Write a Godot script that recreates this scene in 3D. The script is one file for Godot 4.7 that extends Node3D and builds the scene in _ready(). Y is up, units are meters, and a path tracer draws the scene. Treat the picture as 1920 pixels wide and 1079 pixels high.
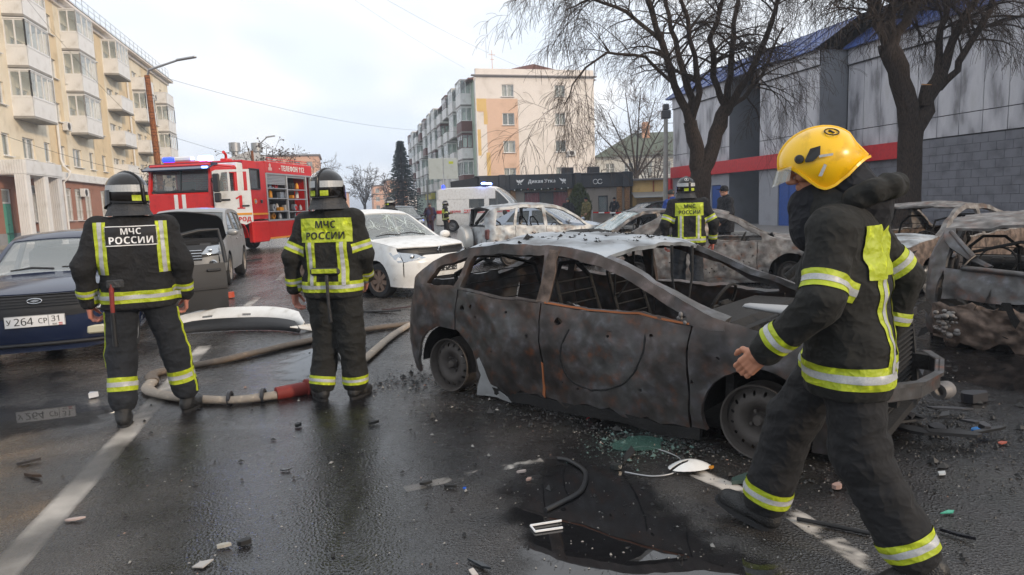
extends Node3D

const STREET := -14.0
var mats := {}
var taken := {}
var shared := {}

class Shape:
	var v := PackedVector3Array()
	var n := PackedVector3Array()
	var c := PackedColorArray()
	var col := Color.WHITE
	var tint = null
	var xf := Transform3D.IDENTITY

	func tri(a: Vector3, b: Vector3, d: Vector3, na: Vector3, nb: Vector3, nd: Vector3) -> void:
		if tint != null:
			tric(a, b, d, na, nb, nd, tint.call(a), tint.call(b), tint.call(d))
		else:
			tric(a, b, d, na, nb, nd, col, col, col)

	func tric(a: Vector3, b: Vector3, d: Vector3, na: Vector3, nb: Vector3, nd: Vector3, ca: Color, cb: Color, cd: Color) -> void:
		a = xf * a; b = xf * b; d = xf * d
		na = (xf.basis * na).normalized(); nb = (xf.basis * nb).normalized(); nd = (xf.basis * nd).normalized()
		v.push_back(a); n.push_back(na); c.push_back(ca)
		if (d - a).cross(b - a).dot(na + nb + nd) >= 0.0:
			v.push_back(b); v.push_back(d); n.push_back(nb); n.push_back(nd); c.push_back(cb); c.push_back(cd)
		else:
			v.push_back(d); v.push_back(b); n.push_back(nd); n.push_back(nb); c.push_back(cd); c.push_back(cb)

	func flat(a: Vector3, b: Vector3, d: Vector3, out: Vector3) -> void:
		var k := (d - a).cross(b - a).normalized()
		if k.dot(out) < 0.0:
			k = -k
		tri(a, b, d, k, k, k)

	func quad(a: Vector3, b: Vector3, d: Vector3, e: Vector3, out: Vector3) -> void:
		flat(a, b, d, out)
		flat(a, d, e, out)

	func fan(p: PackedVector3Array, out: Vector3) -> void:
		for i in range(1, p.size() - 1):
			flat(p[0], p[i], p[i + 1], out)

	func box(o: Vector3, s: Vector3, bev := 0.0) -> void:
		var h := s * 0.5
		var e := minf(bev, minf(h.x, minf(h.y, h.z)) * 0.9)
		var sg := [-1.0, 1.0]
		for ax in 3:
			var ux := (ax + 1) % 3
			var uy := (ax + 2) % 3
			for g in sg:
				var p: Array[Vector3] = []
				for q in [[-1, -1], [1, -1], [1, 1], [-1, 1]]:
					var w := Vector3.ZERO
					w[ax] = g * h[ax]
					w[ux] = q[0] * (h[ux] - e)
					w[uy] = q[1] * (h[uy] - e)
					p.append(o + w)
				var nn := Vector3.ZERO
				nn[ax] = g
				quad(p[0], p[1], p[2], p[3], nn)
			if e > 0.0:
				for g in sg:
					for k in sg:
						var w0 := Vector3.ZERO
						w0[ax] = h[ax] - e
						var a := Vector3.ZERO
						a[ux] = g * h[ux]; a[uy] = k * (h[uy] - e)
						var b := Vector3.ZERO
						b[ux] = g * (h[ux] - e); b[uy] = k * h[uy]
						quad(o + a - w0, o + a + w0, o + b + w0, o + b - w0, a + b)
		if e > 0.0:
			for i in sg:
				for j in sg:
					for k in sg:
						flat(o + Vector3(i * h.x, j * (h.y - e), k * (h.z - e)), o + Vector3(i * (h.x - e), j * h.y, k * (h.z - e)), o + Vector3(i * (h.x - e), j * (h.y - e), k * h.z), Vector3(i, j, k))

	func beam(a: Vector3, b: Vector3, w: float, h: float, up := Vector3.UP, bev := 0.0) -> void:
		var z := b - a
		var len := z.length()
		if len < 1e-5:
			return
		z /= len
		if absf(z.dot(up)) > 0.98:
			up = Vector3.RIGHT
		var x := up.cross(z).normalized()
		var y := z.cross(x)
		var keep := xf
		xf = xf * Transform3D(Basis(x, y, z), (a + b) * 0.5)
		box(Vector3.ZERO, Vector3(w, h, len), bev)
		xf = keep

	func tube(p: PackedVector3Array, r: PackedFloat32Array, sides := 8, caps := true, flatten := 1.0) -> void:
		var m := p.size()
		if m < 2:
			return
		var t0 := (p[1] - p[0]).normalized()
		var u := t0.cross(Vector3.UP if absf(t0.y) < 0.9 else Vector3.RIGHT).normalized()
		var prev_p: Array[Vector3] = []
		var prev_n: Array[Vector3] = []
		for i in m:
			var t := (p[mini(i + 1, m - 1)] - p[maxi(i - 1, 0)]).normalized()
			u = (u - t * u.dot(t)).normalized()
			var w := t.cross(u)
			var ring: Array[Vector3] = []
			var nrm: Array[Vector3] = []
			for s in sides:
				var a := TAU * s / sides
				var dir := u * cos(a) + w * sin(a) * flatten
				ring.append(p[i] + dir * r[i])
				nrm.append((u * cos(a) + w * sin(a) / flatten).normalized())
			if i > 0:
				for s in sides:
					var s2 := (s + 1) % sides
					tri(prev_p[s], prev_p[s2], ring[s2], prev_n[s], prev_n[s2], nrm[s2])
					tri(prev_p[s], ring[s2], ring[s], prev_n[s], nrm[s2], nrm[s])
			if caps and (i == 0 or i == m - 1):
				var out := -t if i == 0 else t
				for s in range(1, sides - 1):
					tri(ring[0], ring[s], ring[s + 1], out, out, out)
			prev_p = ring
			prev_n = nrm

	func lathe(prof: PackedVector2Array, seg := 24, from := 0.0, to := TAU) -> void:
		for i in prof.size() - 1:
			var a := prof[i]
			var b := prof[i + 1]
			var d := b - a
			var nr := Vector2(d.y, -d.x).normalized()
			if nr.length() < 0.5:
				continue
			for s in seg:
				var t0 := from + (to - from) * s / seg
				var t1 := from + (to - from) * (s + 1) / seg
				var e0 := Vector3(cos(t0), 0, sin(t0))
				var e1 := Vector3(cos(t1), 0, sin(t1))
				var n0 := e0 * nr.x + Vector3.UP * nr.y
				var n1 := e1 * nr.x + Vector3.UP * nr.y
				var p0 := e0 * a.x + Vector3.UP * a.y
				var p1 := e1 * a.x + Vector3.UP * a.y
				var q0 := e0 * b.x + Vector3.UP * b.y
				var q1 := e1 * b.x + Vector3.UP * b.y
				if a.x > 1e-5:
					tri(p0, p1, q1, n0, n1, n1)
				if b.x > 1e-5:
					tri(p0, q1, q0, n0, n1, n0)

	func prism(poly: PackedVector2Array, z0: float, z1: float, caps := true) -> void:
		var ids := Geometry2D.triangulate_polygon(poly)
		if caps:
			for i in range(0, ids.size(), 3):
				var a := poly[ids[i]]
				var b := poly[ids[i + 1]]
				var d := poly[ids[i + 2]]
				flat(Vector3(a.x, a.y, z1), Vector3(b.x, b.y, z1), Vector3(d.x, d.y, z1), Vector3(0, 0, z1 - z0))
				flat(Vector3(a.x, a.y, z0), Vector3(b.x, b.y, z0), Vector3(d.x, d.y, z0), Vector3(0, 0, z0 - z1))
		var turn := -1.0 if Geometry2D.is_polygon_clockwise(poly) else 1.0
		for i in poly.size():
			var a := poly[i]
			var b := poly[(i + 1) % poly.size()]
			var d := (b - a) * turn
			quad(Vector3(a.x, a.y, z0), Vector3(b.x, b.y, z0), Vector3(b.x, b.y, z1), Vector3(a.x, a.y, z1), Vector3(d.y, -d.x, 0))

	func ball(o: Vector3, r: Vector3, seg := 12, rings := 8) -> void:
		for i in rings:
			for s in seg:
				var q: Array[Vector3] = []
				for k in [[0, 0], [0, 1], [1, 1], [1, 0]]:
					var th: float = PI * (i + k[0]) / rings
					var ph: float = TAU * (s + k[1]) / seg
					q.append(Vector3(sin(th) * cos(ph), cos(th), sin(th) * sin(ph)))
				var nn: Array[Vector3] = []
				for e in q:
					nn.append((e / r).normalized())
				if i > 0:
					tri(o + q[0] * r, o + q[1] * r, o + q[2] * r, nn[0], nn[1], nn[2])
				if i < rings - 1:
					tri(o + q[0] * r, o + q[2] * r, o + q[3] * r, nn[0], nn[2], nn[3])

	func take(o: Shape) -> void:
		v.append_array(o.v); n.append_array(o.n); c.append_array(o.c)

	func mesh() -> ArrayMesh:
		var m := ArrayMesh.new()
		if v.is_empty():
			return m
		var a := []
		a.resize(Mesh.ARRAY_MAX)
		a[Mesh.ARRAY_VERTEX] = v
		a[Mesh.ARRAY_NORMAL] = n
		a[Mesh.ARRAY_COLOR] = c
		m.add_surface_from_arrays(Mesh.PRIMITIVE_TRIANGLES, a)
		return m

# ------------------------------------------------------------------ naming and tagging
func numbered(called: String) -> String:
	var k: int = taken.get(called, 0)
	taken[called] = k + 1
	return called if k == 0 else "%s_%03d" % [called, k]

func tag(o: Node3D, label: String, category: String, group := "", kind := "") -> Node3D:
	if label: o.set_meta("label", label)
	if category: o.set_meta("category", category)
	if group: o.set_meta("group", group)
	if kind: o.set_meta("kind", kind)
	return o

func thing(called: String, label: String, category: String, at := Transform3D.IDENTITY, group := "") -> Node3D:
	var o := Node3D.new()
	o.name = numbered(called)
	add_child(o)
	o.transform = at
	tag(o, label, category, group)
	return o

func part(called: String, s, m: Material, parent: Node3D = null, at := Transform3D.IDENTITY) -> MeshInstance3D:
	var o := MeshInstance3D.new()
	o.mesh = s.mesh() if s is Shape else s
	o.material_override = m
	o.transform = at
	if parent == null:
		o.name = numbered(called)
		add_child(o)
	else:
		o.name = called
		parent.add_child(o, true)
	return o

func one(called: String, s, m: Material, label: String, category: String, at := Transform3D.IDENTITY, group := "") -> MeshInstance3D:
	var o := part(called, s, m, null, at)
	tag(o, label, category, group)
	return o

func place(x: float, y: float, z: float, yaw := 0.0) -> Transform3D:
	return Transform3D(Basis(Vector3.UP, yaw), Vector3(x, y, z))

func facing(x: float, z: float, hx: float, hz: float, y := 0.0) -> Transform3D:
	var f := Vector3(hx, 0, hz).normalized()
	return Transform3D(Basis(f, Vector3.UP, Vector3(-f.z, 0, f.x)), Vector3(x, y, z))

func wall_at(x: float, z: float, out_x: float, out_z: float) -> Transform3D:
	var o := Vector3(out_x, 0, out_z).normalized()
	return Transform3D(Basis(Vector3.UP.cross(o), Vector3.UP, o), Vector3(x, 0, z))

func letters(text: String, size: float, depth := 0.004, bold := true, serif := false) -> TextMesh:
	var t := TextMesh.new()
	t.text = text
	var f := SystemFont.new()
	f.font_names = PackedStringArray(["Droid Serif" if serif else "Droid Sans"])
	f.font_weight = 700 if bold else 400
	t.font = f
	t.font_size = 64
	t.pixel_size = size / 46.0
	t.depth = depth
	t.curve_step = 4.0
	return t

# ------------------------------------------------------------------ materials (colours are linear, as measured on real things)
func ramp(stops: Array) -> Gradient:
	var g := Gradient.new()
	var o := PackedFloat32Array()
	var c := PackedColorArray()
	for s in stops:
		o.append(s[0])
		c.append(s[1] if s[1] is Color else Color(s[1], s[1], s[1]))
	g.offsets = o
	g.colors = c
	return g

func noise_tex(px: int, freq: float, stops: Array, kind := FastNoiseLite.TYPE_SIMPLEX_SMOOTH, oct := 4, seed_n := 1, normal := false, bump := 4.0) -> NoiseTexture2D:
	var f := FastNoiseLite.new()
	f.seed = seed_n
	f.noise_type = kind
	f.frequency = freq
	f.fractal_octaves = oct
	if kind == FastNoiseLite.TYPE_CELLULAR:
		f.cellular_return_type = FastNoiseLite.RETURN_DISTANCE
	var t := NoiseTexture2D.new()
	t.width = px
	t.height = px
	t.seamless = true
	t.noise = f
	t.generate_mipmaps = false
	if normal:
		t.as_normal_map = true
		t.bump_strength = bump
	elif stops.size():
		t.color_ramp = ramp(stops)
	return t

func mat(key: String, albedo: Color, rough := 0.7, metal := 0.0, spec := 0.5) -> StandardMaterial3D:
	if mats.has(key):
		return mats[key]
	var m := StandardMaterial3D.new()
	m.resource_name = key
	m.albedo_color = albedo.linear_to_srgb()
	m.roughness = rough
	m.metallic = metal
	m.metallic_specular = spec
	m.vertex_color_use_as_albedo = true
	mats[key] = m
	return m

func skin_tex(m: StandardMaterial3D, tex: Texture2D, metres: float, bump: Texture2D = null, height := 0.0, world := false, rough_tex: Texture2D = null) -> StandardMaterial3D:
	m.uv1_triplanar = true
	m.uv1_world_triplanar = world
	m.uv1_scale = Vector3.ONE / metres
	m.uv1_triplanar_sharpness = 4.0
	if tex: m.albedo_texture = tex
	if bump:
		m.heightmap_enabled = true
		m.heightmap_texture = bump
		m.heightmap_scale = height
	if rough_tex:
		m.roughness_texture = rough_tex
	return m

func glass(key: String, tint: Color, alpha: float, rough := 0.03) -> StandardMaterial3D:
	if mats.has(key):
		return mats[key]
	var m := StandardMaterial3D.new()
	m.resource_name = key
	m.albedo_color = Color(tint.linear_to_srgb(), alpha)
	m.transparency = BaseMaterial3D.TRANSPARENCY_ALPHA
	m.roughness = rough
	m.metallic_specular = 0.5
	mats[key] = m
	return m

func rusted(m: StandardMaterial3D, metres: float) -> void:
	m.detail_enabled = true
	m.detail_blend_mode = BaseMaterial3D.BLEND_MODE_MIX
	m.detail_albedo = shared.rust
	m.detail_uv_layer = BaseMaterial3D.DETAIL_UV_2
	m.uv2_triplanar = true
	m.uv2_scale = Vector3.ONE / metres

func lin(r: float, g: float, b: float) -> Color:
	return Color(r, g, b)

func make_materials() -> void:
	var grain := noise_tex(512, 0.02, [[0.0, 0.86], [0.5, 0.95], [1.0, 1.0]], FastNoiseLite.TYPE_SIMPLEX_SMOOTH, 5, 3)
	var fine := noise_tex(512, 0.06, [[0.0, 0.0], [1.0, 1.0]], FastNoiseLite.TYPE_SIMPLEX_SMOOTH, 4, 5)
	shared.grain = grain
	shared.fine = fine
	var dirt := noise_tex(512, 0.008, [[0.0, Color(0.88, 0.87, 0.85)], [0.3, Color(0.97, 0.968, 0.965)], [0.6, Color(1, 1, 1)], [1.0, Color(0.985, 0.98, 0.975)]], FastNoiseLite.TYPE_SIMPLEX_SMOOTH, 6, 11)
	shared.dirt = dirt
	skin_tex(mat("plaster_cream", lin(0.78, 0.70, 0.55), 0.9), dirt, 7.0, fine, 0.25)
	skin_tex(mat("plaster_white", lin(0.80, 0.74, 0.68), 0.9), dirt, 8.0, fine, 0.25)
	skin_tex(mat("plaster_peach", lin(0.72, 0.50, 0.37), 0.9), dirt, 8.0, fine, 0.25)
	skin_tex(mat("plaster_ochre", lin(0.72, 0.50, 0.20), 0.9), dirt, 8.0, fine, 0.25)
	skin_tex(mat("plaster_mint", lin(0.40, 0.50, 0.42), 0.9), dirt, 8.0, fine, 0.25)
	skin_tex(mat("plaster_brown", lin(0.33, 0.16, 0.11), 0.85), dirt, 5.0, fine, 0.2)
	skin_tex(mat("plaster_gray", lin(0.30, 0.31, 0.33), 0.85), dirt, 5.0, fine, 0.2)
	skin_tex(mat("white_trim", lin(0.72, 0.72, 0.71), 0.5), dirt, 3.0)
	skin_tex(mat("white_sheet", lin(0.76, 0.76, 0.75), 0.45), dirt, 4.0)
	skin_tex(mat("frame_brown", lin(0.14, 0.06, 0.05), 0.5), dirt, 3.0)
	skin_tex(mat("concrete", lin(0.30, 0.29, 0.27), 0.9), dirt, 3.0, fine, 0.3)
	skin_tex(mat("roof_metal", lin(0.20, 0.19, 0.19), 0.6), dirt, 3.0)
	glass("window_glass", lin(0.6, 0.7, 0.7), 0.25)
	mat("room_dark", lin(0.06, 0.06, 0.06), 0.9)
	skin_tex(mat("curtain", lin(0.45, 0.43, 0.38), 0.9), grain, 0.6)
	skin_tex(mat("rust_pole", lin(0.40, 0.16, 0.06), 0.85), noise_tex(256, 0.03, [[0.0, Color(0.35, 0.3, 0.3)], [0.5, Color(0.8, 0.75, 0.7)], [1.0, Color(1, 1, 1)]], FastNoiseLite.TYPE_SIMPLEX_SMOOTH, 5, 21), 0.8)
	mat("steel", lin(0.38, 0.39, 0.40), 0.45, 0.6)
	mat("dark_steel", lin(0.05, 0.05, 0.055), 0.5, 0.3)
	mat("black_plastic", lin(0.014, 0.014, 0.015), 0.5)
	mat("rubber", lin(0.016, 0.016, 0.017), 0.85)
	mat("chrome", lin(0.65, 0.66, 0.67), 0.15, 1.0)
	skin_tex(mat("rim_steel", lin(0.30, 0.30, 0.30), 0.4, 0.7), grain, 0.5)
	mat("wire", lin(0.03, 0.03, 0.03), 0.7)

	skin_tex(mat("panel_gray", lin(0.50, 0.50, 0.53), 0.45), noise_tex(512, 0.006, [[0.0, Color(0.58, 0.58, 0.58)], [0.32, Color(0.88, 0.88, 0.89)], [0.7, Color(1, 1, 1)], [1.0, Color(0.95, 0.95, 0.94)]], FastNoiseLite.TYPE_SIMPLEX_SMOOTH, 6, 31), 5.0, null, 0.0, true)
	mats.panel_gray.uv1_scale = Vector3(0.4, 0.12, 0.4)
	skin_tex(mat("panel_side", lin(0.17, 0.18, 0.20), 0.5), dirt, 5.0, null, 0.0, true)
	mat("panel_gap", lin(0.02, 0.02, 0.022), 0.7)
	skin_tex(mat("tile_gray", lin(0.165, 0.17, 0.195), 0.6), noise_tex(512, 0.01, [[0.0, Color(0.75, 0.75, 0.76)], [0.5, Color(0.95, 0.95, 0.95)], [1.0, Color(1, 1, 1)]], FastNoiseLite.TYPE_SIMPLEX_SMOOTH, 5, 33), 4.0, null, 0.0, true)
	skin_tex(mat("sign_red", lin(0.52, 0.012, 0.02), 0.4), grain, 2.0)
	skin_tex(mat("door_blue", lin(0.015, 0.07, 0.30), 0.45), grain, 2.0)
	skin_tex(mat("roof_blue", lin(0.035, 0.075, 0.25), 0.5), noise_tex(512, 0.01, [[0.0, Color(0.5, 0.5, 0.52)], [0.5, Color(0.9, 0.9, 0.92)], [1.0, Color(1, 1, 1)]], FastNoiseLite.TYPE_SIMPLEX_SMOOTH, 5, 35), 5.0)

	var bark := noise_tex(512, 0.02, [[0.0, 0.35], [0.5, 0.8], [1.0, 1.0]], FastNoiseLite.TYPE_SIMPLEX_SMOOTH, 5, 41)
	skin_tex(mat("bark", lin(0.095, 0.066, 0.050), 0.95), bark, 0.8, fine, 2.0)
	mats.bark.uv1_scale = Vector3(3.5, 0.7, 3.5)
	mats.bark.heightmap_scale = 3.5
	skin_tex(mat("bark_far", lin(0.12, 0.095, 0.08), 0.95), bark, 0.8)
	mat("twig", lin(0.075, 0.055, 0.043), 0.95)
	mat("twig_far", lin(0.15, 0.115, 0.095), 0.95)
	mat("spruce", lin(0.022, 0.045, 0.038), 0.85)
	mat("thuja", lin(0.05, 0.065, 0.025), 0.85)
	mat("seed", lin(0.07, 0.05, 0.04), 0.9)
	skin_tex(mat("cut_wood", lin(0.55, 0.26, 0.08), 0.8), grain, 0.1)

	var cloth := noise_tex(256, 0.16, [[0.0, 0.0], [1.0, 1.0]], FastNoiseLite.TYPE_SIMPLEX_SMOOTH, 3, 51)
	var folds := noise_tex(512, 0.008, [[0.0, 0.0], [1.0, 1.0]], FastNoiseLite.TYPE_SIMPLEX_SMOOTH, 3, 52)
	folds.noise.fractal_type = FastNoiseLite.FRACTAL_RIDGED
	var wear := noise_tex(512, 0.012, [[0.0, Color(0.70, 0.70, 0.70)], [0.6, Color(0.70, 0.70, 0.70)], [0.78, Color(0.78, 0.775, 0.76)], [1.0, Color(1, 0.98, 0.95)]], FastNoiseLite.TYPE_SIMPLEX_SMOOTH, 6, 53)
	skin_tex(mat("coat_black", lin(0.019, 0.019, 0.021), 0.9), wear, 0.7, folds, 1.5)
	skin_tex(mat("coat_olive", lin(0.022, 0.022, 0.019), 0.9), wear, 0.7, folds, 1.5)
	skin_tex(mat("trouser_navy", lin(0.024, 0.029, 0.038), 0.9), wear, 0.7, folds, 1.0)
	skin_tex(mat("civil_dark", lin(0.018, 0.02, 0.028), 0.9), wear, 0.7, folds, 2.0)
	skin_tex(mat("coat_blue", lin(0.02, 0.09, 0.5), 0.7), wear, 0.7, folds, 2.0)
	skin_tex(mat("medic", lin(0.03, 0.03, 0.09), 0.8), noise_tex(64, 0.03, [[0.0, Color(1, 0.2, 0.2)], [0.45, Color(1, 0.3, 0.3)], [0.5, Color(0.7, 0.7, 0.8)], [1.0, Color(0.7, 0.7, 0.8)]]), 0.9)
	skin_tex(mat("camo", lin(0.20, 0.19, 0.11), 0.9), noise_tex(128, 0.04, [[0.0, Color(0.35, 0.3, 0.25)], [0.45, Color(0.6, 0.6, 0.5)], [0.55, Color(1, 0.95, 0.8)], [1.0, Color(0.5, 0.45, 0.35)]]), 0.5)
	mat("cloth_any", lin(1, 1, 1), 0.9)
	skin_tex(mats.cloth_any, null, 0.5, folds, 1.5)
	mat("skin_tone", lin(1, 1, 1), 0.55)
	skin_tex(mat("lime", lin(0.80, 0.95, 0.03), 0.55), wear, 0.5, folds, 1.0)
	skin_tex(mat("silver_tape", lin(0.46, 0.47, 0.47), 0.35), grain, 0.12, cloth, 0.05)
	mat("badge_black", lin(0.01, 0.01, 0.012), 0.7)
	mat("badge_white", lin(0.75, 0.75, 0.75), 0.6)
	skin_tex(mat("helmet_black", lin(0.02, 0.018, 0.016), 0.18), noise_tex(256, 0.02, [[0.0, Color(0.6, 0.5, 0.45)], [0.7, Color(0.72, 0.7, 0.7)], [1.0, Color(1, 0.9, 0.8)]], FastNoiseLite.TYPE_SIMPLEX_SMOOTH, 5, 61), 0.5)
	skin_tex(mat("helmet_yellow", lin(0.86, 0.50, 0.008), 0.28), noise_tex(256, 0.02, [[0.0, Color(0.82, 0.8, 0.75)], [0.4, Color(1, 1, 1)], [1.0, Color(1, 1, 1)]], FastNoiseLite.TYPE_SIMPLEX_SMOOTH, 5, 62), 0.5)
	glass("visor", lin(0.5, 0.5, 0.42), 0.35)
	skin_tex(mat("boot", lin(0.012, 0.012, 0.012), 0.5), null, 0.3, fine, 0.4)
	skin_tex(mat("leather", lin(0.03, 0.03, 0.032), 0.6), grain, 0.3, folds, 0.6)

	mat("paint_white", lin(0.72, 0.72, 0.70), 0.25)
	skin_tex(mats.paint_white, noise_tex(512, 0.015, [[0.0, Color(0.84, 0.83, 0.81)], [0.25, Color(0.96, 0.955, 0.95)], [0.6, Color(1, 1, 1)]], FastNoiseLite.TYPE_SIMPLEX_SMOOTH, 6, 71), 1.6)
	mat("paint_blue", lin(0.008, 0.015, 0.045), 0.12, 0.0, 0.6)
	mat("paint_black", lin(0.012, 0.016, 0.02), 0.15, 0.0, 0.6)
	skin_tex(mat("paint_silver", lin(0.31, 0.31, 0.305), 0.35, 0.4), shared.dirt, 1.5)
	mat("paint_skyblue", lin(0.30, 0.34, 0.40), 0.25, 0.3)
	mat("paint_crimson", lin(0.30, 0.01, 0.03), 0.25)
	skin_tex(mat("truck_red", lin(0.60, 0.012, 0.008), 0.25), dirt, 2.0)
	glass("cafe_glass", lin(0.5, 0.5, 0.5), 0.15).metallic_specular = 0.2
	skin_tex(mat("truck_white", lin(0.76, 0.75, 0.72), 0.3), dirt, 2.0)
	mat("orange_line", lin(0.75, 0.30, 0.01), 0.4)
	mat("alu", lin(0.42, 0.43, 0.44), 0.4, 0.5)
	var scorch := noise_tex(1024, 0.011, [[0.0, Color(0.32, 0.315, 0.31)], [0.36, Color(0.39, 0.385, 0.38)], [0.5, Color(0.42, 0.415, 0.41)], [0.66, Color(0.46, 0.46, 0.47)], [1.0, Color(0.62, 0.62, 0.64)]], FastNoiseLite.TYPE_SIMPLEX_SMOOTH, 6, 81)
	var scorch2 := noise_tex(1024, 0.006, [[0.0, Color(0.36, 0.35, 0.34)], [0.35, Color(0.52, 0.51, 0.50)], [0.5, Color(0.60, 0.59, 0.58)], [0.7, Color(0.70, 0.69, 0.68)], [1.0, Color(0.82, 0.81, 0.80)]], FastNoiseLite.TYPE_SIMPLEX_SMOOTH, 7, 82)
	skin_tex(mat("burnt", lin(0.62, 0.62, 0.62), 0.42, 0.35), scorch, 1.7, fine, 0.12)
	skin_tex(mat("burnt_ash", lin(0.50, 0.49, 0.48), 0.7), scorch2, 1.3, fine, 0.15)
	var rust := noise_tex(1024, 0.009, [[0.0, Color(0.20, 0.14, 0.11, 0.0)], [0.45, Color(0.27, 0.20, 0.17, 0.05)], [0.62, Color(0.33, 0.24, 0.20, 0.3)], [0.78, Color(0.40, 0.26, 0.18, 0.55)], [1.0, Color(0.50, 0.28, 0.15, 0.9)]], FastNoiseLite.TYPE_SIMPLEX_SMOOTH, 6, 88)
	shared.rust = rust
	for k in ["burnt", "burnt_ash"]:
		rusted(mats[k], 1.9)
	skin_tex(mat("burnt_rust", lin(0.34, 0.25, 0.20), 0.85), scorch2, 0.9, fine, 0.2)
	skin_tex(mat("burnt_pale", lin(0.56, 0.57, 0.58), 0.5, 0.2), noise_tex(512, 0.006, [[0.0, Color(0.42, 0.40, 0.39)], [0.3, Color(0.70, 0.71, 0.71)], [0.5, Color(0.86, 0.88, 0.89)], [1.0, Color(0.98, 0.98, 0.97)]], FastNoiseLite.TYPE_SIMPLEX_SMOOTH, 6, 84), 1.8, fine, 0.12)
	rusted(mats.burnt_pale, 2.3)
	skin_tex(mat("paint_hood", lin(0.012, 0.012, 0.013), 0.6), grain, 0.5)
	skin_tex(mat("engine_gray", lin(0.10, 0.10, 0.10), 0.6, 0.3), grain, 0.2)
	skin_tex(mat("soot", lin(0.03, 0.028, 0.027), 0.9), wear, 0.7, fine, 0.4)
	mat("rust_edge", lin(0.30, 0.10, 0.035), 0.85)
	glass("car_glass", lin(0.5, 0.55, 0.55), 0.3)
	glass("car_glass_dark", lin(0.06, 0.07, 0.07), 0.75)
	glass("cracked", lin(0.5, 0.62, 0.6), 0.45)
	mat("headlamp", lin(0.42, 0.44, 0.46), 0.12, 0.75)
	mat("interior", lin(0.02, 0.02, 0.022), 0.8)
	mat("lamp_clear", lin(0.75, 0.77, 0.78), 0.1)
	mat("lamp_red", lin(0.45, 0.01, 0.01), 0.2)
	mat("lamp_orange", lin(0.7, 0.22, 0.02), 0.25)
	mat("plate_white", lin(0.72, 0.72, 0.72), 0.4)
	mat("plate_ink", lin(0.012, 0.012, 0.012), 0.6)
	var blue := mat("beacon_blue", lin(0.02, 0.06, 0.6), 0.2)
	blue.emission_enabled = true
	blue.emission = Color(0.12, 0.2, 1.0)
	blue.emission_energy_multiplier = 3.0
	var lit := mat("beacon_lit", lin(0.5, 0.6, 0.9), 0.2)
	lit.emission_enabled = true
	lit.emission = Color(0.45, 0.6, 1.0)
	lit.emission_energy_multiplier = 9.0

	skin_tex(mat("hose_cloth", lin(0.62, 0.52, 0.42), 0.8), wear, 0.5, folds, 0.6)
	skin_tex(mat("hose_dark", lin(0.25, 0.19, 0.14), 0.7), wear, 0.5, folds, 0.6)
	skin_tex(mat("hose_red", lin(0.4, 0.04, 0.03), 0.7), wear, 0.3)
	mat("paper", lin(0.6, 0.58, 0.54), 0.8)
	mat("any", lin(1, 1, 1), 0.55)
	mat("any_gloss", lin(1, 1, 1), 0.2)
	skin_tex(mat("wood_char", lin(0.05, 0.035, 0.02), 0.9), grain, 0.1)
	skin_tex(mat("timber", lin(0.36, 0.19, 0.08), 0.7), noise_tex(256, 0.02, [[0.0, 0.6], [1.0, 1.0]], FastNoiseLite.TYPE_SIMPLEX_SMOOTH, 4, 91), 0.7)
	skin_tex(mat("cafe_black", lin(0.032, 0.036, 0.043), 0.55), dirt, 3.0)
	skin_tex(mat("cafe_gray", lin(0.24, 0.215, 0.19), 0.85), dirt, 4.0)
	mat("curtain_red", lin(0.22, 0.01, 0.025), 0.8)
	skin_tex(mat("kiosk_yellow", lin(0.62, 0.42, 0.17), 0.8), dirt, 3.0)
	skin_tex(mat("brick_red", lin(0.28, 0.10, 0.07), 0.9), dirt, 2.0)
	skin_tex(mat("far_orange", lin(0.68, 0.40, 0.27), 0.9), dirt, 9.0)
	mat("green_roof", lin(0.10, 0.12, 0.09), 0.8)
	mat("tile_orange", lin(0.5, 0.25, 0.1), 0.8)
	mat("door_green", lin(0.08, 0.33, 0.24), 0.5)
	mat("line_white", lin(0.55, 0.51, 0.45), 0.6)

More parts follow.
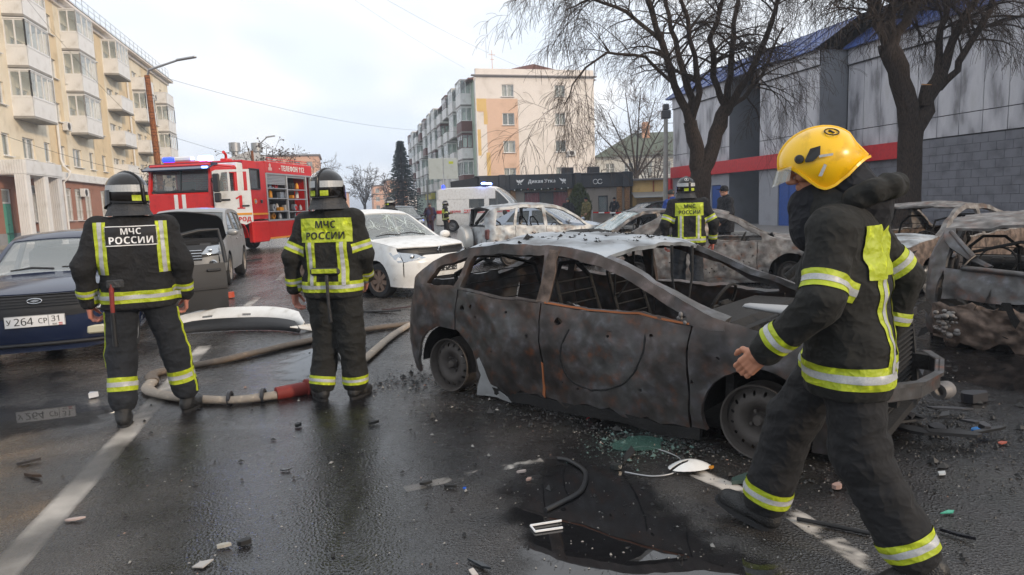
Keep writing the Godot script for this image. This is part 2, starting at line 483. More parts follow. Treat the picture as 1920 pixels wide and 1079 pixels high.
# ================================================================== camera, sky, light
func make_view() -> void:
	var cam := Camera3D.new()
	cam.name = "camera"
	var p := deg_to_rad(7.0)
	var r := 0.033
	var up0 := Vector3(0, cos(p), -sin(p))
	var fwd := Vector3(0, -sin(p), -cos(p))
	var right := Vector3.RIGHT * cos(r) - up0 * sin(r)
	var up := up0 * cos(r) + Vector3.RIGHT * sin(r)
	cam.transform = Transform3D(Basis(right, up, -fwd), Vector3(0, 1.52, 0))
	cam.fov = rad_to_deg(2.0 * atan(539.5 / 1260.0))
	cam.near = 0.05
	cam.far = 4000.0
	add_child(cam)
	cam.current = true

	var w := 512
	var h := 256
	var img := Image.create(w, h, false, Image.FORMAT_RGBF)
	var cl := FastNoiseLite.new()
	cl.seed = 8
	cl.frequency = 1.0
	cl.fractal_octaves = 5
	for y in h:
		var el := PI * (0.5 - (y + 0.5) / h)
		for x in w:
			var az := TAU * (x + 0.5) / w
			var d := Vector3(cos(az) * cos(el), sin(el), sin(az) * cos(el))
			var c: Color
			if el < 0.0:
				c = Color(0.20, 0.20, 0.20)
			else:
				var t := clampf(el / 0.45, 0.0, 1.0)
				c = Color(0.72, 0.79, 0.88).lerp(Color(0.86, 0.91, 0.97), t)
				var q := Vector3(d.x, 0.0, d.z) / maxf(d.y + 0.12, 0.05)
				var s := cl.get_noise_3d(q.x * 0.45, d.y * 6.0, q.z * 1.2)
				c = c.lerp(Color(0.95, 0.95, 0.95), clampf(0.24 + s * 1.8, 0.0, 1.0))
				var s2 := cl.get_noise_3d(q.x * 0.3 + 9.0, d.y * 14.0, q.z * 0.9)
				c = c.lerp(Color(0.66, 0.71, 0.78), clampf((s2 - 0.05) * 1.5, 0.0, 0.30))
			img.set_pixel(x, y, Color(c.r * 0.97, c.g * 0.98, c.b))
	var pano := PanoramaSkyMaterial.new()
	pano.panorama = ImageTexture.create_from_image(img)
	var sky := Sky.new()
	sky.sky_material = pano
	var env := Environment.new()
	env.background_mode = Environment.BG_SKY
	env.sky = sky
	env.tonemap_mode = Environment.TONE_MAPPER_LINEAR
	env.tonemap_exposure = 1.28
	env.sdfgi_enabled = true
	env.ssao_enabled = true
	env.ssil_enabled = true
	env.fog_enabled = true
	env.fog_density = 0.0012
	env.fog_light_color = Color(0.80, 0.84, 0.90)
	var we := WorldEnvironment.new()
	we.name = "surroundings"
	we.environment = env
	add_child(we)
	var sun := DirectionalLight3D.new()
	sun.name = "sun"
	sun.light_color = Color(1.0, 0.90, 0.78)
	sun.light_energy = 0.6
	sun.light_angular_distance = 6.0
	sun.shadow_enabled = true
	add_child(sun)
	sun.look_at_from_position(Vector3(0.78, 0.36, 0.55) * 10.0, Vector3.ZERO)

# ================================================================== ground
func spaced(stops: Array) -> PackedFloat32Array:
	var o := PackedFloat32Array()
	for i in stops.size() - 1:
		var a: float = stops[i][0]
		while a < stops[i + 1][0] - 1e-4:
			o.append(a)
			a += stops[i][1]
	o.append(stops[-1][0])
	return o

func sheet(xs: PackedFloat32Array, zs: PackedFloat32Array, y: float, tint: Callable) -> ArrayMesh:
	var v := PackedVector3Array()
	var n := PackedVector3Array()
	var c := PackedColorArray()
	var ix := PackedInt32Array()
	for z in zs:
		for x in xs:
			v.append(Vector3(x, y, z))
			n.append(Vector3.UP)
			c.append(tint.call(x, z))
	var k := xs.size()
	for j in zs.size() - 1:
		for i in k - 1:
			var a := j * k + i
			if c[a].a + c[a + 1].a + c[a + k].a + c[a + k + 1].a <= 0.001:
				continue
			ix.append_array(PackedInt32Array([a, a + 1, a + k, a + 1, a + k + 1, a + k]))
	var arr := []
	arr.resize(Mesh.ARRAY_MAX)
	arr[Mesh.ARRAY_VERTEX] = v
	arr[Mesh.ARRAY_NORMAL] = n
	arr[Mesh.ARRAY_COLOR] = c
	arr[Mesh.ARRAY_INDEX] = ix
	var m := ArrayMesh.new()
	m.add_surface_from_arrays(Mesh.PRIMITIVE_TRIANGLES, arr)
	return m

func near_seg(x: float, z: float, a: Vector2, b: Vector2) -> float:
	var p := Vector2(x, z)
	return p.distance_to(Geometry2D.get_closest_point_to_segment(p, a, b))

func in_poly(p: Vector2, poly: PackedVector2Array, soft: float) -> float:
	var inside := Geometry2D.is_point_in_polygon(p, poly)
	var d := 1e9
	for i in poly.size():
		d = minf(d, p.distance_to(Geometry2D.get_closest_point_to_segment(p, poly[i], poly[(i + 1) % poly.size()])))
	return clampf(0.5 + (d if inside else -d) / soft * 0.5, 0.0, 1.0)

func make_ground() -> void:
	var big := FastNoiseLite.new()
	big.seed = 4
	big.frequency = 0.35
	big.fractal_octaves = 5
	var mid := FastNoiseLite.new()
	mid.seed = 14
	mid.frequency = 1.3
	mid.fractal_octaves = 4
	var agg := noise_tex(1024, 0.13, [[0.0, 0.0], [1.0, 1.0]], FastNoiseLite.TYPE_CELLULAR, 2, 7)
	var stone := noise_tex(1024, 0.11, [[0.0, Color(0.45, 0.43, 0.42)], [0.45, Color(0.62, 0.60, 0.58)], [0.62, Color(0.74, 0.72, 0.70)], [0.74, Color(0.95, 0.93, 0.9)], [1.0, Color(1, 1, 1)]], FastNoiseLite.TYPE_SIMPLEX, 3, 9)
	var patchy := noise_tex(1024, 0.012, [[0.0, 0.55], [0.4, 0.8], [1.0, 1.0]], FastNoiseLite.TYPE_SIMPLEX_SMOOTH, 5, 10)
	var asphalt := mat("asphalt", lin(1, 1, 1), 0.33, 0.0, 0.6)
	skin_tex(asphalt, stone, 1.7, agg, 0.6, true, patchy)
	var soot := func(x: float, z: float) -> float:
		var s := 0.0
		s = maxf(s, 1.0 - smoothstep(0.7, 2.4, near_seg(x, z, Vector2(-0.7, -5.6), Vector2(2.0, -4.0))))
		s = maxf(s, 0.9 * (1.0 - smoothstep(0.8, 3.2, near_seg(x, z, Vector2(3.2, -4.5), Vector2(5.6, -8.4)))))
		s = maxf(s, 0.8 * (1.0 - smoothstep(0.8, 3.0, near_seg(x, z, Vector2(2.8, -13.4), Vector2(6.5, -12.0)))))
		s = maxf(s, 0.6 * (1.0 - smoothstep(0.8, 2.5, near_seg(x, z, Vector2(-0.8, -17.0), Vector2(2.0, -18.0)))))
		return s
	var tint := func(x: float, z: float) -> Color:
		var b := big.get_noise_2d(x, z)
		var m := mid.get_noise_2d(x, z)
		var k := 0.165 * (1.0 + 0.35 * b + 0.25 * m)
		var c := Color(k, k * 0.965, k * 0.94)
		var brown := smoothstep(-1.8, -3.8, x) * smoothstep(-9.0, -5.0, z)
		c = c.lerp(Color(k * 1.25, k * 1.02, k * 0.85), 0.7 * brown)
		var sand := (1.0 - smoothstep(0.12, 0.5, near_seg(x, z, Vector2(-3.5, -4.5), Vector2(-2.75, -3.2)) + m * 0.35)) * 0.8
		c = c.lerp(Color(0.30, 0.19, 0.085), sand)
		var s: float = soot.call(x, z)
		c = c.lerp(Color(0.014, 0.013, 0.013), clampf(s * (0.75 + 0.5 * m), 0.0, 0.93))
		return c
	var xs := spaced([[-900.0, 150.0], [-150.0, 25.0], [-50.0, 6.0], [-14.0, 0.5], [-8.0, 0.14], [8.0, 0.5], [14.0, 6.0], [50.0, 25.0], [150.0, 150.0], [900.0]])
	var zs := spaced([[-1500.0, 200.0], [-300.0, 50.0], [-100.0, 8.0], [-36.0, 1.0], [-18.0, 0.4], [-11.0, 0.14], [-0.5, 1.5], [10.0, 20.0], [90.0]])
	var g := part("road", sheet(xs, zs, 0.0, tint), asphalt)
	g.set_meta("kind", "structure")

	var film := mat("water_film", lin(0.012, 0.012, 0.013), 0.30, 0.0, 0.85)
	film.transparency = BaseMaterial3D.TRANSPARENCY_ALPHA
	var slick := noise_tex(1024, 0.02, [[0.0, 0.25], [0.45, 0.40], [1.0, 0.75]], FastNoiseLite.TYPE_SIMPLEX_SMOOTH, 5, 19)
	skin_tex(film, null, 1.9, agg, 0.26, true, slick)
	var water := func(x: float, z: float) -> Color:
		var b := big.get_noise_2d(x * 0.9 + 40.0, z * 0.9)
		var m := mid.get_noise_2d(x * 0.7 + 7.0, z * 0.7)
		var a := clampf(0.02 + b * 1.9 + m * 0.9, 0.0, 0.7)

		a = maxf(a, (1.0 - smoothstep(0.25, 1.1, near_seg(x, z, Vector2(-2.9, -10.0), Vector2(-0.85, -2.6)) + m * 0.4)) * 0.8)
		a = maxf(a, (1.0 - smoothstep(0.3, 1.0, near_seg(x, z, Vector2(-2.4, -8.0), Vector2(-1.9, -5.9)) + m * 0.3)) * 0.9)
		a = maxf(a, (1.0 - smoothstep(0.5, 1.6, near_seg(x, z, Vector2(2.6, -5.0), Vector2(6.0, -6.0)) + m * 0.5)) * 0.8)
		a = maxf(a, (1.0 - smoothstep(0.3, 1.0, near_seg(x, z, Vector2(-5.8, -6.3), Vector2(-3.6, -5.2)) + m * 0.6)) * 0.9)
		a *= smoothstep(-34.0, -16.0, z) * smoothstep(12.0, 8.0, absf(x))
		return Color(1, 1, 1, a)
	var wet := part("water_film", sheet(spaced([[-12.0, 0.5], [-7.0, 0.12], [7.0, 0.5], [12.0]]), spaced([[-34.0, 1.0], [-12.0, 0.3], [-9.0, 0.12], [-0.6, 0.3], [1.0]]), 0.004, water), film)
	wet.set_meta("kind", "structure")

	var pud := mat("puddle_water", lin(0.010, 0.010, 0.011), 0.30, 0.0, 0.95)
	pud.transparency = BaseMaterial3D.TRANSPARENCY_ALPHA
	pud.roughness_texture = noise_tex(64, 0.02, [[0.0, 0.03], [1.0, 0.06]])
	var shapes := [
		PackedVector2Array([Vector2(-0.02, -3.45), Vector2(0.30, -3.75), Vector2(0.62, -3.62), Vector2(0.72, -3.05), Vector2(0.95, -2.72), Vector2(1.02, -2.30), Vector2(0.9, -1.9), Vector2(0.3, -1.8), Vector2(0.02, -2.2), Vector2(0.05, -2.75), Vector2(-0.02, -3.1)]),
		PackedVector2Array([Vector2(-4.5, -5.3), Vector2(-3.9, -5.45), Vector2(-3.2, -5.25), Vector2(-3.15, -4.95), Vector2(-3.7, -4.6), Vector2(-4.4, -4.45), Vector2(-4.9, -4.8)]),
		PackedVector2Array([Vector2(-2.35, -7.7), Vector2(-1.6, -7.4), Vector2(-1.75, -6.4), Vector2(-2.0, -5.9), Vector2(-2.3, -6.4)]),
		PackedVector2Array([Vector2(3.2, -5.6), Vector2(4.6, -5.9), Vector2(5.6, -5.6), Vector2(5.2, -4.9), Vector2(3.9, -4.8)]),
	]
	for i in shapes.size():
		var sh: PackedVector2Array = shapes[i]
		var lo := sh[0]
		var hi := sh[0]
		for q in sh:
			lo = lo.min(q)
			hi = hi.max(q)
		var depth := func(x: float, z: float) -> Color:
			var w := Vector2(x, z) + Vector2(mid.get_noise_2d(x * 3.0, z * 3.0), mid.get_noise_2d(x * 3.0 + 50.0, z * 3.0)) * 0.16
			var a := in_poly(w, sh, 0.14)
			return Color(1, 1, 1, smoothstep(0.1, 0.8, a) * [0.95, 0.42, 0.75, 0.75][i])
		var pw := part("puddle", sheet(spaced([[lo.x - 0.3, 0.03], [hi.x + 0.3]]), spaced([[lo.y - 0.3, 0.03], [hi.y + 0.3]]), 0.008, depth), pud)
		pw.set_meta("kind", "structure")

	line_strip("lane_marking", [Vector2(-1.75, -0.9), Vector2(-2.28, -2.83), Vector2(-3.06, -5.7), Vector2(-3.62, -7.75)], 0.165, 0.25)
	line_strip("lane_marking", [Vector2(-4.1, -9.7), Vector2(-4.66, -12.2)], 0.155, 0.55)
	line_strip("lane_marking", [Vector2(-5.3, -15.2), Vector2(-9.5, -32.0)], 0.155, 0.6)
	line_strip("parking_line", [Vector2(0.98, -3.62), Vector2(1.32, -3.05), Vector2(1.50, -2.3), Vector2(1.55, -1.6)], 0.12, 1.5)
	line_strip("parking_line", [Vector2(-0.62, -3.5), Vector2(-0.12, -3.75), Vector2(0.15, -3.85)], 0.09, 1.5)

	pave("pavement", Vector2(-17.6, -24.0), 72.0, -11.0)
	pave("pavement", Vector2(13.2, -14.0), 34.0, 5.0)

func line_strip(called: String, pts: Array, width: float, wear: float) -> void:
	var f := FastNoiseLite.new()
	f.seed = 77
	f.frequency = 3.0
	f.fractal_octaves = 5
	var m := mat("road_paint", lin(1, 1, 1), 0.55)
	m.transparency = BaseMaterial3D.TRANSPARENCY_ALPHA
	var v := PackedVector3Array()
	var n := PackedVector3Array()
	var c := PackedColorArray()
	var ix := PackedInt32Array()
	var across := 7
	var rows := 0
	for s in pts.size() - 1:
		var a: Vector2 = pts[s]
		var b: Vector2 = pts[s + 1]
		var steps := maxi(1, int(a.distance_to(b) / 0.025)) if a.distance_to(b) < 6.0 else int(a.distance_to(b) / 0.1)
		var d := (b - a).normalized()
		var q := Vector2(-d.y, d.x)
		for i in steps + (1 if s == pts.size() - 2 else 0):
			var p := a.lerp(b, float(i) / steps)
			for k in across:
				var u := (float(k) / (across - 1) - 0.5)
				var w := p + q * u * width
				var e := f.get_noise_2d(w.x * 2.0, w.y * 2.0) * 1.2 + f.get_noise_2d(w.x * 0.4 + 30.0, w.y * 0.4) * 0.9
				var al := clampf(1.0 - wear * clampf(0.45 + e * 1.4, 0.0, 1.2) - (0.5 if absf(u) > 0.49 else 0.0), 0.0, 0.97)
				var g := 1.0 + e * 0.15
				v.append(Vector3(w.x, 0.0025, w.y))
				n.append(Vector3.UP)
				c.append(Color(0.60 * g, 0.55 * g, 0.49 * g, al))
			rows += 1
	for r in rows - 1:
		for k in across - 1:
			var o := r * across + k
			ix.append_array(PackedInt32Array([o, o + across, o + 1, o + 1, o + across, o + across + 1]))
	var arr := []
	arr.resize(Mesh.ARRAY_MAX)
	arr[Mesh.ARRAY_VERTEX] = v
	arr[Mesh.ARRAY_NORMAL] = n
	arr[Mesh.ARRAY_COLOR] = c
	arr[Mesh.ARRAY_INDEX] = ix
	var am := ArrayMesh.new()
	am.add_surface_from_arrays(Mesh.PRIMITIVE_TRIANGLES, arr)
	part(called, am, m).set_meta("kind", "structure")

func pave(called: String, at: Vector2, length: float, depth: float) -> void:
	var away := Vector3(-0.242, 0, -0.970)
	var right := Vector3(0.970, 0, -0.242)
	var o := Vector3(at.x, 0, at.y)
	var s := Shape.new()
	var a := o + Vector3.UP * 0.12
	s.quad(a, a + away * length, a + away * length + right * depth, a + right * depth, Vector3.UP)
	part(called, s, skin_tex(mat("paving", lin(0.16, 0.155, 0.15), 0.7), shared.dirt, 2.0, shared.fine, 0.2, true)).set_meta("kind", "structure")
	var k := Shape.new()
	var g := signf(depth)
	k.beam(o + Vector3(0, 0.06, 0) - right * g * 0.075, o + Vector3(0, 0.06, 0) + away * length - right * g * 0.075, 0.15, 0.13, Vector3.UP, 0.015)
	part("kerb", k, mats.concrete).set_meta("kind", "structure")

# ================================================================== buildings
func facade(s: Shape, x0: float, x1: float, y0: float, y1: float, holes: Array, deep := 0.16) -> void:
	var cuts := [x0, x1]
	for h in holes:
		cuts.append(clampf(h.position.x, x0, x1))
		cuts.append(clampf(h.end.x, x0, x1))
	cuts.sort()
	for i in cuts.size() - 1:
		var a: float = cuts[i]
		var b: float = cuts[i + 1]
		if b - a < 1e-4:
			continue
		var spans := []
		for h in holes:
			if h.position.x < b - 1e-4 and h.end.x > a + 1e-4 and h.position.y < y1 and h.end.y > y0:
				spans.append([maxf(h.position.y, y0), minf(h.end.y, y1)])
		spans.sort()
		var y := y0
		for q in spans + [[y1, y1]]:
			if q[0] - y > 1e-4:
				s.quad(Vector3(a, y, 0), Vector3(b, y, 0), Vector3(b, q[0], 0), Vector3(a, q[0], 0), Vector3.BACK)
			y = maxf(y, q[1])
	for h in holes:
		if h.position.y >= y1 or h.end.y <= y0:
			continue
		var a: float = h.position.x
		var b: float = h.end.x
		var c: float = maxf(h.position.y, y0)
		var d: float = minf(h.end.y, y1)
		s.quad(Vector3(a, c, 0), Vector3(a, d, 0), Vector3(a, d, -deep), Vector3(a, c, -deep), Vector3.RIGHT)
		s.quad(Vector3(b, c, 0), Vector3(b, d, 0), Vector3(b, d, -deep), Vector3(b, c, -deep), Vector3.LEFT)
		s.quad(Vector3(a, c, 0), Vector3(b, c, 0), Vector3(b, c, -deep), Vector3(a, c, -deep), Vector3.UP)
		s.quad(Vector3(a, d, 0), Vector3(b, d, 0), Vector3(b, d, -deep), Vector3(a, d, -deep), Vector3.DOWN)

func window(parent: Node3D, r: Rect2, at: Transform3D, bars := 1, transom := 0.0, frame := "white_trim", look := 0, z := -0.13, sill := true) -> void:
	var key := "win %.2f %.2f %d %.2f %s" % [r.size.x, r.size.y, bars, transom, sill]
	if not shared.has(key):
		var f := Shape.new()
		var w := r.size.x
		var h := r.size.y
		var t := 0.07
		f.box(Vector3(w / 2, t / 2, 0), Vector3(w, t, 0.08))
		f.box(Vector3(w / 2, h - t / 2, 0), Vector3(w, t, 0.08))
		for x in [t / 2, w - t / 2]:
			f.box(Vector3(x, h / 2, 0), Vector3(t, h - 2 * t, 0.08))
		for i in bars:
			f.box(Vector3(w * (i + 1) / (bars + 1) * (0.94 if bars == 1 else 1.0), h / 2, 0), Vector3(0.085, h - 2 * t, 0.085))
		if transom > 0.0:
			f.box(Vector3(w / 2, h * transom, 0.003), Vector3(w - 2 * t, 0.06, 0.07))
		if sill:
			f.box(Vector3(w / 2, -0.02, 0.14), Vector3(w + 0.12, 0.035, 0.30))
		var p := Shape.new()
		p.quad(Vector3(t, t, 0), Vector3(w - t, t, 0), Vector3(w - t, h - t, 0), Vector3(t, h - t, 0), Vector3.BACK)
		var c := Shape.new()
		var n := int(w / 0.09)
		for i in n:
			var xa := t + (w - 2 * t) * i / n
			var xb := t + (w - 2 * t) * (i + 1) / n
			var za := -0.10 - 0.03 * (i % 2)
			var zb := -0.10 - 0.03 * ((i + 1) % 2)
			c.quad(Vector3(xa, t, za), Vector3(xb, t, zb), Vector3(xb, h - t, zb), Vector3(xa, h - t, za), Vector3.BACK)
		var d := Shape.new()
		d.quad(Vector3(0, 0, -0.45), Vector3(w, 0, -0.45), Vector3(w, h, -0.45), Vector3(0, h, -0.45), Vector3.BACK)
		shared[key] = [f.mesh(), p.mesh(), c.mesh(), d.mesh()]
	var m: Array = shared[key]
	var o := part("window", m[0], mats[frame], parent, at * Transform3D(Basis(), Vector3(r.position.x, r.position.y, z)))
	part("pane", m[1], mats.window_glass, o)
	if look % 3 != 0:
		part("curtain", m[2], mats.curtain, o)
	else:
		part("room", m[3], mats.room_dark, o)

func balcony(parent: Node3D, at: Transform3D, x0: float, y0: float, w: float, deep: float, glazed: bool, look: String, frame: String, panes := 3, roof := true) -> void:
	var key := "bal %.2f %.2f %s %d %s" % [w, deep, glazed, panes, roof]
	if not shared.has(key):
		var b := Shape.new()
		b.box(Vector3(w / 2, -0.07, deep / 2), Vector3(w + 0.08, 0.14, deep + 0.06), 0.01)
		var p := Shape.new()
		for q in [[Vector3(0, 0, 0), Vector3(0, 0, deep)], [Vector3(0, 0, deep), Vector3(w, 0, deep)], [Vector3(w, 0, deep), Vector3(w, 0, 0)]]:
			var n := int((q[1] - q[0]).length() / 0.12)
			for i in n:
				var e0: Vector3 = q[0].lerp(q[1], float(i) / n)
				var e1: Vector3 = q[0].lerp(q[1], (i + 0.82) / n)
				p.beam((e0 + Vector3.UP * 0.5), (e1 + Vector3.UP * 0.5), 0.05, 1.0)
			p.beam(q[0] + Vector3.UP * 0.5, q[1] + Vector3.UP * 0.5, 0.03, 0.985)
			p.beam(q[0] + Vector3.UP * 1.02, q[1] + Vector3.UP * 1.02, 0.09, 0.05)
		var f := Shape.new()
		var g := Shape.new()
		if glazed:
			var h0 := 1.04
			var h1 := 2.42
			for q in [[Vector3(0, 0, 0.03), Vector3(0, 0, deep), 2], [Vector3(0, 0, deep), Vector3(w, 0, deep), panes], [Vector3(w, 0, deep), Vector3(w, 0, 0.03), 2]]:
				var d: Vector3 = q[1] - q[0]
				for i in q[2] + 1:
					var e: Vector3 = q[0] + d * float(i) / q[2]
					f.box(e + Vector3.UP * (h0 + h1) / 2, Vector3(0.07, h1 - h0, 0.07))
				for y in [h0 + 0.03, h1 - 0.03]:
					f.beam(q[0] + Vector3.UP * y, q[1] + Vector3.UP * y, 0.06, 0.06)
				g.quad(q[0] + Vector3.UP * h0, q[1] + Vector3.UP * h0, q[1] + Vector3.UP * h1, q[0] + Vector3.UP * h1, Vector3(d.z, 0, -d.x) * -1.0)
			if roof:
				f.box(Vector3(w / 2, h1 + 0.05, deep / 2), Vector3(w + 0.12, 0.07, deep + 0.12))
		shared[key] = [b.mesh(), p.mesh(), f.mesh(), g.mesh()]
	var m: Array = shared[key]
	var t := at * Transform3D(Basis(), Vector3(x0, y0, 0))
	var o := part("balcony", m[0], mats.concrete, parent, t)
	part("parapet", m[1], mats[look], o)
	if glazed:
		part("glazing_frame", m[2], mats[frame], o)
		part("pane", m[3], mats.window_glass, o)

func air_unit(parent: Node3D, at: Transform3D) -> void:
	if not shared.has("ac"):
		var s := Shape.new()
		s.box(Vector3(0, 0, 0.16), Vector3(0.8, 0.55, 0.3), 0.02)
		var g := Shape.new()
		g.xf = Transform3D(Basis(Vector3.RIGHT, PI / 2), Vector3(-0.1, 0, 0.31))
		g.lathe(PackedVector2Array([Vector2(0.22, 0.0), Vector2(0.23, 0.012), Vector2(0.2, 0.02), Vector2(0.0, 0.006)]), 16)
		shared.ac = [s.mesh(), g.mesh()]
	var o := part("air_conditioner", shared.ac[0], mats.white_trim, parent, at)
	part("fan_grille", shared.ac[1], mats.dark_steel, o)

func down_pipe(parent: Node3D, at: Transform3D, x: float, top: float, kink: float, z := 0.12) -> void:
	var s := Shape.new()
	var p := PackedVector3Array([Vector3(x, top, z + 0.25), Vector3(x, top - 0.3, z), Vector3(x, kink + 0.4, z), Vector3(x, kink, z + 0.1), Vector3(x, kink - 0.35, z + 0.42), Vector3(x, kink - 0.7, z + 0.35), Vector3(x, kink - 1.0, z), Vector3(x, 0.3, z)])
	var r := PackedFloat32Array()
	r.resize(p.size())
	r.fill(0.075)
	s.tube(p, r, 10)
	part("drainpipe", s, mats.white_trim, parent, at)

func closed_box(s: Shape, x0: float, x1: float, y1: float, deep: float, front := false) -> void:
	s.quad(Vector3(x0, 0, -deep), Vector3(x1, 0, -deep), Vector3(x1, y1, -deep), Vector3(x0, y1, -deep), Vector3.FORWARD)
	s.quad(Vector3(x0, 0, 0), Vector3(x0, 0, -deep), Vector3(x0, y1, -deep), Vector3(x0, y1, 0), Vector3.LEFT)
	s.quad(Vector3(x1, 0, 0), Vector3(x1, 0, -deep), Vector3(x1, y1, -deep), Vector3(x1, y1, 0), Vector3.RIGHT)
	s.quad(Vector3(x0, y1, 0), Vector3(x1, y1, 0), Vector3(x1, y1, -deep), Vector3(x0, y1, -deep), Vector3.UP)
	if front:
		s.quad(Vector3(x0, 0, 0), Vector3(x1, 0, 0), Vector3(x1, y1, 0), Vector3(x0, y1, 0), Vector3.BACK)

func make_left_flats() -> void:
	var b := thing("apartment_building", "long five storey cream apartment block with white balconies on the left of the street", "building", wall_at(-27.8, -41.2, 0.970, -0.242))
	var I := Transform3D.IDENTITY
	var x0 := -16.0
	var x1 := 33.2
	var holes := []
	var small := []
	var stacks := [[-3.6, 3.0], [4.5, 3.0], [12.7, 3.0], [19.9, 3.0], [27.6, 3.0], [-11.8, 3.0]]
	for k in 4:
		var y := 5.0 + 2.7 * k
		for x in [-5.3, -2.9, -0.05, 2.25, 4.45, 7.5, 10.1, 12.9, 14.9, 17.2, 20.2, 22.4, 24.9, 26.8, 29.6, -8.2, -10.6, -13.5, 31.6]:
			var w := 1.55 if x in [-2.9, 4.45, 12.9, 20.2, 28.4, -10.6] else 0.9
			holes.append(Rect2(x, y, w, 1.2))
	var low := []
	for x in [-2.7, 0.45, 2.2, 4.0, 5.75, 9.0, 11.0, 14.0, 16.0, 19.0, 21.0, 24.0, 26.0, 29.0, -9.0, -12.0]:
		low.append(Rect2(x, 1.45, 1.25, 2.1))
	var door := Rect2(-6.1, 0.35, 1.1, 2.9)
	var w := Shape.new()
	facade(w, x0, x1, 4.5, 15.75, holes)
	closed_box(w, x0, x1, 15.75, 12.0)
	part("wall", w, mats.plaster_cream, b)
	var w2 := Shape.new()
	facade(w2, x0, x1, 0.9, 4.0, low + [door])
	part("ground_floor_wall", w2, mats.plaster_brown, b)
	var pl := Shape.new()
	facade(pl, x0, x1, 0.0, 0.9, [door])
	part("plinth", pl, mats.plaster_gray, b, Transform3D(Basis(), Vector3(0, 0, 0.04)))

	for q in [[0.9, 3.6], [8.6, 12.4], [16.0, 19.6], [23.2, 27.3]]:
		var t := Shape.new()
		var inner := []
		for h in holes:
			if h.position.x < q[1] and h.end.x > q[0]:
				inner.append(h)
		facade(t, q[0], q[1], 4.6, 15.3, inner, 0.02)
		part("painted_bay", t, skin_tex(mat("plaster_sand", lin(0.72, 0.58, 0.38), 0.9), shared.dirt, 7.0, shared.fine, 0.25), b, Transform3D(Basis(), Vector3(0, 0, 0.012)))
	var look := 0
	for h in holes:
		look += 1
		window(b, h, I, 1 if h.size.x > 1.2 else 0, 0.0, "white_trim", (look * 7) % 5)
	for h in low:
		look += 1
		window(b, h, I, 1, 0.78, "white_trim", 1)
		if not shared.has("grille"):
			var g := Shape.new()
			for i in 7:
				g.beam(Vector3(0.06 + i * 0.188, 0.04, 0), Vector3(0.06 + i * 0.188, 2.06, 0), 0.014, 0.014)
			for y in [0.1, 0.7, 1.4, 2.0]:
				g.beam(Vector3(0, y, 0.008), Vector3(1.25, y, 0.008), 0.014, 0.014)
			shared.grille = g.mesh()
		part("window_grille", shared.grille, mats.white_trim, b, Transform3D(Basis(), Vector3(h.position.x, h.position.y, -0.04)))

	var d := Shape.new()
	d.box(Vector3(0.55, 1.05, 0), Vector3(1.06, 2.1, 0.06), 0.01)
	d.box(Vector3(0.27, 1.05, 0.035), Vector3(0.42, 1.8, 0.02), 0.008)
	d.box(Vector3(0.80, 1.05, 0.035), Vector3(0.42, 1.8, 0.02), 0.008)
	var dd := part("door", d, mats.door_green, b, Transform3D(Basis(), Vector3(-6.1, 0.35, -0.12)))
	var hd := Shape.new()
	hd.beam(Vector3(0.5, 1.0, 0.07), Vector3(0.66, 1.0, 0.07), 0.03, 0.03)
	part("handle", hd, mats.dark_steel, dd)
	window(b, Rect2(-6.08, 2.47, 1.06, 0.76), I, 0, 0.0, "white_trim", 0, -0.12, false)
	var cn := Shape.new()
	cn.box(Vector3(-4.4, 3.95, 0.75), Vector3(4.6, 0.10, 1.5), 0.01)
	cn.box(Vector3(-4.4, 4.30, 1.47), Vector3(4.6, 0.72, 0.06))
	for x in [-6.7, -2.1]:
		cn.box(Vector3(x, 4.30, 0.75), Vector3(0.06, 0.72, 1.44))
	for i in 12:
		cn.box(Vector3(-6.74, 4.30, 0.08 + i * 0.118), Vector3(0.04, 0.70, 0.07))
	part("canopy", cn, mats.white_sheet, b)
	for x in [-4.3, -2.4, -6.55]:
		var c := Shape.new()
		c.box(Vector3(x, 1.95, 1.2), Vector3(0.50, 3.9, 0.50))
		for i in 5:
			c.box(Vector3(x - 0.2 + i * 0.1, 1.95, 1.46), Vector3(0.06, 3.88, 0.04))
			c.box(Vector3(x - 0.26, 1.95, 1.0 + i * 0.1), Vector3(0.04, 3.88, 0.06))
		part("pillar", c, mats.white_sheet, b)
	var st := Shape.new()
	st.box(Vector3(-5.5, 0.16, 0.9), Vector3(3.4, 0.32, 1.7), 0.02)
	part("step", st, mats.concrete, b)
	var fc := Shape.new()
	fc.box(Vector3((x0 + x1) / 2, 4.25, 0.12), Vector3(x1 - x0, 0.5, 0.3), 0.02)
	part("fascia", fc, mats.white_sheet, b)

	var ev := Shape.new()
	ev.box(Vector3((x0 + x1) / 2, 15.62, 0.25), Vector3(x1 - x0 + 0.6, 0.16, 0.62), 0.02)
	ev.box(Vector3((x0 + x1) / 2, 15.40, 0.08), Vector3(x1 - x0, 0.28, 0.2), 0.02)
	part("cornice", ev, mats.plaster_white, b)
	var rf := Shape.new()
	rf.quad(Vector3(x0 - 0.3, 15.72, 0.6), Vector3(x1 + 0.3, 15.72, 0.6), Vector3(x1 + 0.3, 17.0, -6.0), Vector3(x0 - 0.3, 17.0, -6.0), Vector3.UP)
	rf.quad(Vector3(x0 - 0.3, 15.72, -12.6), Vector3(x1 + 0.3, 15.72, -12.6), Vector3(x1 + 0.3, 17.0, -6.0), Vector3(x0 - 0.3, 17.0, -6.0), Vector3.UP)
	for x in [x0 - 0.3, x1 + 0.3]:
		rf.flat(Vector3(x, 15.72, 0.6), Vector3(x, 17.0, -6.0), Vector3(x, 15.72, -12.6), Vector3(signf(x), 0, 0))
	part("roof", rf, mats.roof_metal, b)
	var rl := Shape.new()
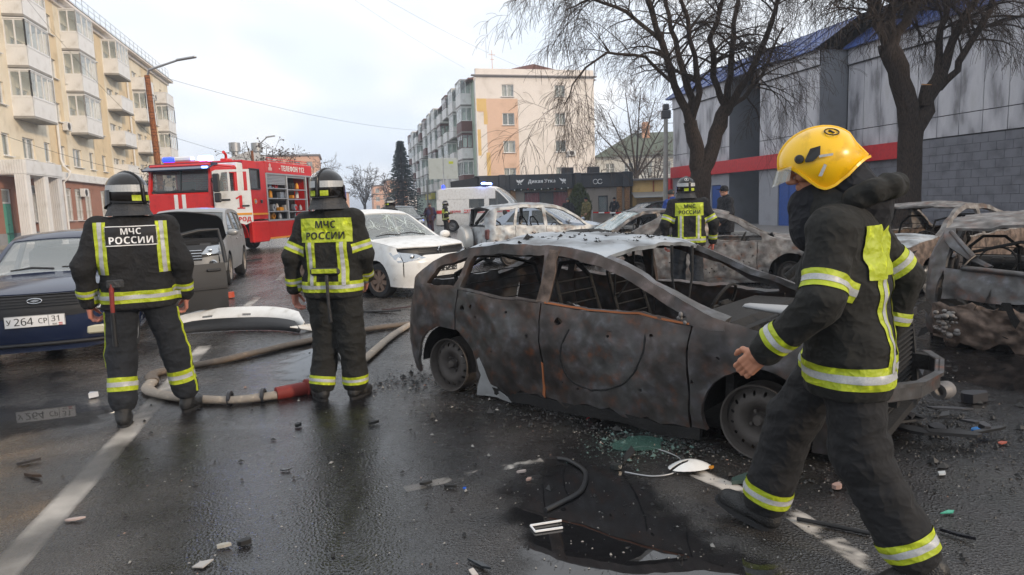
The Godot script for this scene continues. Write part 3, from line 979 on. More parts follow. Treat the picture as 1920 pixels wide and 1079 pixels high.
	for i in 41:
		var x := x0 + (x1 - x0) * i / 40.0
		rl.beam(Vector3(x, 15.8, 0.2), Vector3(x, 16.85, 0.2), 0.03, 0.03)
	for y in [16.15, 16.5, 16.85]:
		rl.beam(Vector3(x0, y, 0.2), Vector3(x1, y, 0.2), 0.025, 0.025)
	part("roof_rail", rl, mats.steel, b)
	for x in [3.0, 9.5, 13.6, 21.0]:
		var ch := Shape.new()
		ch.box(Vector3(x, 16.9, -2.6), Vector3(1.3, 2.2, 0.8), 0.02)
		ch.box(Vector3(x, 18.05, -2.6), Vector3(1.5, 0.12, 1.0), 0.02)
		part("chimney", ch, mats.far_orange if x > 10 else mats.roof_metal, b)
	for x in [1.95, 18.1]:
		down_pipe(b, I, x, 15.5, 4.9)
	for i in stacks.size():
		for k in 4:
			var glazed: bool = [[0, 1, 1, 1], [0, 1, 1, 1], [0, 0, 0, 1], [0, 0, 1, 0], [0, 1, 1, 0], [0, 1, 1, 1]][i][k] == 1
			if k == 0 and i != 2 and i != 3:
				continue
			if k == 0:
				glazed = false
			balcony(b, I, stacks[i][0], 4.55 + 2.7 * k - (0.0 if k else -0.1) + 0.0, stacks[i][1], 1.0, glazed, "white_sheet", "white_trim", 4 if i % 2 == 0 else 3)
	for q in [[3.4, 7.5, 0], [-8.6, 11.5, 0], [18.9, 4.9, 0], [26.6, 13.0, 0], [5.2, 3.3, 0], [-1.5, 3.2, 0]]:
		air_unit(b, Transform3D(Basis(), Vector3(q[0], q[1], 0.02)))

func make_far_flats() -> void:

	var g := wall_at(-3.94 + 0.8 * 0.970, -69.0 - 0.8 * 0.242, 0.242, 0.970)
	var b := thing("apartment_building", "five storey block with pink and ochre painted gable and balconies along its street side", "building", g)
	var I := Transform3D.IDENTITY
	var W := 12.8
	var L := 57.0
	var holes := []
	for y in [12.45, 9.62, 6.85, 4.1]:
		holes.append(Rect2(2.85, y, 1.25, 1.2))
		holes.append(Rect2(8.45, y, 1.12, 1.2))
	var w := Shape.new()
	facade(w, 0, W, 0, 14.5, holes)
	w.quad(Vector3(W, 0, 0), Vector3(W, 0, -L), Vector3(W, 14.5, -L), Vector3(W, 14.5, 0), Vector3.RIGHT)
	w.quad(Vector3(0, 0, -L), Vector3(W, 0, -L), Vector3(W, 14.5, -L), Vector3(0, 14.5, -L), Vector3.FORWARD)
	w.box(Vector3(W / 2 + 0.1, 14.85, -0.2), Vector3(W - 0.2, 0.7, 0.35), 0.02)
	part("wall", w, mats.plaster_white, b)
	var k := 0
	for h in holes:
		k += 1
		window(b, h, I, 1, 0.0, "white_trim", k)
	var pk := Shape.new()
	var inside := []
	for h in holes:
		if h.position.x < 4.5:
			inside.append(h)
	facade(pk, 1.2, 4.5, 0.0, 12.25, inside, 0.01)
	facade(pk, 0.35, 1.2, 10.9, 12.25, [], 0.01)
	part("painted_panel", pk, mats.plaster_peach, b, Transform3D(Basis(), Vector3(0, 0, 0.006)))
	for q in [[0.02, 11.0, 1.2, 1.25], [0.9, 9.7, 0.4, 1.3], [0.1, 6.6, 0.45, 2.6], [1.05, 4.0, 0.4, 2.9], [0.05, 2.0, 0.5, 2.2]]:
		var o := Shape.new()
		o.quad(Vector3(q[0], q[1], 0), Vector3(q[0] + q[2], q[1], 0), Vector3(q[0] + q[2], q[1] + q[3], 0), Vector3(q[0], q[1] + q[3], 0), Vector3.BACK)
		part("painted_panel", o, mats.plaster_ochre, b, Transform3D(Basis(), Vector3(0, 0, 0.012)))
	var mo := Shape.new()
	mo.box(Vector3(W / 2, 14.5, 0.1), Vector3(W + 0.5, 0.14, 0.35), 0.02)
	part("cornice", mo, mats.roof_metal, b)
	var rf := Shape.new()
	rf.quad(Vector3(-0.5, 14.3, -0.4), Vector3(-0.5, 14.3, -L), Vector3(W / 2, 15.8, -L), Vector3(W / 2, 15.8, -0.4), Vector3.UP)
	rf.quad(Vector3(W + 0.5, 14.3, -0.4), Vector3(W + 0.5, 14.3, -L), Vector3(W / 2, 15.8, -L), Vector3(W / 2, 15.8, -0.4), Vector3.UP)
	rf.flat(Vector3(-0.5, 14.3, -L), Vector3(W + 0.5, 14.3, -L), Vector3(W / 2, 15.8, -L), Vector3.FORWARD)
	rf.flat(Vector3(-0.5, 14.3, -0.4), Vector3(W + 0.5, 14.3, -0.4), Vector3(W / 2, 15.8, -0.4), Vector3.BACK)
	rf.box(Vector3(-0.25, 14.2, -L / 2), Vector3(0.6, 0.16, L))
	part("roof", rf, mats.frame_brown, b)
	var cr := Shape.new()
	cr.beam(Vector3(2.2, 15.2, -1.0), Vector3(2.2, 17.2, -1.0), 0.05, 0.05)
	cr.beam(Vector3(1.85, 16.75, -1.0), Vector3(2.55, 16.75, -1.0), 0.04, 0.04)
	cr.beam(Vector3(1.98, 16.3, -1.0), Vector3(2.42, 16.3, -1.0), 0.04, 0.04)
	part("aerial", cr, mats.far_orange, b)
	air_unit(b, Transform3D(Basis(), Vector3(10.2, 6.7, 0.02)))
	down_pipe(b, I, 0.12, 14.2, 4.2, 0.08)

	var s := Transform3D(Basis(Vector3.BACK, Vector3.UP, Vector3.LEFT), Vector3(0, 0, -L))
	var side := Shape.new()
	var sh := []
	for y in [12.2, 9.45, 6.7, 3.95, 1.0]:
		var x := 1.0
		var i := 0
		while x < L - 1.2:
			sh.append(Rect2(x, y, 0.9 if i % 3 else 1.4, 1.35 if y > 2 else 1.9))
			x += 2.05
			i += 1
	facade(side, 0, L, 0, 14.3, sh, 0.12)
	part("wall", side, mats.plaster_mint, b, s)
	for h in sh:
		k += 1
		window(b, h, s, 0, 0.0, "white_trim", k * 3 + 1, -0.1, false)

	var looks := [["frame_brown", "white_sheet", "white_sheet", "white_sheet"], ["white_sheet", "white_sheet", "white_sheet", "white_sheet"]]
	var cols := [55.4, 50.2, 45.6, 40.6, 35.2, 30.6, 25.0, 19.6, 14.0, 8.6, 3.2]
	for i in cols.size():
		for j in 4:
			var brown: bool = i == 0 and j % 2 == 0 or (i > 5 and (i * 5 + j * 3) % 4 == 0) or (i == 0 and j == 3 and false)
			var gl := (i * 3 + j * 2) % 5 != 0 if i != 0 else true
			balcony(b, s, cols[i] - 2.9, 3.75 + 2.72 * j, 2.9, 1.1, gl, "frame_brown" if brown else "white_sheet", "frame_brown" if (i + j) % 4 == 1 else "white_trim", 3)
	for q in [[44.0, "sign_violet", lin(0.14, 0.03, 0.10), 6.0], [34.0, "sign_pale", lin(0.35, 0.45, 0.40), 7.0], [22.0, "sign_lemon", lin(0.60, 0.52, 0.10), 7.0]]:
		var sg := Shape.new()
		sg.box(Vector3(q[0], 3.2, 0.35), Vector3(q[3], 0.9, 0.6), 0.02)
		part("shop_sign", sg, mat(q[1], q[2], 0.5), b, s)
	var eye := Shape.new()
	eye.box(Vector3(W + 0.4, 5.1, -1.0), Vector3(0.1, 0.1, 0.8))
	part("bracket", eye, mats.steel, b)

func make_shop() -> void:

	var b := thing("retail_building", "grey panelled shop hall with blue metal roof, red band and blue doors", "building", wall_at(12.9, -32.5, -0.970, 0.242))

	var doors := [Rect2(0.0, 0.0, 1.5, 2.2), Rect2(-6.0, 0.0, 1.0, 2.25)]
	var low := Shape.new()
	facade(low, -10.5, -4.2, 0.0, 3.5, [doors[1]], 0.12)
	var low2 := Shape.new()
	facade(low2, -1.5, 2.8, 0.0, 3.5, [doors[0]], 0.12)
	part("lower_wall", low, skin_tex(mat("wall_pale_gray", lin(0.27, 0.28, 0.31), 0.7), shared.dirt, 4.0, null, 0.0, true), b)
	part("lower_wall", low2, mats.wall_pale_gray, b)
	var core := Shape.new()
	core.quad(Vector3(-4.2, 0, -2.0), Vector3(-1.5, 0, -2.0), Vector3(-1.5, 7.7, -2.0), Vector3(-4.2, 7.7, -2.0), Vector3.BACK)
	for q in [[-4.2, 1.0], [-1.5, -1.0]]:
		core.quad(Vector3(q[0], 0, 0), Vector3(q[0], 0, -2.0), Vector3(q[0], 7.7, -2.0), Vector3(q[0], 7.7, 0), Vector3(q[1], 0, 0))
	core.quad(Vector3(2.8, 0, -0.02), Vector3(2.8, 0, -1.41), Vector3(2.8, 7.72, -1.41), Vector3(2.8, 7.72, -0.02), Vector3.RIGHT)
	core.quad(Vector3(-10.5, 0, -0.02), Vector3(-10.5, 0, -14), Vector3(-10.5, 8.4, -14), Vector3(-10.5, 7.72, -0.02), Vector3.LEFT)
	core.quad(Vector3(26, 0, -1.42), Vector3(26, 0, -14), Vector3(26, 8.4, -14), Vector3(26, 7.7, -1.42), Vector3.RIGHT)
	core.quad(Vector3(-10.5, 0, -14), Vector3(26, 0, -14), Vector3(26, 8.4, -14), Vector3(-10.5, 8.4, -14), Vector3.FORWARD)
	core.quad(Vector3(-10.5, 8.35, -2.4), Vector3(26, 8.35, -2.4), Vector3(26, 8.4, -14), Vector3(-10.5, 8.4, -14), Vector3.UP)

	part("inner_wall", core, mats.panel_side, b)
	var back := Shape.new()
	for q in [[-10.48, -4.22, -0.05], [-1.48, 2.78, -0.05], [2.8, 26.0, -1.46]]:
		back.quad(Vector3(q[0], 3.46, q[2]), Vector3(q[1], 3.46, q[2]), Vector3(q[1], 7.7, q[2]), Vector3(q[0], 7.7, q[2]), Vector3.BACK)
	part("panel_backing", back, mats.panel_gap, b)

	var rows := [[3.5, 4.24], [4.27, 7.03], [7.08, 7.72]]
	for q in [[-10.5, -4.2, 7, 0.0], [-1.5, 2.8, 5, 0.0], [2.85, 26.0, 25, -1.40]]:
		for r in 3:
			for i in q[2]:
				var w: float = (q[1] - q[0]) / q[2]
				var key := "panel %.3f %d" % [w, r]
				if not shared.has(key):
					var s := Shape.new()
					s.box(Vector3(w / 2, (rows[r][1] - rows[r][0]) / 2, -0.02), Vector3(w - 0.025, rows[r][1] - rows[r][0], 0.045), 0.004)
					shared[key] = s.mesh()
				part("wall_panel", shared[key], mats.panel_gray, b, Transform3D(Basis(), Vector3(q[0] + w * i, rows[r][0], q[3] + (0.06 if r == 2 else 0.0))))
	for q in [[-10.52, -4.18, 0.05], [-1.52, 2.82, 0.05], [2.83, 26.0, -1.35]]:
		var t := Shape.new()
		t.box(Vector3((q[0] + q[1]) / 2, 7.055, q[2]), Vector3(q[1] - q[0], 0.04, 0.06))
		part("trim", t, mats.panel_gap, b)
	for x in 3:
		var sd := Shape.new()
		sd.box(Vector3(-4.05 + 0.85 * x + 0.3, 5.6, -1.97), Vector3(0.8, 2.6, 0.03), 0.004)
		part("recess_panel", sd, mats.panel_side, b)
	var vent := Shape.new()
	for i in 8:
		vent.box(Vector3(-3.1 + 0.07 * i, 4.0, -1.93), Vector3(0.03, 0.55, 0.05))
	part("vent_grille", vent, mats.dark_steel, b)

	var red := Shape.new()
	red.box(Vector3(-3.85, 3.18, 0.12), Vector3(13.3, 0.68, 0.16), 0.01)
	red.box(Vector3(-10.7, 1.42, 0.12), Vector3(0.42, 2.84, 0.16), 0.01)
	red.box(Vector3(4.6, 3.18, -1.28), Vector3(3.5, 0.66, 0.16), 0.01)
	red.box(Vector3(2.88, 3.18, -0.56), Vector3(0.14, 0.66, 1.2), 0.01)
	part("red_band", red, mats.sign_red, b)
	for d in doors:
		var s := Shape.new()
		var n := 2 if d.size.x > 1.2 else 1
		for i in n:
			s.box(Vector3(d.position.x + d.size.x / n * (i + 0.5), d.size.y / 2, -0.08), Vector3(d.size.x / n - 0.02, d.size.y - 0.02, 0.05), 0.01)
		var dn := part("door", s, mats.door_blue, b)
		var h := Shape.new()
		h.box(Vector3(d.get_center().x + 0.09, 1.05, -0.03), Vector3(0.03, 0.2, 0.05), 0.006)
		part("handle", h, mats.dark_steel, dn)

	for i in 30:
		var a := -11.0 + i * 1.25
		var z := 0.25 if a < 2.4 else -1.15
		var s := Shape.new()
		s.quad(Vector3(a, 7.74, z), Vector3(a + 1.24, 7.74, z), Vector3(a + 1.24, 9.2, z - 2.2), Vector3(a, 9.2, z - 2.2), Vector3(0, 1, 0.5))
		s.quad(Vector3(a, 7.70, z), Vector3(a + 1.24, 7.70, z), Vector3(a + 1.24, 7.74, z), Vector3(a, 7.74, z), Vector3.BACK)
		s.beam(Vector3(a, 7.76, z), Vector3(a, 9.22, z - 2.2), 0.03, 0.05)
		part("roof_sheet", s, mats.roof_blue, b)
	var top := Shape.new()
	top.quad(Vector3(-11, 9.19, -1.9), Vector3(26.5, 9.19, -1.9), Vector3(26.5, 9.19, -14), Vector3(-11, 9.19, -14), Vector3.UP)
	top.quad(Vector3(-11, 7.7, 0.25), Vector3(-11, 9.19, -1.95), Vector3(-11, 9.19, -14), Vector3(-11, 7.7, -14), Vector3.LEFT)
	part("roof_deck", top, mats.roof_metal, b)
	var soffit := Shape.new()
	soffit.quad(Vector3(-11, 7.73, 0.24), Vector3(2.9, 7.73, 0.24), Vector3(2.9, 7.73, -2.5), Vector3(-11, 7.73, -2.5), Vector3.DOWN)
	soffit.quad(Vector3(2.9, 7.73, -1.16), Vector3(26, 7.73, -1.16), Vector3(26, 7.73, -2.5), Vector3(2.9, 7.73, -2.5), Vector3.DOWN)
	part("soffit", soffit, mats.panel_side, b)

	var bed := Shape.new()
	bed.quad(Vector3(2.8, 0, -1.43), Vector3(26, 0, -1.43), Vector3(26, 3.48, -1.43), Vector3(2.8, 3.48, -1.43), Vector3.BACK)
	part("tile_bed", bed, mats.panel_gap, b)
	var tl := Shape.new()
	tl.box(Vector3(0.2975, 0.1475, 0), Vector3(0.591, 0.291, 0.03), 0.004)
	var tm := tl.mesh()
	var rest := Shape.new()
	var rg := RandomNumberGenerator.new()
	rg.seed = 5
	var count := 0
	for i in 38:
		for j in 11:
			var x := 3.0 + 0.6 * i + (0.3 if j % 2 else 0.0)
			var at := Transform3D(Basis(), Vector3(x, 0.15 + 0.3 * j, -1.415 + rg.randf_range(-0.002, 0.002)))
			if x + 0.6 > 26.0:
				continue
			if x < 18.5 and j > 1 and count < 300:
				count += 1
				part("wall_tile", tm, mats.tile_gray, b, at)
			else:
				rest.xf = at
				rest.box(Vector3(0.2975, 0.1475, 0), Vector3(0.591, 0.291, 0.03), 0.004)
	var rs := part("wall_tiles", rest, mats.tile_gray, b)
	rs.set_meta("kind", "stuff")

func make_cafe() -> void:
	var z0 := -50.0
	var b := thing("cafe", "low black and beige cafe with a white lettered black fascia and red curtains", "cafe", wall_at(-2.4, z0, 0.10, 0.995))
	var W := 11.6
	var w := Shape.new()
	var hole := [Rect2(3.55, 0.1, 3.4, 2.35), Rect2(8.85 + 0.3, 0.75, 0.75, 1.25)]
	facade(w, 0.6, W, 0, 2.75, hole, 0.25)
	closed_box(w, 0.0, W, 3.3, 8.0)
	part("wall", w, mats.cafe_gray, b)
	var f := Shape.new()
	f.box(Vector3(3.6, 3.15, 0.12), Vector3(6.8, 1.05, 0.35), 0.03)
	f.box(Vector3(9.5, 3.15, 0.06), Vector3(4.6, 1.05, 0.3), 0.03)
	for x in [1.9, 2.7, 6.9, 7.55, 11.2]:
		f.box(Vector3(x, 3.17, 0.16), Vector3(0.5, 1.15, 0.42), 0.04)
	f.beam(Vector3(0.2, 3.15, 0.1), Vector3(-1.7, 3.0, -2.5), 0.3, 0.9)
	f.box(Vector3(W / 2, 3.66, -1.0), Vector3(W + 0.2, 0.10, 2.6), 0.02)
	part("fascia", f, mats.cafe_black, b)
	for x in [7.0, 7.5, 10.75, 11.35, 2.7]:
		var t := Shape.new()
		t.box(Vector3(x, 1.32, 0.06), Vector3(0.38, 2.64, 0.2), 0.02)
		part("timber_post", t, mats.timber, b)
	var dk := Shape.new()
	dk.quad(Vector3(3.5, 0.0, -0.6), Vector3(7.0, 0.0, -0.6), Vector3(7.0, 2.5, -0.6), Vector3(3.5, 2.5, -0.6), Vector3.BACK)
	part("room", dk, mats.room_dark, b)
	for x in [3.6, 5.75]:
		var c := Shape.new()
		for i in 10:
			var xa: float = x + i * 0.115
			c.quad(Vector3(xa, 0.15, -0.30 - 0.05 * (i % 2)), Vector3(xa + 0.115, 0.15, -0.30 - 0.05 * ((i + 1) % 2)), Vector3(xa + 0.115, 2.4, -0.30 - 0.05 * ((i + 1) % 2)), Vector3(xa, 2.4, -0.30 - 0.05 * (i % 2)), Vector3.BACK)
		part("curtain", c, mats.curtain_red, b)
	var fr := Shape.new()
	for x in [3.55, 4.75, 5.7, 6.92]:
		fr.box(Vector3(x, 1.25, -0.06), Vector3(0.09, 2.4, 0.1))
	fr.box(Vector3(5.25, 2.42, -0.06), Vector3(3.4, 0.08, 0.1))
	fr.box(Vector3(5.22, 0.14, -0.06), Vector3(3.36, 0.12, 0.1))
	var door := part("door_frame", fr, mats.cafe_black, b)
	var gl := Shape.new()
	gl.quad(Vector3(3.6, 0.2, -0.08), Vector3(6.9, 0.2, -0.08), Vector3(6.9, 2.4, -0.08), Vector3(3.6, 2.4, -0.08), Vector3.BACK)
	part("pane", gl, mats.cafe_glass, door)
	window(b, hole[1], Transform3D.IDENTITY, 0, 0.0, "cafe_black", 0)

	var ga := Shape.new()
	var rg := RandomNumberGenerator.new()
	rg.seed = 3
	for i in 500:
		var o := Vector3(rg.randf_range(2.6, 7.0), 2.62 + rg.randf_range(-0.1, 0.06), 0.3 + rg.randf_range(-0.07, 0.07))
		var d := Vector3(rg.randfn(), rg.randfn() - 0.5, rg.randfn()).normalized() * 0.12
		ga.flat(o, o + d, o + Vector3(0.02, 0.02, 0), Vector3.BACK)
	var gn := part("garland", ga, mat("needle_green", lin(0.01, 0.03, 0.015), 0.9), b)
	for i in 9:
		var lb := Shape.new()
		lb.ball(Vector3(2.8 + i * 0.5, 2.58 + 0.03 * (i % 3), 0.37), Vector3.ONE * 0.05, 8, 6)
		part("garland_ball", lb, mats.lamp_red if i % 4 == 2 else mats.lamp_clear, gn)
	var t1 := letters("Дикая Утка", 0.26, 0.03, true)
	part("sign_lettering", t1, mats.badge_white, b, Transform3D(Basis(), Vector3(4.85, 3.2, 0.32)))
	for x in [3.2, 6.5]:
		var bd := Shape.new()
		for g in [-1.0, 1.0]:
			bd.prism(PackedVector2Array([Vector2(0, 0), Vector2(g * 0.10, 0.10), Vector2(g * 0.36, 0.20), Vector2(g * 0.26, 0.06), Vector2(g * 0.20, -0.02), Vector2(g * 0.08, -0.08)]), 0, 0.03)
			bd.prism(PackedVector2Array([Vector2(0, -0.06), Vector2(g * 0.16, -0.20), Vector2(g * 0.08, -0.22)]), 0, 0.03)
		bd.box(Vector3(0, 0.02, 0.015), Vector3(0.08, 0.22, 0.034))
		part("bird_emblem", bd, mats.badge_white, b, Transform3D(Basis(), Vector3(x, 3.2, 0.30)))
	for i in 6:
		var h := Shape.new()
		var p := PackedVector3Array()
		for k in 11:
			p.append(Vector3(3.6 + i * 0.95 + cos(PI * k / 10) * 0.18, 3.7 + sin(PI * k / 10) * 0.65, 0.0))
		var r := PackedFloat32Array()
		r.resize(11)
		r.fill(0.02)
		h.tube(p, r, 5)
		part("roof_hoop", h, mats.dark_steel, b)
	for x in [8.9, 9.25]:
		var ring := Shape.new()
		var p := PackedVector3Array()
		var r := PackedFloat32Array()
		for k in 15:
			p.append(Vector3(x + cos(TAU * k / 14 * 0.85 + 0.6) * 0.17, 3.05 + sin(TAU * k / 14 * 0.85 + 0.6) * 0.17, 0.24))
			r.append(0.025)
		ring.tube(p, r, 6)
		part("ring_emblem", ring, mats.badge_white, b)
	for x in [7.0, 9.0]:
		var ac := Shape.new()
		ac.box(Vector3(x, 3.95, -0.9), Vector3(0.9, 0.5, 0.5), 0.03)
		part("roof_unit", ac, mats.dark_steel, b)

func make_background() -> void:

	var k := thing("kiosk", "small yellow kiosk with grey sloping awning right of the cafe", "kiosk", wall_at(9.4, -51.5, 0.05, 0.998))
	var w := Shape.new()
	facade(w, 0, 4.4, 0, 3.05, [Rect2(0.3, 0.4, 2.6, 1.25)], 0.15)
	closed_box(w, 0, 4.4, 3.05, 4.0)
	part("wall", w, mats.kiosk_yellow, k)
	var sh := Shape.new()
	for i in 5:
		sh.box(Vector3(1.6, 0.53 + 0.25 * i, -0.1), Vector3(2.56, 0.24, 0.04), 0.02)
	part("shutter", sh, skin_tex(mat("shutter_cream", lin(0.55, 0.40, 0.22), 0.6), shared.dirt, 2.0), k)
	var a := Shape.new()
	a.beam(Vector3(1.7, 2.15, 0.02), Vector3(1.7, 1.75, 1.1), 3.6, 0.05)
	part("awning", a, mats.steel, k)
	var r := Shape.new()
	r.box(Vector3(2.2, 3.12, -1.9), Vector3(4.8, 0.14, 4.5), 0.02)
	part("roof", r, mats.roof_metal, k)
	for x in [1.6, 3.55, 4.2]:
		var p := Shape.new()
		p.box(Vector3(x, 2.5, 0.05), Vector3(0.1, 1.0, 0.1))
		part("post", p, mats.rust_edge, k)

	var bw := thing("brick_building", "low red brick outbuilding between the kiosk and the red band", "building", wall_at(11.4, -46.0, -0.15, 0.99))
	var core := Shape.new()
	core.box(Vector3(1.6, 1.6, -1.0), Vector3(3.4, 3.2, 1.9))
	part("wall", core, mat("mortar", lin(0.22, 0.17, 0.15), 0.95), bw)
	var br := Shape.new()
	br.box(Vector3.ZERO, Vector3(0.245, 0.07, 0.05), 0.006)
	var bm := br.mesh()
	var rest := Shape.new()
	var n := 0
	for j in 38:
		for i in 13:
			var at := Vector3(0.02 + 0.26 * i + (0.13 if j % 2 else 0.0), 0.06 + j * 0.083, -0.035)
			if n < 300 and j > 14:
				n += 1
				part("brick", bm, mats.brick_red, bw, Transform3D(Basis(), at))
			else:
				rest.xf = Transform3D(Basis(), at)
				rest.box(Vector3.ZERO, Vector3(0.245, 0.07, 0.05), 0.006)
	part("bricks", rest, mats.brick_red, bw).set_meta("kind", "stuff")

	var h := thing("house", "pale two storey house with green hipped roof behind the bare trees", "house", wall_at(11.0, -84.0, -0.05, 0.998))
	var hs := Shape.new()
	var hh := []
	for i in 7:
		hh.append(Rect2(1.0 + i * 2.3, 1.2, 1.1, 1.8))
		hh.append(Rect2(1.0 + i * 2.3, 4.6, 1.1, 1.6))
	facade(hs, 0, 17, 0, 7.0, hh)
	closed_box(hs, 0, 17, 7.0, 9.0)
	part("wall", hs, skin_tex(mat("plaster_pale", lin(0.60, 0.60, 0.56), 0.9), shared.dirt, 6.0), h)
	for i in hh.size():
		window(h, hh[i], Transform3D.IDENTITY, 1, 0.6, "white_trim", i)
	var hr := Shape.new()
	var e := [Vector3(-0.5, 7, 0.5), Vector3(17.5, 7, 0.5), Vector3(17.5, 7, -9.5), Vector3(-0.5, 7, -9.5)]
	var r0 := Vector3(5, 10.2, -4.5)
	var r1 := Vector3(12, 10.2, -4.5)
	hr.quad(e[0], e[1], r1, r0, Vector3(0, 1, 1))
	hr.quad(e[2], e[3], r0, r1, Vector3(0, 1, -1))
	hr.flat(e[1], e[2], r1, Vector3(1, 1, 0))
	hr.flat(e[3], e[0], r0, Vector3(-1, 1, 0))
	var rf := part("roof", hr, mats.green_roof, h)
	var ch := Shape.new()
	ch.box(Vector3(6.5, 10.4, -3.6), Vector3(0.9, 2.0, 0.9), 0.02)
	part("chimney", ch, mats.far_orange, rf)

	var far := [
		[-56.0, -150.0, 14.0, 14.0, 4, "sunlit orange block rising behind the fire engine"],
		[-53.0, -190.0, 8.0, 6.5, 2, "small orange block low behind the second helmet"],
		[-46.0, -230.0, 9.0, 9.5, 3, "pinkish distant block left of the spruce"],
		[-34.0, -190.0, 5.5, 9.5, 3, "narrow orange house front next to the spruce"],
		[-48.0, -290.0, 40.0, 9.0, 2, "long low pale block closing the street"],
	]
	for q in far:
		var f := thing("distant_building", q[5], "building", wall_at(q[0], q[1], 0.242, 0.970))
		var s := Shape.new()
		var hl := []
		for i in int(q[2] / 2.6):
			for j in q[4]:
				hl.append(Rect2(0.8 + i * 2.6, 1.4 + j * (q[3] - 1.0) / q[4], 1.3, 1.5))
		facade(s, 0, q[2], 0, q[3], hl, 0.2)
		closed_box(s, 0, q[2], q[3], 14.0)
		part("wall", s, mats.far_orange if q[2] < 30 else mats.plaster_white, f)
		for i in hl.size():
			window(f, hl[i], Transform3D.IDENTITY, 1, 0.0, "white_trim", i, -0.15, false)
		var t := Shape.new()
		t.box(Vector3(q[2] / 2, q[3] + 0.1, -7), Vector3(q[2] + 0.8, 0.35, 14.8), 0.05)
		part("roof", t, mats.roof_metal, f)

	var v := thing("low_house", "low grey house with two round roof vents beside the orange lamp post", "house", wall_at(-33.5, -76.0, 0.45, 0.89))
	var vs := Shape.new()
	var vh := [Rect2(1.2, 1.2, 1.2, 1.5), Rect2(4.0, 1.2, 1.2, 1.5), Rect2(1.2, 4.2, 1.2, 1.5), Rect2(4.0, 4.2, 1.2, 1.5)]
	facade(vs, 0, 9, 0, 6.8, vh)
	closed_box(vs, 0, 9, 6.8, 9)
	part("wall", vs, mats.plaster_white, v)
	for i in vh.size():
		window(v, vh[i], Transform3D.IDENTITY, 1, 0.0, "white_trim", i)
	var vr := Shape.new()
	vr.prism(PackedVector2Array([Vector2(-0.5, 6.8), Vector2(9.5, 6.8), Vector2(4.5, 8.6)]), 0.4, -9.4)
	var vrn := part("roof", vr, mats.steel, v)
	for x in [3.2, 5.6]:
		var vv := Shape.new()
		vv.xf = Transform3D(Basis(), Vector3(x, 7.8, -2.0))
		vv.lathe(PackedVector2Array([Vector2(0.0, 2.0), Vector2(0.62, 1.9), Vector2(0.62, 0.9), Vector2(0.4, 0.85), Vector2(0.4, 0.0)]), 14)
		part("vent", vv, mats.steel, vrn)

# ================================================================== car bodies
func cv(p: PackedVector2Array, x: float) -> float:
	var m := p.size()
	if x <= p[0].x: return p[0].y
	if x >= p[m - 1].x: return p[m - 1].y
	var i := 0
	while p[i + 1].x < x:
		i += 1
	var h := p[i + 1].x - p[i].x
	var s := (p[i + 1].y - p[i].y) / h
	var t0 := s
	var t1 := s
	if i > 0:
		var q := (p[i].y - p[i - 1].y) / (p[i].x - p[i - 1].x)
		t0 = 0.0 if q * s <= 0.0 else 2.0 * q * s / (q + s)
	if i < m - 2:
		var q := (p[i + 2].y - p[i + 1].y) / (p[i + 2].x - p[i + 1].x)
		t1 = 0.0 if q * s <= 0.0 else 2.0 * q * s / (q + s)
	var t := (x - p[i].x) / h
	var t2 := t * t
	var t3 := t2 * t
	return p[i].y * (2 * t3 - 3 * t2 + 1) + h * t0 * (t3 - 2 * t2 + t) + p[i + 1].y * (3 * t2 - 2 * t3) + h * t1 * (t3 - t2)

func pts(a: Array) -> PackedVector2Array:
	var o := PackedVector2Array()
	for i in range(0, a.size(), 2):
		o.append(Vector2(a[i], a[i + 1]))
	return o

func cut_cell(r: Rect2, outline: PackedVector2Array, holes: Array, depth: int, out: Array) -> void:
	var c := PackedVector2Array([r.position, Vector2(r.end.x, r.position.y), r.end, Vector2(r.position.x, r.end.y)])
	var list: Array = Geometry2D.intersect_polygons(c, outline)
	for h in holes:
		var nxt := []
		for q in list:
			nxt.append_array(Geometry2D.clip_polygons(q, h))
		list = nxt
	for q in list:
		if Geometry2D.is_polygon_clockwise(q) and list.size() > 1:
			if depth < 5:
				var a := Vector2(r.size.x * 0.47, r.size.y)
				if r.size.y > r.size.x:
					a = Vector2(r.size.x, r.size.y * 0.47)
					cut_cell(Rect2(r.position, a), outline, holes, depth + 1, out)
					cut_cell(Rect2(r.position + Vector2(0, a.y), Vector2(r.size.x, r.size.y - a.y)), outline, holes, depth + 1, out)
				else:
					cut_cell(Rect2(r.position, a), outline, holes, depth + 1, out)
					cut_cell(Rect2(r.position + Vector2(a.x, 0), Vector2(r.size.x - a.x, r.size.y)), outline, holes, depth + 1, out)
			return
	out.append_array(list)

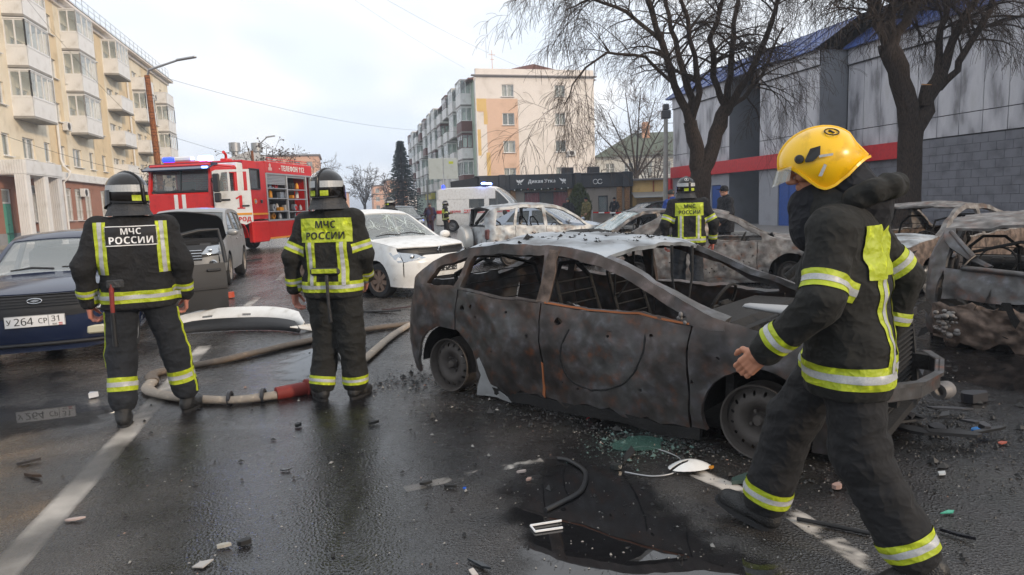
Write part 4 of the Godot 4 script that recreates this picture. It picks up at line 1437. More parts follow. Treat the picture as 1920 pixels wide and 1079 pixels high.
func skin(s: Shape, outline: PackedVector2Array, cell: Vector2, f: Callable, sgn: float, thick := 0.0, holes := []) -> void:
	if outline.size() < 3:
		return
	var lo := outline[0]
	var hi := outline[0]
	for q in outline:
		lo = lo.min(q)
		hi = hi.max(q)
	var o := lo - cell * 0.371
	var nx := int(ceil((hi.x - o.x) / cell.x))
	var ny := int(ceil((hi.y - o.y) / cell.y))
	var known := {}
	for j in ny:
		for i in nx:
			var r := Rect2(o + Vector2(i, j) * cell, cell)
			var near := []
			for h in holes:
				var hl: Vector2 = h[0]
				var hh: Vector2 = h[0]
				for q in h:
					hl = hl.min(q)
					hh = hh.max(q)
				if Rect2(hl, hh - hl).grow(0.001).intersects(r):
					near.append(h)
			var list := []
			cut_cell(r, outline, near, 0, list)
			for q in list:
				var ids := Geometry2D.triangulate_polygon(q)
				var pp: Array[Vector3] = []
				var nn: Array[Vector3] = []
				for w in q:
					var key := (w as Vector2).snapped(Vector2(0.0005, 0.0005))
					if not known.has(key):
						var p: Vector3 = f.call(w)
						var a: Vector3 = f.call(w + Vector2(0.012, 0)) - f.call(w - Vector2(0.012, 0))
						var b: Vector3 = f.call(w + Vector2(0, 0.012)) - f.call(w - Vector2(0, 0.012))
						known[key] = [p, (a.cross(b) * sgn).normalized()]
					pp.append(known[key][0])
					nn.append(known[key][1])
				for k in range(0, ids.size(), 3):
					var a := ids[k]
					var b := ids[k + 1]
					var d := ids[k + 2]
					s.tri(pp[a], pp[b], pp[d], nn[a], nn[b], nn[d])
					if thick > 0.0:
						s.tri(pp[a] - nn[a] * thick, pp[b] - nn[b] * thick, pp[d] - nn[d] * thick, -nn[a], -nn[b], -nn[d])
				if thick > 0.0:
					var m: int = q.size()
					for k in m:
						var a: Vector2 = q[k]
						var b: Vector2 = q[(k + 1) % m]
						var on_x := absf(a.x - b.x) < 1e-4 and (absf(a.x - r.position.x) < 1e-3 or absf(a.x - r.end.x) < 1e-3)
						var on_y := absf(a.y - b.y) < 1e-4 and (absf(a.y - r.position.y) < 1e-3 or absf(a.y - r.end.y) < 1e-3)
						if on_x or on_y:
							continue
						var k2 := (k + 1) % m
						s.quad(pp[k], pp[k2], pp[k2] - nn[k2] * thick, pp[k] - nn[k] * thick, (pp[k2] - pp[k]).cross(nn[k]))

class Body:
	var top: PackedVector2Array
	var belt: PackedVector2Array
	var half := 0.86
	var xf := 2.1
	var xr := -2.0
	var rf := 0.55
	var rr := 0.45
	var pow := 2.6
	var tum := 0.34
	var crown := 0.05
	var sill := 0.2
	var nose := PackedVector2Array([Vector2(0.2, -0.06), Vector2(0.45, 0.0), Vector2(0.6, 0.0), Vector2(0.8, -0.12)])
	var tail := PackedVector2Array([Vector2(0.2, 0.08), Vector2(0.45, 0.0), Vector2(0.7, 0.02), Vector2(1.0, 0.08)])
	var drop := 0.0
	var dent := 0.0
	var host
	var rough := FastNoiseLite.new()

	func edge_y(x: float) -> float:
		return host.cv(top, x) - crown

	func plan(x: float) -> float:
		var d := 0.0
		if x > xf - rf:
			d = (x - (xf - rf)) / rf
		elif x < xr + rr:
			d = ((xr + rr) - x) / rr
		d = clampf(d, 0.0, 0.995)
		return pow(1.0 - pow(d, self.pow), 1.0 / self.pow)

	func width(x: float, y: float) -> float:
		var b: float = host.cv(belt, x)
		var xx := x
		if x > 0.0:
			xx = x - host.cv(nose, y) * smoothstep(xf - rf * 1.6, xf - rf * 0.3, x)
		else:
			xx = x - host.cv(tail, y) * smoothstep(xr + rr * 1.6, xr + rr * 0.3, x)
		var w := half * plan(xx)
		if y < b:
			var ym := b * 0.62
			var e := (y - ym) / (b - ym)
			w -= 0.035 * e * e
		else:
			w -= 0.035 + tum * (y - b)
		return w

	func put(p: Vector3) -> Vector3:
		if dent > 0.0:
			var q := p * 2.2
			var k := Vector3(rough.get_noise_3d(q.x, q.y, q.z + 10.0), rough.get_noise_3d(q.x + 31.0, q.y, q.z), rough.get_noise_3d(q.x, q.y + 57.0, q.z))
			p += k * dent
		return p + Vector3(0, drop, 0)

	func side(w: Vector2) -> Vector3:
		return put(Vector3(w.x, w.y, width(w.x, w.y)))

	func side_l(w: Vector2) -> Vector3:
		return put(Vector3(w.x, w.y, -width(w.x, w.y)))

	func over(w: Vector2) -> Vector3:
		var e := edge_y(w.x)
		var z := width(w.x, e)
		return put(Vector3(w.x, e + crown * (1.0 - w.y * w.y), w.y * z))

	func front(w: Vector2) -> Vector3:
		var h := half - 0.02
		var k := clampf(absf(w.x) / h, 0.0, 0.97)
		return put(Vector3(xf + host.cv(nose, w.y) - rf * (1.0 - pow(1.0 - pow(k, self.pow), 1.0 / self.pow)), w.y, w.x))

	func back(w: Vector2) -> Vector3:
		var h := half - 0.02
		var k := clampf(absf(w.x) / h, 0.0, 0.97)
		return put(Vector3(xr + host.cv(tail, w.y) + rr * (1.0 - pow(1.0 - pow(k, self.pow), 1.0 / self.pow)), w.y, w.x))

	func side_end(y: float, front_end: bool) -> float:
		var k := pow(1.0 - pow(0.86, self.pow), 1.0 / self.pow)
		if front_end:
			return xf + host.cv(nose, y) - rf * (1.0 - k)
		return xr + host.cv(tail, y) + rr * (1.0 - k)

func arch(cx: float, cy: float, r: float, y: float, steps := 14) -> PackedVector2Array:
	var o := PackedVector2Array()
	var a0 := asin(clampf((y - cy) / r, -0.95, 0.95))
	for i in steps + 1:
		var a := lerpf(a0, PI - a0, float(i) / steps)
		o.append(Vector2(cx + cos(a) * r, cy + sin(a) * r))
	return o

func along(f: Callable, x0: float, x1: float, dy: float, step := 0.08) -> PackedVector2Array:
	var o := PackedVector2Array()
	var n := maxi(1, int(absf(x1 - x0) / step))
	for i in n + 1:
		var x := lerpf(x0, x1, float(i) / n)
		o.append(Vector2(x, f.call(x) + dy))
	return o

func wheel(style: String, r: float, w: float) -> Array:
	var key := "wheel %s %.2f %.2f" % [style, r, w]
	if shared.has(key):
		return shared[key]
	var turn := Transform3D(Basis(Vector3.RIGHT, PI / 2), Vector3.ZERO)
	var rr := r * 0.655 if style != "burnt" else r
	var t := Shape.new()
	t.xf = turn
	if style != "burnt":
		t.lathe(PackedVector2Array([Vector2(rr, -w / 2), Vector2(r * 0.88, -w / 2 - 0.004), Vector2(r * 0.97, -w * 0.42), Vector2(r, -w * 0.32), Vector2(r, w * 0.32), Vector2(r * 0.97, w * 0.42), Vector2(r * 0.88, w / 2 + 0.004), Vector2(rr, w / 2)]), 36)
	var s := Shape.new()
	s.xf = turn
	var lip := w / 2 - 0.005
	s.lathe(PackedVector2Array([Vector2(rr - 0.004, -lip), Vector2(rr * 1.0, -lip + 0.01), Vector2(rr * 0.93, -lip + 0.03), Vector2(rr * 0.86, 0.0), Vector2(rr * 0.93, lip - 0.03), Vector2(rr * 1.0, lip - 0.008), Vector2(rr * 0.99, lip + 0.004), Vector2(rr * 0.95, lip), Vector2(rr * 0.90, lip - 0.035)]), 40)
	if style == "alloy":
		var n := 7
		for i in n:
			var a := TAU * i / n
			var keep := s.xf
			s.xf = Transform3D(Basis(Vector3.BACK, a), Vector3(0, 0, lip - 0.035))
			s.prism(PackedVector2Array([Vector2(-0.030, 0.02), Vector2(0.030, 0.02), Vector2(0.040, rr * 0.92), Vector2(-0.040, rr * 0.92)]), -0.02, 0.012)
			s.xf = keep
		s.lathe(PackedVector2Array([Vector2(0.0, lip - 0.012), Vector2(0.05, lip - 0.015), Vector2(0.062, lip - 0.035)]), 20)
	else:

		var ring := func(q: Vector2) -> Vector3:
			var d := q.y / rr
			var z := lip - 0.06 + 0.035 * sin(clampf((d - 0.30) / 0.55, 0.0, 1.0) * PI) - (0.03 if d < 0.26 else 0.0) * smoothstep(0.30, 0.24, d)
			return Vector3(cos(q.x) * q.y, sin(q.x) * q.y, z)
		var holes := []
		var n := 16
		for i in n:
			var h := PackedVector2Array()
			var c := TAU * (i + 0.5) / n
			for k in 10:
				h.append(Vector2(c + cos(TAU * k / 10) * 0.40 / n * 2.2, rr * (0.735 + 0.068 * sin(TAU * k / 10))))
			holes.append(h)
		s.xf = Transform3D.IDENTITY
		skin(s, PackedVector2Array([Vector2(0, 0.01), Vector2(TAU, 0.01), Vector2(TAU, rr * 0.91), Vector2(0, rr * 0.91)]), Vector2(TAU / 32, rr * 0.16), ring, 1.0, 0.0, holes)
		s.xf = turn
		s.lathe(PackedVector2Array([Vector2(0.0, lip - 0.01), Vector2(0.022, lip - 0.012), Vector2(0.034, lip - 0.03), Vector2(0.036, lip - 0.07)]), 16)
		for i in 4:
			var a := TAU * i / 4 + 0.5
			s.xf = Transform3D(Basis(Vector3.RIGHT, PI / 2), Vector3(cos(a) * 0.058, sin(a) * 0.058, lip - 0.06))
			s.lathe(PackedVector2Array([Vector2(0.0, 0.016), Vector2(0.010, 0.014), Vector2(0.012, -0.02)]), 8)
		s.xf = turn
	if style == "burnt":
		s.lathe(PackedVector2Array([Vector2(rr * 0.84, -lip), Vector2(0.06, -lip + 0.02)]), 24)
	var out := [t.mesh() if style != "burnt" else null, s.mesh()]
	shared[key] = out
	return out

func add_wheel(o: Node3D, style: String, r: float, w: float, at: Vector3, rightside: bool, rim: Material, turn := 0.0, lean := 0.0) -> void:
	var m := wheel(style, r, w)
	var b := Basis(Vector3.UP, (0.0 if rightside else PI) + turn) * Basis(Vector3.RIGHT, lean)
	if m[0]:
		var t := part("wheel", m[0], mats.rubber, o, Transform3D(b, at))
		part("rim", m[1], rim, t)
		var k := Shape.new()
		k.xf = Transform3D(Basis(Vector3.RIGHT, PI / 2), Vector3.ZERO)
		k.lathe(PackedVector2Array([Vector2(0.0, -0.02), Vector2(r * 0.5, -0.02), Vector2(r * 0.52, -0.05)]), 20)
		part("brake_disc", k, mats.dark_steel, t)
	else:
		part("wheel", m[1], rim, o, Transform3D(b, at))

func seat(o: Node3D, at: Vector3, m: Material, burnt: bool, wide := 0.5) -> void:
	var s := Shape.new()
	s.xf = Transform3D(Basis(), at)
	if burnt:
		for z in [-wide / 2, wide / 2]:
			s.tube(PackedVector3Array([Vector3(0.25, 0.0, z), Vector3(-0.2, 0.02, z), Vector3(-0.38, 0.6, z * 0.9)]), PackedFloat32Array([0.018, 0.02, 0.018]), 6)
		s.tube(PackedVector3Array([Vector3(-0.38, 0.6, -wide * 0.45), Vector3(-0.42, 0.72, -0.1), Vector3(-0.42, 0.72, 0.1), Vector3(-0.38, 0.6, wide * 0.45)]), PackedFloat32Array([0.018, 0.018, 0.018, 0.018]), 6)
		for i in 7:
			s.beam(Vector3(-0.22 - 0.024 * i, 0.08 + 0.085 * i, -wide / 2), Vector3(-0.22 - 0.024 * i, 0.08 + 0.085 * i, wide / 2), 0.008, 0.008)
		s.box(Vector3(0.02, -0.06, 0), Vector3(0.5, 0.05, wide), 0.01)
	else:
		s.box(Vector3(0.02, 0.0, 0), Vector3(0.52, 0.16, wide), 0.05)
		s.xf = Transform3D(Basis(Vector3.BACK, 0.22), at + Vector3(-0.28, 0.36, 0))
		s.box(Vector3.ZERO, Vector3(0.15, 0.66, wide), 0.06)
		s.box(Vector3(-0.01, 0.44, 0), Vector3(0.09, 0.18, 0.26), 0.04)
	part("seat", s, m, o)

func steering(o: Node3D, at: Vector3, m: Material) -> void:
	var s := Shape.new()
	s.xf = Transform3D(Basis(Vector3.BACK, -0.45), at)
	var p := PackedVector3Array()
	var r := PackedFloat32Array()
	for i in 25:
		p.append(Vector3(0, cos(TAU * i / 24) * 0.19, sin(TAU * i / 24) * 0.19))
		r.append(0.013)
	s.tube(p, r, 6, false)
	s.box(Vector3(0.01, 0, 0), Vector3(0.05, 0.11, 0.14), 0.02)
	s.beam(Vector3(0, 0, -0.19), Vector3(0, 0, 0.19), 0.02, 0.03)
	s.beam(Vector3(0.02, 0, 0), Vector3(0.45, -0.05, 0), 0.04, 0.04)
	part("steering_wheel", s, m, o)

# spec keys: body (Body), wb, wr, doors [xa, xb, xc], cowl, roof0 (front of roof), roof1 (rear of roof), deck (front end of boot lid or tailgate top),
# paint, glass (or null), rear_glass, wheel style, rim, burnt, hood (angle), quarter (quarter window), cell
func build_car(o: Node3D, k: Dictionary) -> void:
	var B: Body = k.body
	B.host = self
	var wb: float = k.wb / 2
	var wr: float = k.wr
	var ra: float = k.get("arch", wr + 0.055)
	var paint: Material = k.paint
	var g: Material = k.get("glass")
	var sill := B.sill
	var cell: Vector2 = Vector2.ONE * k.get("cell", 0.09)
	var burnt: bool = k.get("burnt", false)
	var belt := func(x: float) -> float: return cv(B.belt, x)
	var edge := func(x: float) -> float: return B.edge_y(x)
	var xa: float = k.doors[0]
	var xb: float = k.doors[1]
	var xc: float = k.doors[2]
	var skip: Array = k.get("skip", [])
	var holes: Array = k.get("holes", [])
	var wy: float = k.get("wheel_y", wr)
	var thick := 0.03 if burnt else 0.018
	var lamp_y: Vector2 = k.get("lamp_y", Vector2(0.62, 0.78))

	var lower := 0.02
	var frame := 0.075
	var wins := []
	for q in [[xa + 0.25, xb + 0.045, 0.0, 0.0], [xb - 0.045, xc + 0.02, 0.0, k.get("rear_slant", 0.16)]] + ([[xc - 0.05, k.quarter, k.get("rear_slant", 0.16), k.get("quarter_slant", 0.2)]] if k.has("quarter") else []):
		var lo := PackedVector2Array()
		var up := PackedVector2Array()
		var n := 14
		for i in n + 1:
			var x := lerpf(q[0], q[1], float(i) / n)
			var ylo: float = belt.call(x) + lower
			var t := float(i) / n
			var xu := x + lerpf(q[2], q[3], t) * 1.0
			var yup: float = edge.call(xu) - frame
			if yup > ylo + 0.02:
				lo.append(Vector2(x, ylo))
				up.append(Vector2(xu, yup))
		if lo.size() > 2:
			up.reverse()
			lo.append_array(up)
			wins.append(lo)
	for s in [1, -1]:
		var f: Callable = B.side if s > 0 else B.side_l
		var sg := 1.0 if s > 0 else -1.0

		var tail_x: float = k.roof1
		var pl := PackedVector2Array()
		pl.append_array(along(belt, k.cowl, k.get("pillar_end", xc - 0.25), 0.0))
		pl.append_array(along(edge, k.get("pillar_top", tail_x), k.cowl, 0.0))
		var sh := Shape.new()
		sh.tint = k.get("tint")
		skin(sh, pl, cell, f, sg, 0.045, wins)
		part("pillar_frame", sh, k.get("rail_paint", paint), o)

		for d in [[xa, xb, "front_door"], [xb, xc, "rear_door"]]:
			if skip.has(d[2]) or skip.has(d[2] + str(s)):
				continue
			var x0: float = d[0] - 0.006
			var x1: float = d[1] + 0.006
			var q := along(belt, x0, x1, -0.004)
			if burnt and s > 0 and k.get("hero", false):
				for i in 13:
					var x := lerpf(x1, x0, i / 12.0)
					q.append(Vector2(x, sill + 0.045 + 0.02 * sin(i * 2.3) + 0.02 * sin(i * 5.1 + 1.0)))
			else:
				q.append(Vector2(x1, sill + 0.05))
				q.append(Vector2(x0, sill + 0.05))
			var cutters := holes.duplicate() if s > 0 else []
			if d[2] == "rear_door":
				cutters.append(circle(-wb, wy - B.drop, ra + 0.012))
			var ds := Shape.new()
			ds.tint = k.get("tint")
			skin(ds, q, cell, f, sg, thick, cutters)
			var dn := part(d[2], ds, k.get("door_paint", paint), o)
			var hd := Shape.new()
			var hx: float = d[1] + 0.16
			var hy: float = belt.call(hx) - 0.10
			var hp: Vector3 = f.call(Vector2(hx, hy)) + Vector3(0, 0, 0.018 * s)
			if not burnt:
				hd.box(hp, Vector3(0.17, 0.03, 0.035), 0.01)
				part("handle", hd, k.get("handle", paint), dn)

		var fe := k.get("fender_end", 99.0) as float
		var q := PackedVector2Array()
		var fx := func(y: float) -> float: return minf(B.side_end(y, true), fe)
		q.append(Vector2(xa + 0.006, sill + 0.05))
		q.append(Vector2(xa + 0.006, belt.call(xa)))
		q.append_array(along(edge, k.cowl - 0.02, fx.call(lamp_y.y) - 0.05, 0.0))
		q.append(Vector2(fx.call(lamp_y.y) - 0.02, lamp_y.y))
		q.append(Vector2(fx.call(lamp_y.x), lamp_y.x))
		q.append(Vector2(fx.call(0.4), 0.42))
		q.append(Vector2(fx.call(0.4), sill + 0.05))
		var fs := Shape.new()
		fs.tint = k.get("tint")
		skin(fs, q, cell, f, sg, thick, [circle(wb, wy - B.drop, ra)] + (holes if s > 0 else []))
		if not skip.has("fender"):
			part("fender", fs, paint, o)

		q = PackedVector2Array()
		q.append_array(along(belt, xc - 0.006, k.get("pillar_end", xc - 0.25), 0.004))
		q.append_array(along(edge, k.get("pillar_top", tail_x) - 0.004, B.side_end(0.9, false), 0.0) if not k.has("tail_edge") else pts(k.tail_edge))
		for y in [0.85, 0.7, 0.55, 0.4, sill + 0.08]:
			q.append(Vector2(B.side_end(y, false), y))
		q.append(Vector2(xc - 0.006, sill + 0.05))
		var qs := Shape.new()
		qs.tint = k.get("tint")
		skin(qs, q, cell, f, sg, thick, [circle(-wb, wy - B.drop, ra)])
		if not skip.has("quarter_panel"):
			part("quarter_panel", qs, paint, o)

		var ss := Shape.new()
		skin(ss, pts([wb - ra - 0.02, sill - 0.03, wb - ra - 0.02, sill + 0.045, -wb + ra + 0.02, sill + 0.045, -wb + ra + 0.02, sill - 0.03]), cell * 2.0, f, sg, 0.05)
		part("sill", ss, k.get("sill_paint", paint), o)

		if g and not skip.has("side_glass"):
			for i in wins.size():
				var gs := Shape.new()
				var inner := func(w: Vector2) -> Vector3: return f.call(w) - Vector3(0, 0, 0.022 * s)
				skin(gs, wins[i], cell * 2.0, inner, sg)
				part("side_window", gs, g, o)

		for x in [wb, -wb]:
			var ws := Shape.new()
			ws.xf = Transform3D(Basis(Vector3.RIGHT, PI / 2), Vector3(x, wy, s * (B.half - 0.26)))
			ws.lathe(PackedVector2Array([Vector2(0.0, -0.21 * s), Vector2(ra - 0.005, -0.21 * s), Vector2(ra + 0.0, 0.19 * s)]), 20, PI, TAU)
			part("wheel_well", ws, mats.soot, o)
			if not skip.has("wheel%d%d" % [signf(x), s]):
				add_wheel(o, k.get("wheel", "alloy"), wr, k.get("tyre", 0.2), Vector3(x, wy, s * (B.half - 0.125)), s > 0, k.get("rim", mats.rim_steel), k.get("steer", 0.0) if x > 0 else 0.0, k.get("lean", 0.0))

		if k.get("mirror", true):
			var mp: Vector3 = f.call(Vector2(xa + 0.30, belt.call(xa) + 0.02))
			var ms := Shape.new()
			ms.xf = Transform3D(Basis(), mp + Vector3(0, 0.07, 0.10 * s))
			ms.ball(Vector3.ZERO, Vector3(0.07, 0.075, 0.12), 12, 8)
			ms.beam(Vector3(0, -0.05, -0.02 * s), Vector3(0.02, -0.09, -0.14 * s), 0.05, 0.03)
			part("wing_mirror", ms, k.get("mirror_paint", paint), o)

	var nose_x: float = k.get("hood_front", B.xf - 0.2)
	if not skip.has("hood"):
		var hs := Shape.new()
		var hq := PackedVector2Array()
		for i in 9:
			var u := -0.97 + 1.94 * i / 8.0
			hq.append(Vector2(k.cowl + 0.03 - 0.05 * u * u, u))
		for i in 9:
			var u := 0.97 - 1.94 * i / 8.0
			hq.append(Vector2(nose_x - 0.16 * u * u, u))
		skin(hs, hq, Vector2(cell.x, 0.12), B.over, -1.0, 0.02)
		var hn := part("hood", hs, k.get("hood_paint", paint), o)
		if k.has("hood"):
			var piv: Vector3 = B.over(Vector2(k.cowl + 0.05, 0.0))
			hn.transform = Transform3D(Basis(), piv) * Transform3D(Basis(Vector3.BACK, k.hood), Vector3.ZERO) * Transform3D(Basis(), -piv)
	var rs := Shape.new()
	skin(rs, pts([k.roof0, -1.0, k.roof0 + 0.03, -0.5, k.roof0 + 0.04, 0.0, k.roof0 + 0.03, 0.5, k.roof0, 1.0, k.roof1, 1.0, k.roof1, -1.0]), Vector2(cell.x, 0.11), B.over, -1.0, 0.03, k.get("roof_holes", []))
	if not skip.has("roof"):
		part("roof", rs, k.get("roof_paint", paint), o)
	for u in [1.0, -1.0]:
		var ps := Shape.new()
		skin(ps, PackedVector2Array([Vector2(k.cowl, 0.90 * u), Vector2(k.cowl, u), Vector2(k.roof0, u), Vector2(k.roof0, 0.93 * u)]), Vector2(cell.x, 0.05), B.over, -1.0, 0.045)
		part("a_pillar", ps, k.get("rail_paint", paint), o)
		if k.deck < k.roof1 - 0.1:
			var cs := Shape.new()
			skin(cs, PackedVector2Array([Vector2(k.roof1, 0.88 * u), Vector2(k.roof1, u), Vector2(k.deck, u), Vector2(k.deck, 0.84 * u)]), Vector2(cell.x, 0.05), B.over, -1.0, 0.045)
			part("rear_pillar", cs, k.get("rail_paint", paint), o)
	if k.get("windscreen") and not skip.has("windscreen"):
		var w := Shape.new()
		var low := func(q: Vector2) -> Vector3: return B.over(q) - Vector3(0.0, 0.012, 0)
		skin(w, PackedVector2Array([Vector2(k.cowl + 0.02, -0.92), Vector2(k.cowl + 0.06, 0), Vector2(k.cowl + 0.02, 0.92), Vector2(k.roof0 - 0.01, 0.945), Vector2(k.roof0 - 0.01, -0.945)]), Vector2(cell.x * 1.5, 0.16), low, -1.0)
		part("windscreen", w, k.windscreen, o)
	if k.get("rear_glass") and k.deck < k.roof1 - 0.1:
		var w := Shape.new()
		var low := func(q: Vector2) -> Vector3: return B.over(q) - Vector3(0.0, 0.012, 0)
		skin(w, PackedVector2Array([Vector2(k.roof1 + 0.01, -0.90), Vector2(k.roof1 + 0.01, 0.90), Vector2(k.deck, 0.86), Vector2(k.deck, -0.86)]), Vector2(cell.x * 1.5, 0.16), low, -1.0)
		part("rear_window", w, k.rear_glass, o)
	if k.deck > B.xr + 0.3 and not skip.has("boot_lid"):
		var ds := Shape.new()
		skin(ds, PackedVector2Array([Vector2(k.deck, -0.97), Vector2(k.deck, 0.97), Vector2(B.xr + 0.14, 0.95), Vector2(B.xr + 0.06, 0.0), Vector2(B.xr + 0.14, -0.95)]), Vector2(cell.x, 0.12), B.over, -1.0, 0.02)
		part("boot_lid", ds, paint, o)

	var hw := B.half * 0.86 - 0.02
	if not skip.has("front_bumper"):
		var lip: float = B.edge_y(nose_x) + B.crown * 0.6
		var fs := Shape.new()
		skin(fs, pts([-hw, sill, -hw, lamp_y.x - 0.01, -hw * 0.5, k.get("bumper_top", lamp_y.x - 0.05), hw * 0.5, k.get("bumper_top", lamp_y.x - 0.05), hw, lamp_y.x - 0.01, hw, sill, hw * 0.6, sill - 0.03, -hw * 0.6, sill - 0.03]), cell, B.front, -1.0, 0.03, k.get("bumper_holes", []))
		for u in [1, -1]:
			var f: Callable = B.side if u > 0 else B.side_l
			skin(fs, PackedVector2Array([Vector2(wb + ra * 0.97, sill + 0.02), Vector2(wb + ra + 0.01, 0.42), Vector2(wb + ra * 0.9, 0.56), Vector2(B.side_end(0.56, true), 0.56), Vector2(B.side_end(0.4, true), 0.4), Vector2(B.side_end(sill, true), sill)]), cell, f, float(u), 0.02)
		part("front_bumper", fs, k.get("bumper_paint", paint), o)
		var gs := Shape.new()
		var dark := func(q: Vector2) -> Vector3: return B.front(q) - Vector3(0.045, 0, 0)
		skin(gs, pts([-hw * 0.98, sill + 0.02, -hw * 0.98, lip, hw * 0.98, lip, hw * 0.98, sill + 0.02]), cell * 1.5, dark, -1.0)
		part("grille_backing", gs, mats.black_plastic, o)
		for u in [1.0, -1.0]:
			var ls := Shape.new()
			var lq: PackedVector2Array = k.get("lamp", pts([hw * 0.52, lamp_y.x + 0.01, hw, lamp_y.x, hw, lamp_y.y, hw * 0.6, lamp_y.y - 0.01]))
			var mq := PackedVector2Array()
			for e in lq:
				mq.append(Vector2(e.x * u, e.y))
			skin(ls, mq, cell, B.front, -1.0, 0.04)
			var f: Callable = B.side if u > 0 else B.side_l
			skin(ls, PackedVector2Array([Vector2(B.side_end(lamp_y.x, true), lamp_y.x), Vector2(B.side_end(lamp_y.y, true), lamp_y.y), Vector2(B.side_end(lamp_y.y, true) - 0.16, lamp_y.y + 0.0), Vector2(B.side_end(lamp_y.x, true) - 0.06, lamp_y.x)]), cell, f, u, 0.04)
			var ln := part("headlight", ls, k.get("lamp_paint", mats.headlamp), o)
			var bl := Shape.new()
			var c: Vector3 = B.front(Vector2(u * hw * 0.80, (lamp_y.x + lamp_y.y) / 2)) + Vector3(0.002, 0, 0)
			bl.ball(c, Vector3(0.03, 0.045, 0.05), 10, 6)
			part("reflector", bl, mats.chrome, ln)
	if not skip.has("rear_bumper"):
		var fs := Shape.new()
		skin(fs, pts([-hw, sill, -hw, 0.62, hw, 0.62, hw, sill]), cell, B.back, 1.0, 0.03)
		part("rear_bumper", fs, k.get("bumper_paint", paint), o)
	if not skip.has("tailgate"):
		var ts := Shape.new()
		var y1: float = k.get("gate_top", B.edge_y(B.xr + 0.14))
		skin(ts, pts([-hw, 0.63, -hw, y1, hw, y1, hw, 0.63]), cell, B.back, 1.0, 0.03)
		part("tailgate", ts, paint, o)

	var us := Shape.new()
	us.box(Vector3((B.xf + B.xr) / 2, sill + 0.02 + B.drop, 0), Vector3(B.xf - B.xr - 0.5, 0.06, B.half * 2 - 0.5), 0.02)
	us.box(Vector3(k.cowl + 0.02, (sill + 0.75) / 2 + 0.1 + B.drop, 0), Vector3(0.05, 0.55, B.half * 2 - 0.2))
	part("floor_pan", us, mats.soot, o)
	var bay := Shape.new()
	if k.get("engine", false):
		bay.box(Vector3(wb + 0.05, 0.62 + B.drop, 0), Vector3(0.7, 0.3, 0.75), 0.06)
		bay.box(Vector3(wb + 0.02, 0.80 + B.drop, 0.05), Vector3(0.45, 0.1, 0.4), 0.03)
		bay.xf = Transform3D(Basis(Vector3.RIGHT, PI / 2), Vector3(wb + 0.2, 0.82 + B.drop, -0.45))
		bay.lathe(PackedVector2Array([Vector2(0, 0.1), Vector2(0.12, 0.1), Vector2(0.12, -0.1), Vector2(0, -0.1)]), 14)
		bay.xf = Transform3D.IDENTITY
		bay.tube(PackedVector3Array([Vector3(wb + 0.35, 0.74 + B.drop, -0.5), Vector3(wb + 0.45, 0.82 + B.drop, -0.1), Vector3(wb + 0.3, 0.85 + B.drop, 0.3), Vector3(wb + 0.4, 0.7 + B.drop, 0.5)]), PackedFloat32Array([0.04, 0.045, 0.04, 0.035]), 8)
		bay.box(Vector3(B.xf - 0.32, 0.72 + B.drop, 0), Vector3(0.06, 0.06, B.half * 1.5), 0.01)
		part("engine", bay, k.get("engine_paint", mats.dark_steel), o)
	var y0 := sill + 0.28 + B.drop
	var im: Material = mats.soot if burnt else mats.interior
	seat(o, Vector3((xa + xb) / 2 - 0.25, y0, 0.36), im, burnt)
	seat(o, Vector3((xa + xb) / 2 - 0.25, y0, -0.36), im, burnt)
	seat(o, Vector3((xb + xc) / 2 - 0.35, y0, 0.0), im, burnt, 1.2)
	var ds := Shape.new()
	ds.box(Vector3(k.cowl - 0.22, cv(B.belt, k.cowl) - 0.10 + B.drop, 0), Vector3(0.42, 0.20, B.half * 2 - 0.28), 0.05)
	part("dashboard", ds, im, o)
	steering(o, Vector3(k.cowl - 0.52, cv(B.belt, k.cowl) - 0.05 + B.drop, -0.36), im)

func circle(x: float, y: float, r: float, n := 26) -> PackedVector2Array:
	var o := PackedVector2Array()
	for i in n:
		o.append(Vector2(x + cos(TAU * i / n) * r, y + sin(TAU * i / n) * r))
	return o

func scrap_hole(x: float, y: float, r: float, rg: RandomNumberGenerator, kx := 1.0, ky := 1.0) -> PackedVector2Array:
	var o := PackedVector2Array()
	for i in 7:
		var q := r * rg.randf_range(0.6, 1.25)
		o.append(Vector2(x + cos(TAU * i / 7) * q * kx, y + sin(TAU * i / 7) * q * ky))
	return o

# ================================================================== the vehicles
func hatch_body(dent := 0.0, drop := 0.0, seed_n := 1) -> Body:
	var b := Body.new()
	b.top = pts([-2.02, 0.55, -1.98, 0.80, -1.90, 1.04, -1.60, 1.36, -1.25, 1.44, -0.70, 1.475, -0.15, 1.455, 0.18, 1.40, 0.65, 1.20, 1.10, 1.01, 1.55, 0.93, 1.92, 0.82, 2.04, 0.72, 2.10, 0.55])
	b.belt = pts([-2.0, 1.06, -1.2, 1.0, -0.2, 0.945, 0.9, 0.895, 1.3, 0.86, 2.0, 0.72])
	b.half = 0.86
	b.xf = 2.10
	b.xr = -2.0
	b.dent = dent
	b.drop = drop
	b.rough.seed = seed_n
	b.rough.frequency = 1.0
	return b

func sedan_body(dent := 0.0, drop := 0.0, seed_n := 1) -> Body:
	var b := Body.new()
	b.top = pts([-2.14, 0.60, -2.10, 0.86, -2.0, 0.98, -1.62, 1.03, -1.25, 1.20, -0.85, 1.38, -0.5, 1.44, 0.0, 1.45, 0.25, 1.40, 0.70, 1.17, 1.05, 0.985, 1.5, 0.92, 1.9, 0.80, 2.05, 0.66])
	b.belt = pts([-2.1, 0.97, -1.2, 0.955, -0.2, 0.91, 0.9, 0.88, 1.3, 0.84, 2.0, 0.70])
	b.half = 0.86
	b.xf = 2.10
	b.xr = -2.15
	b.dent = dent
	b.drop = drop
	b.rough.seed = seed_n
	b.rough.frequency = 1.0
	return b

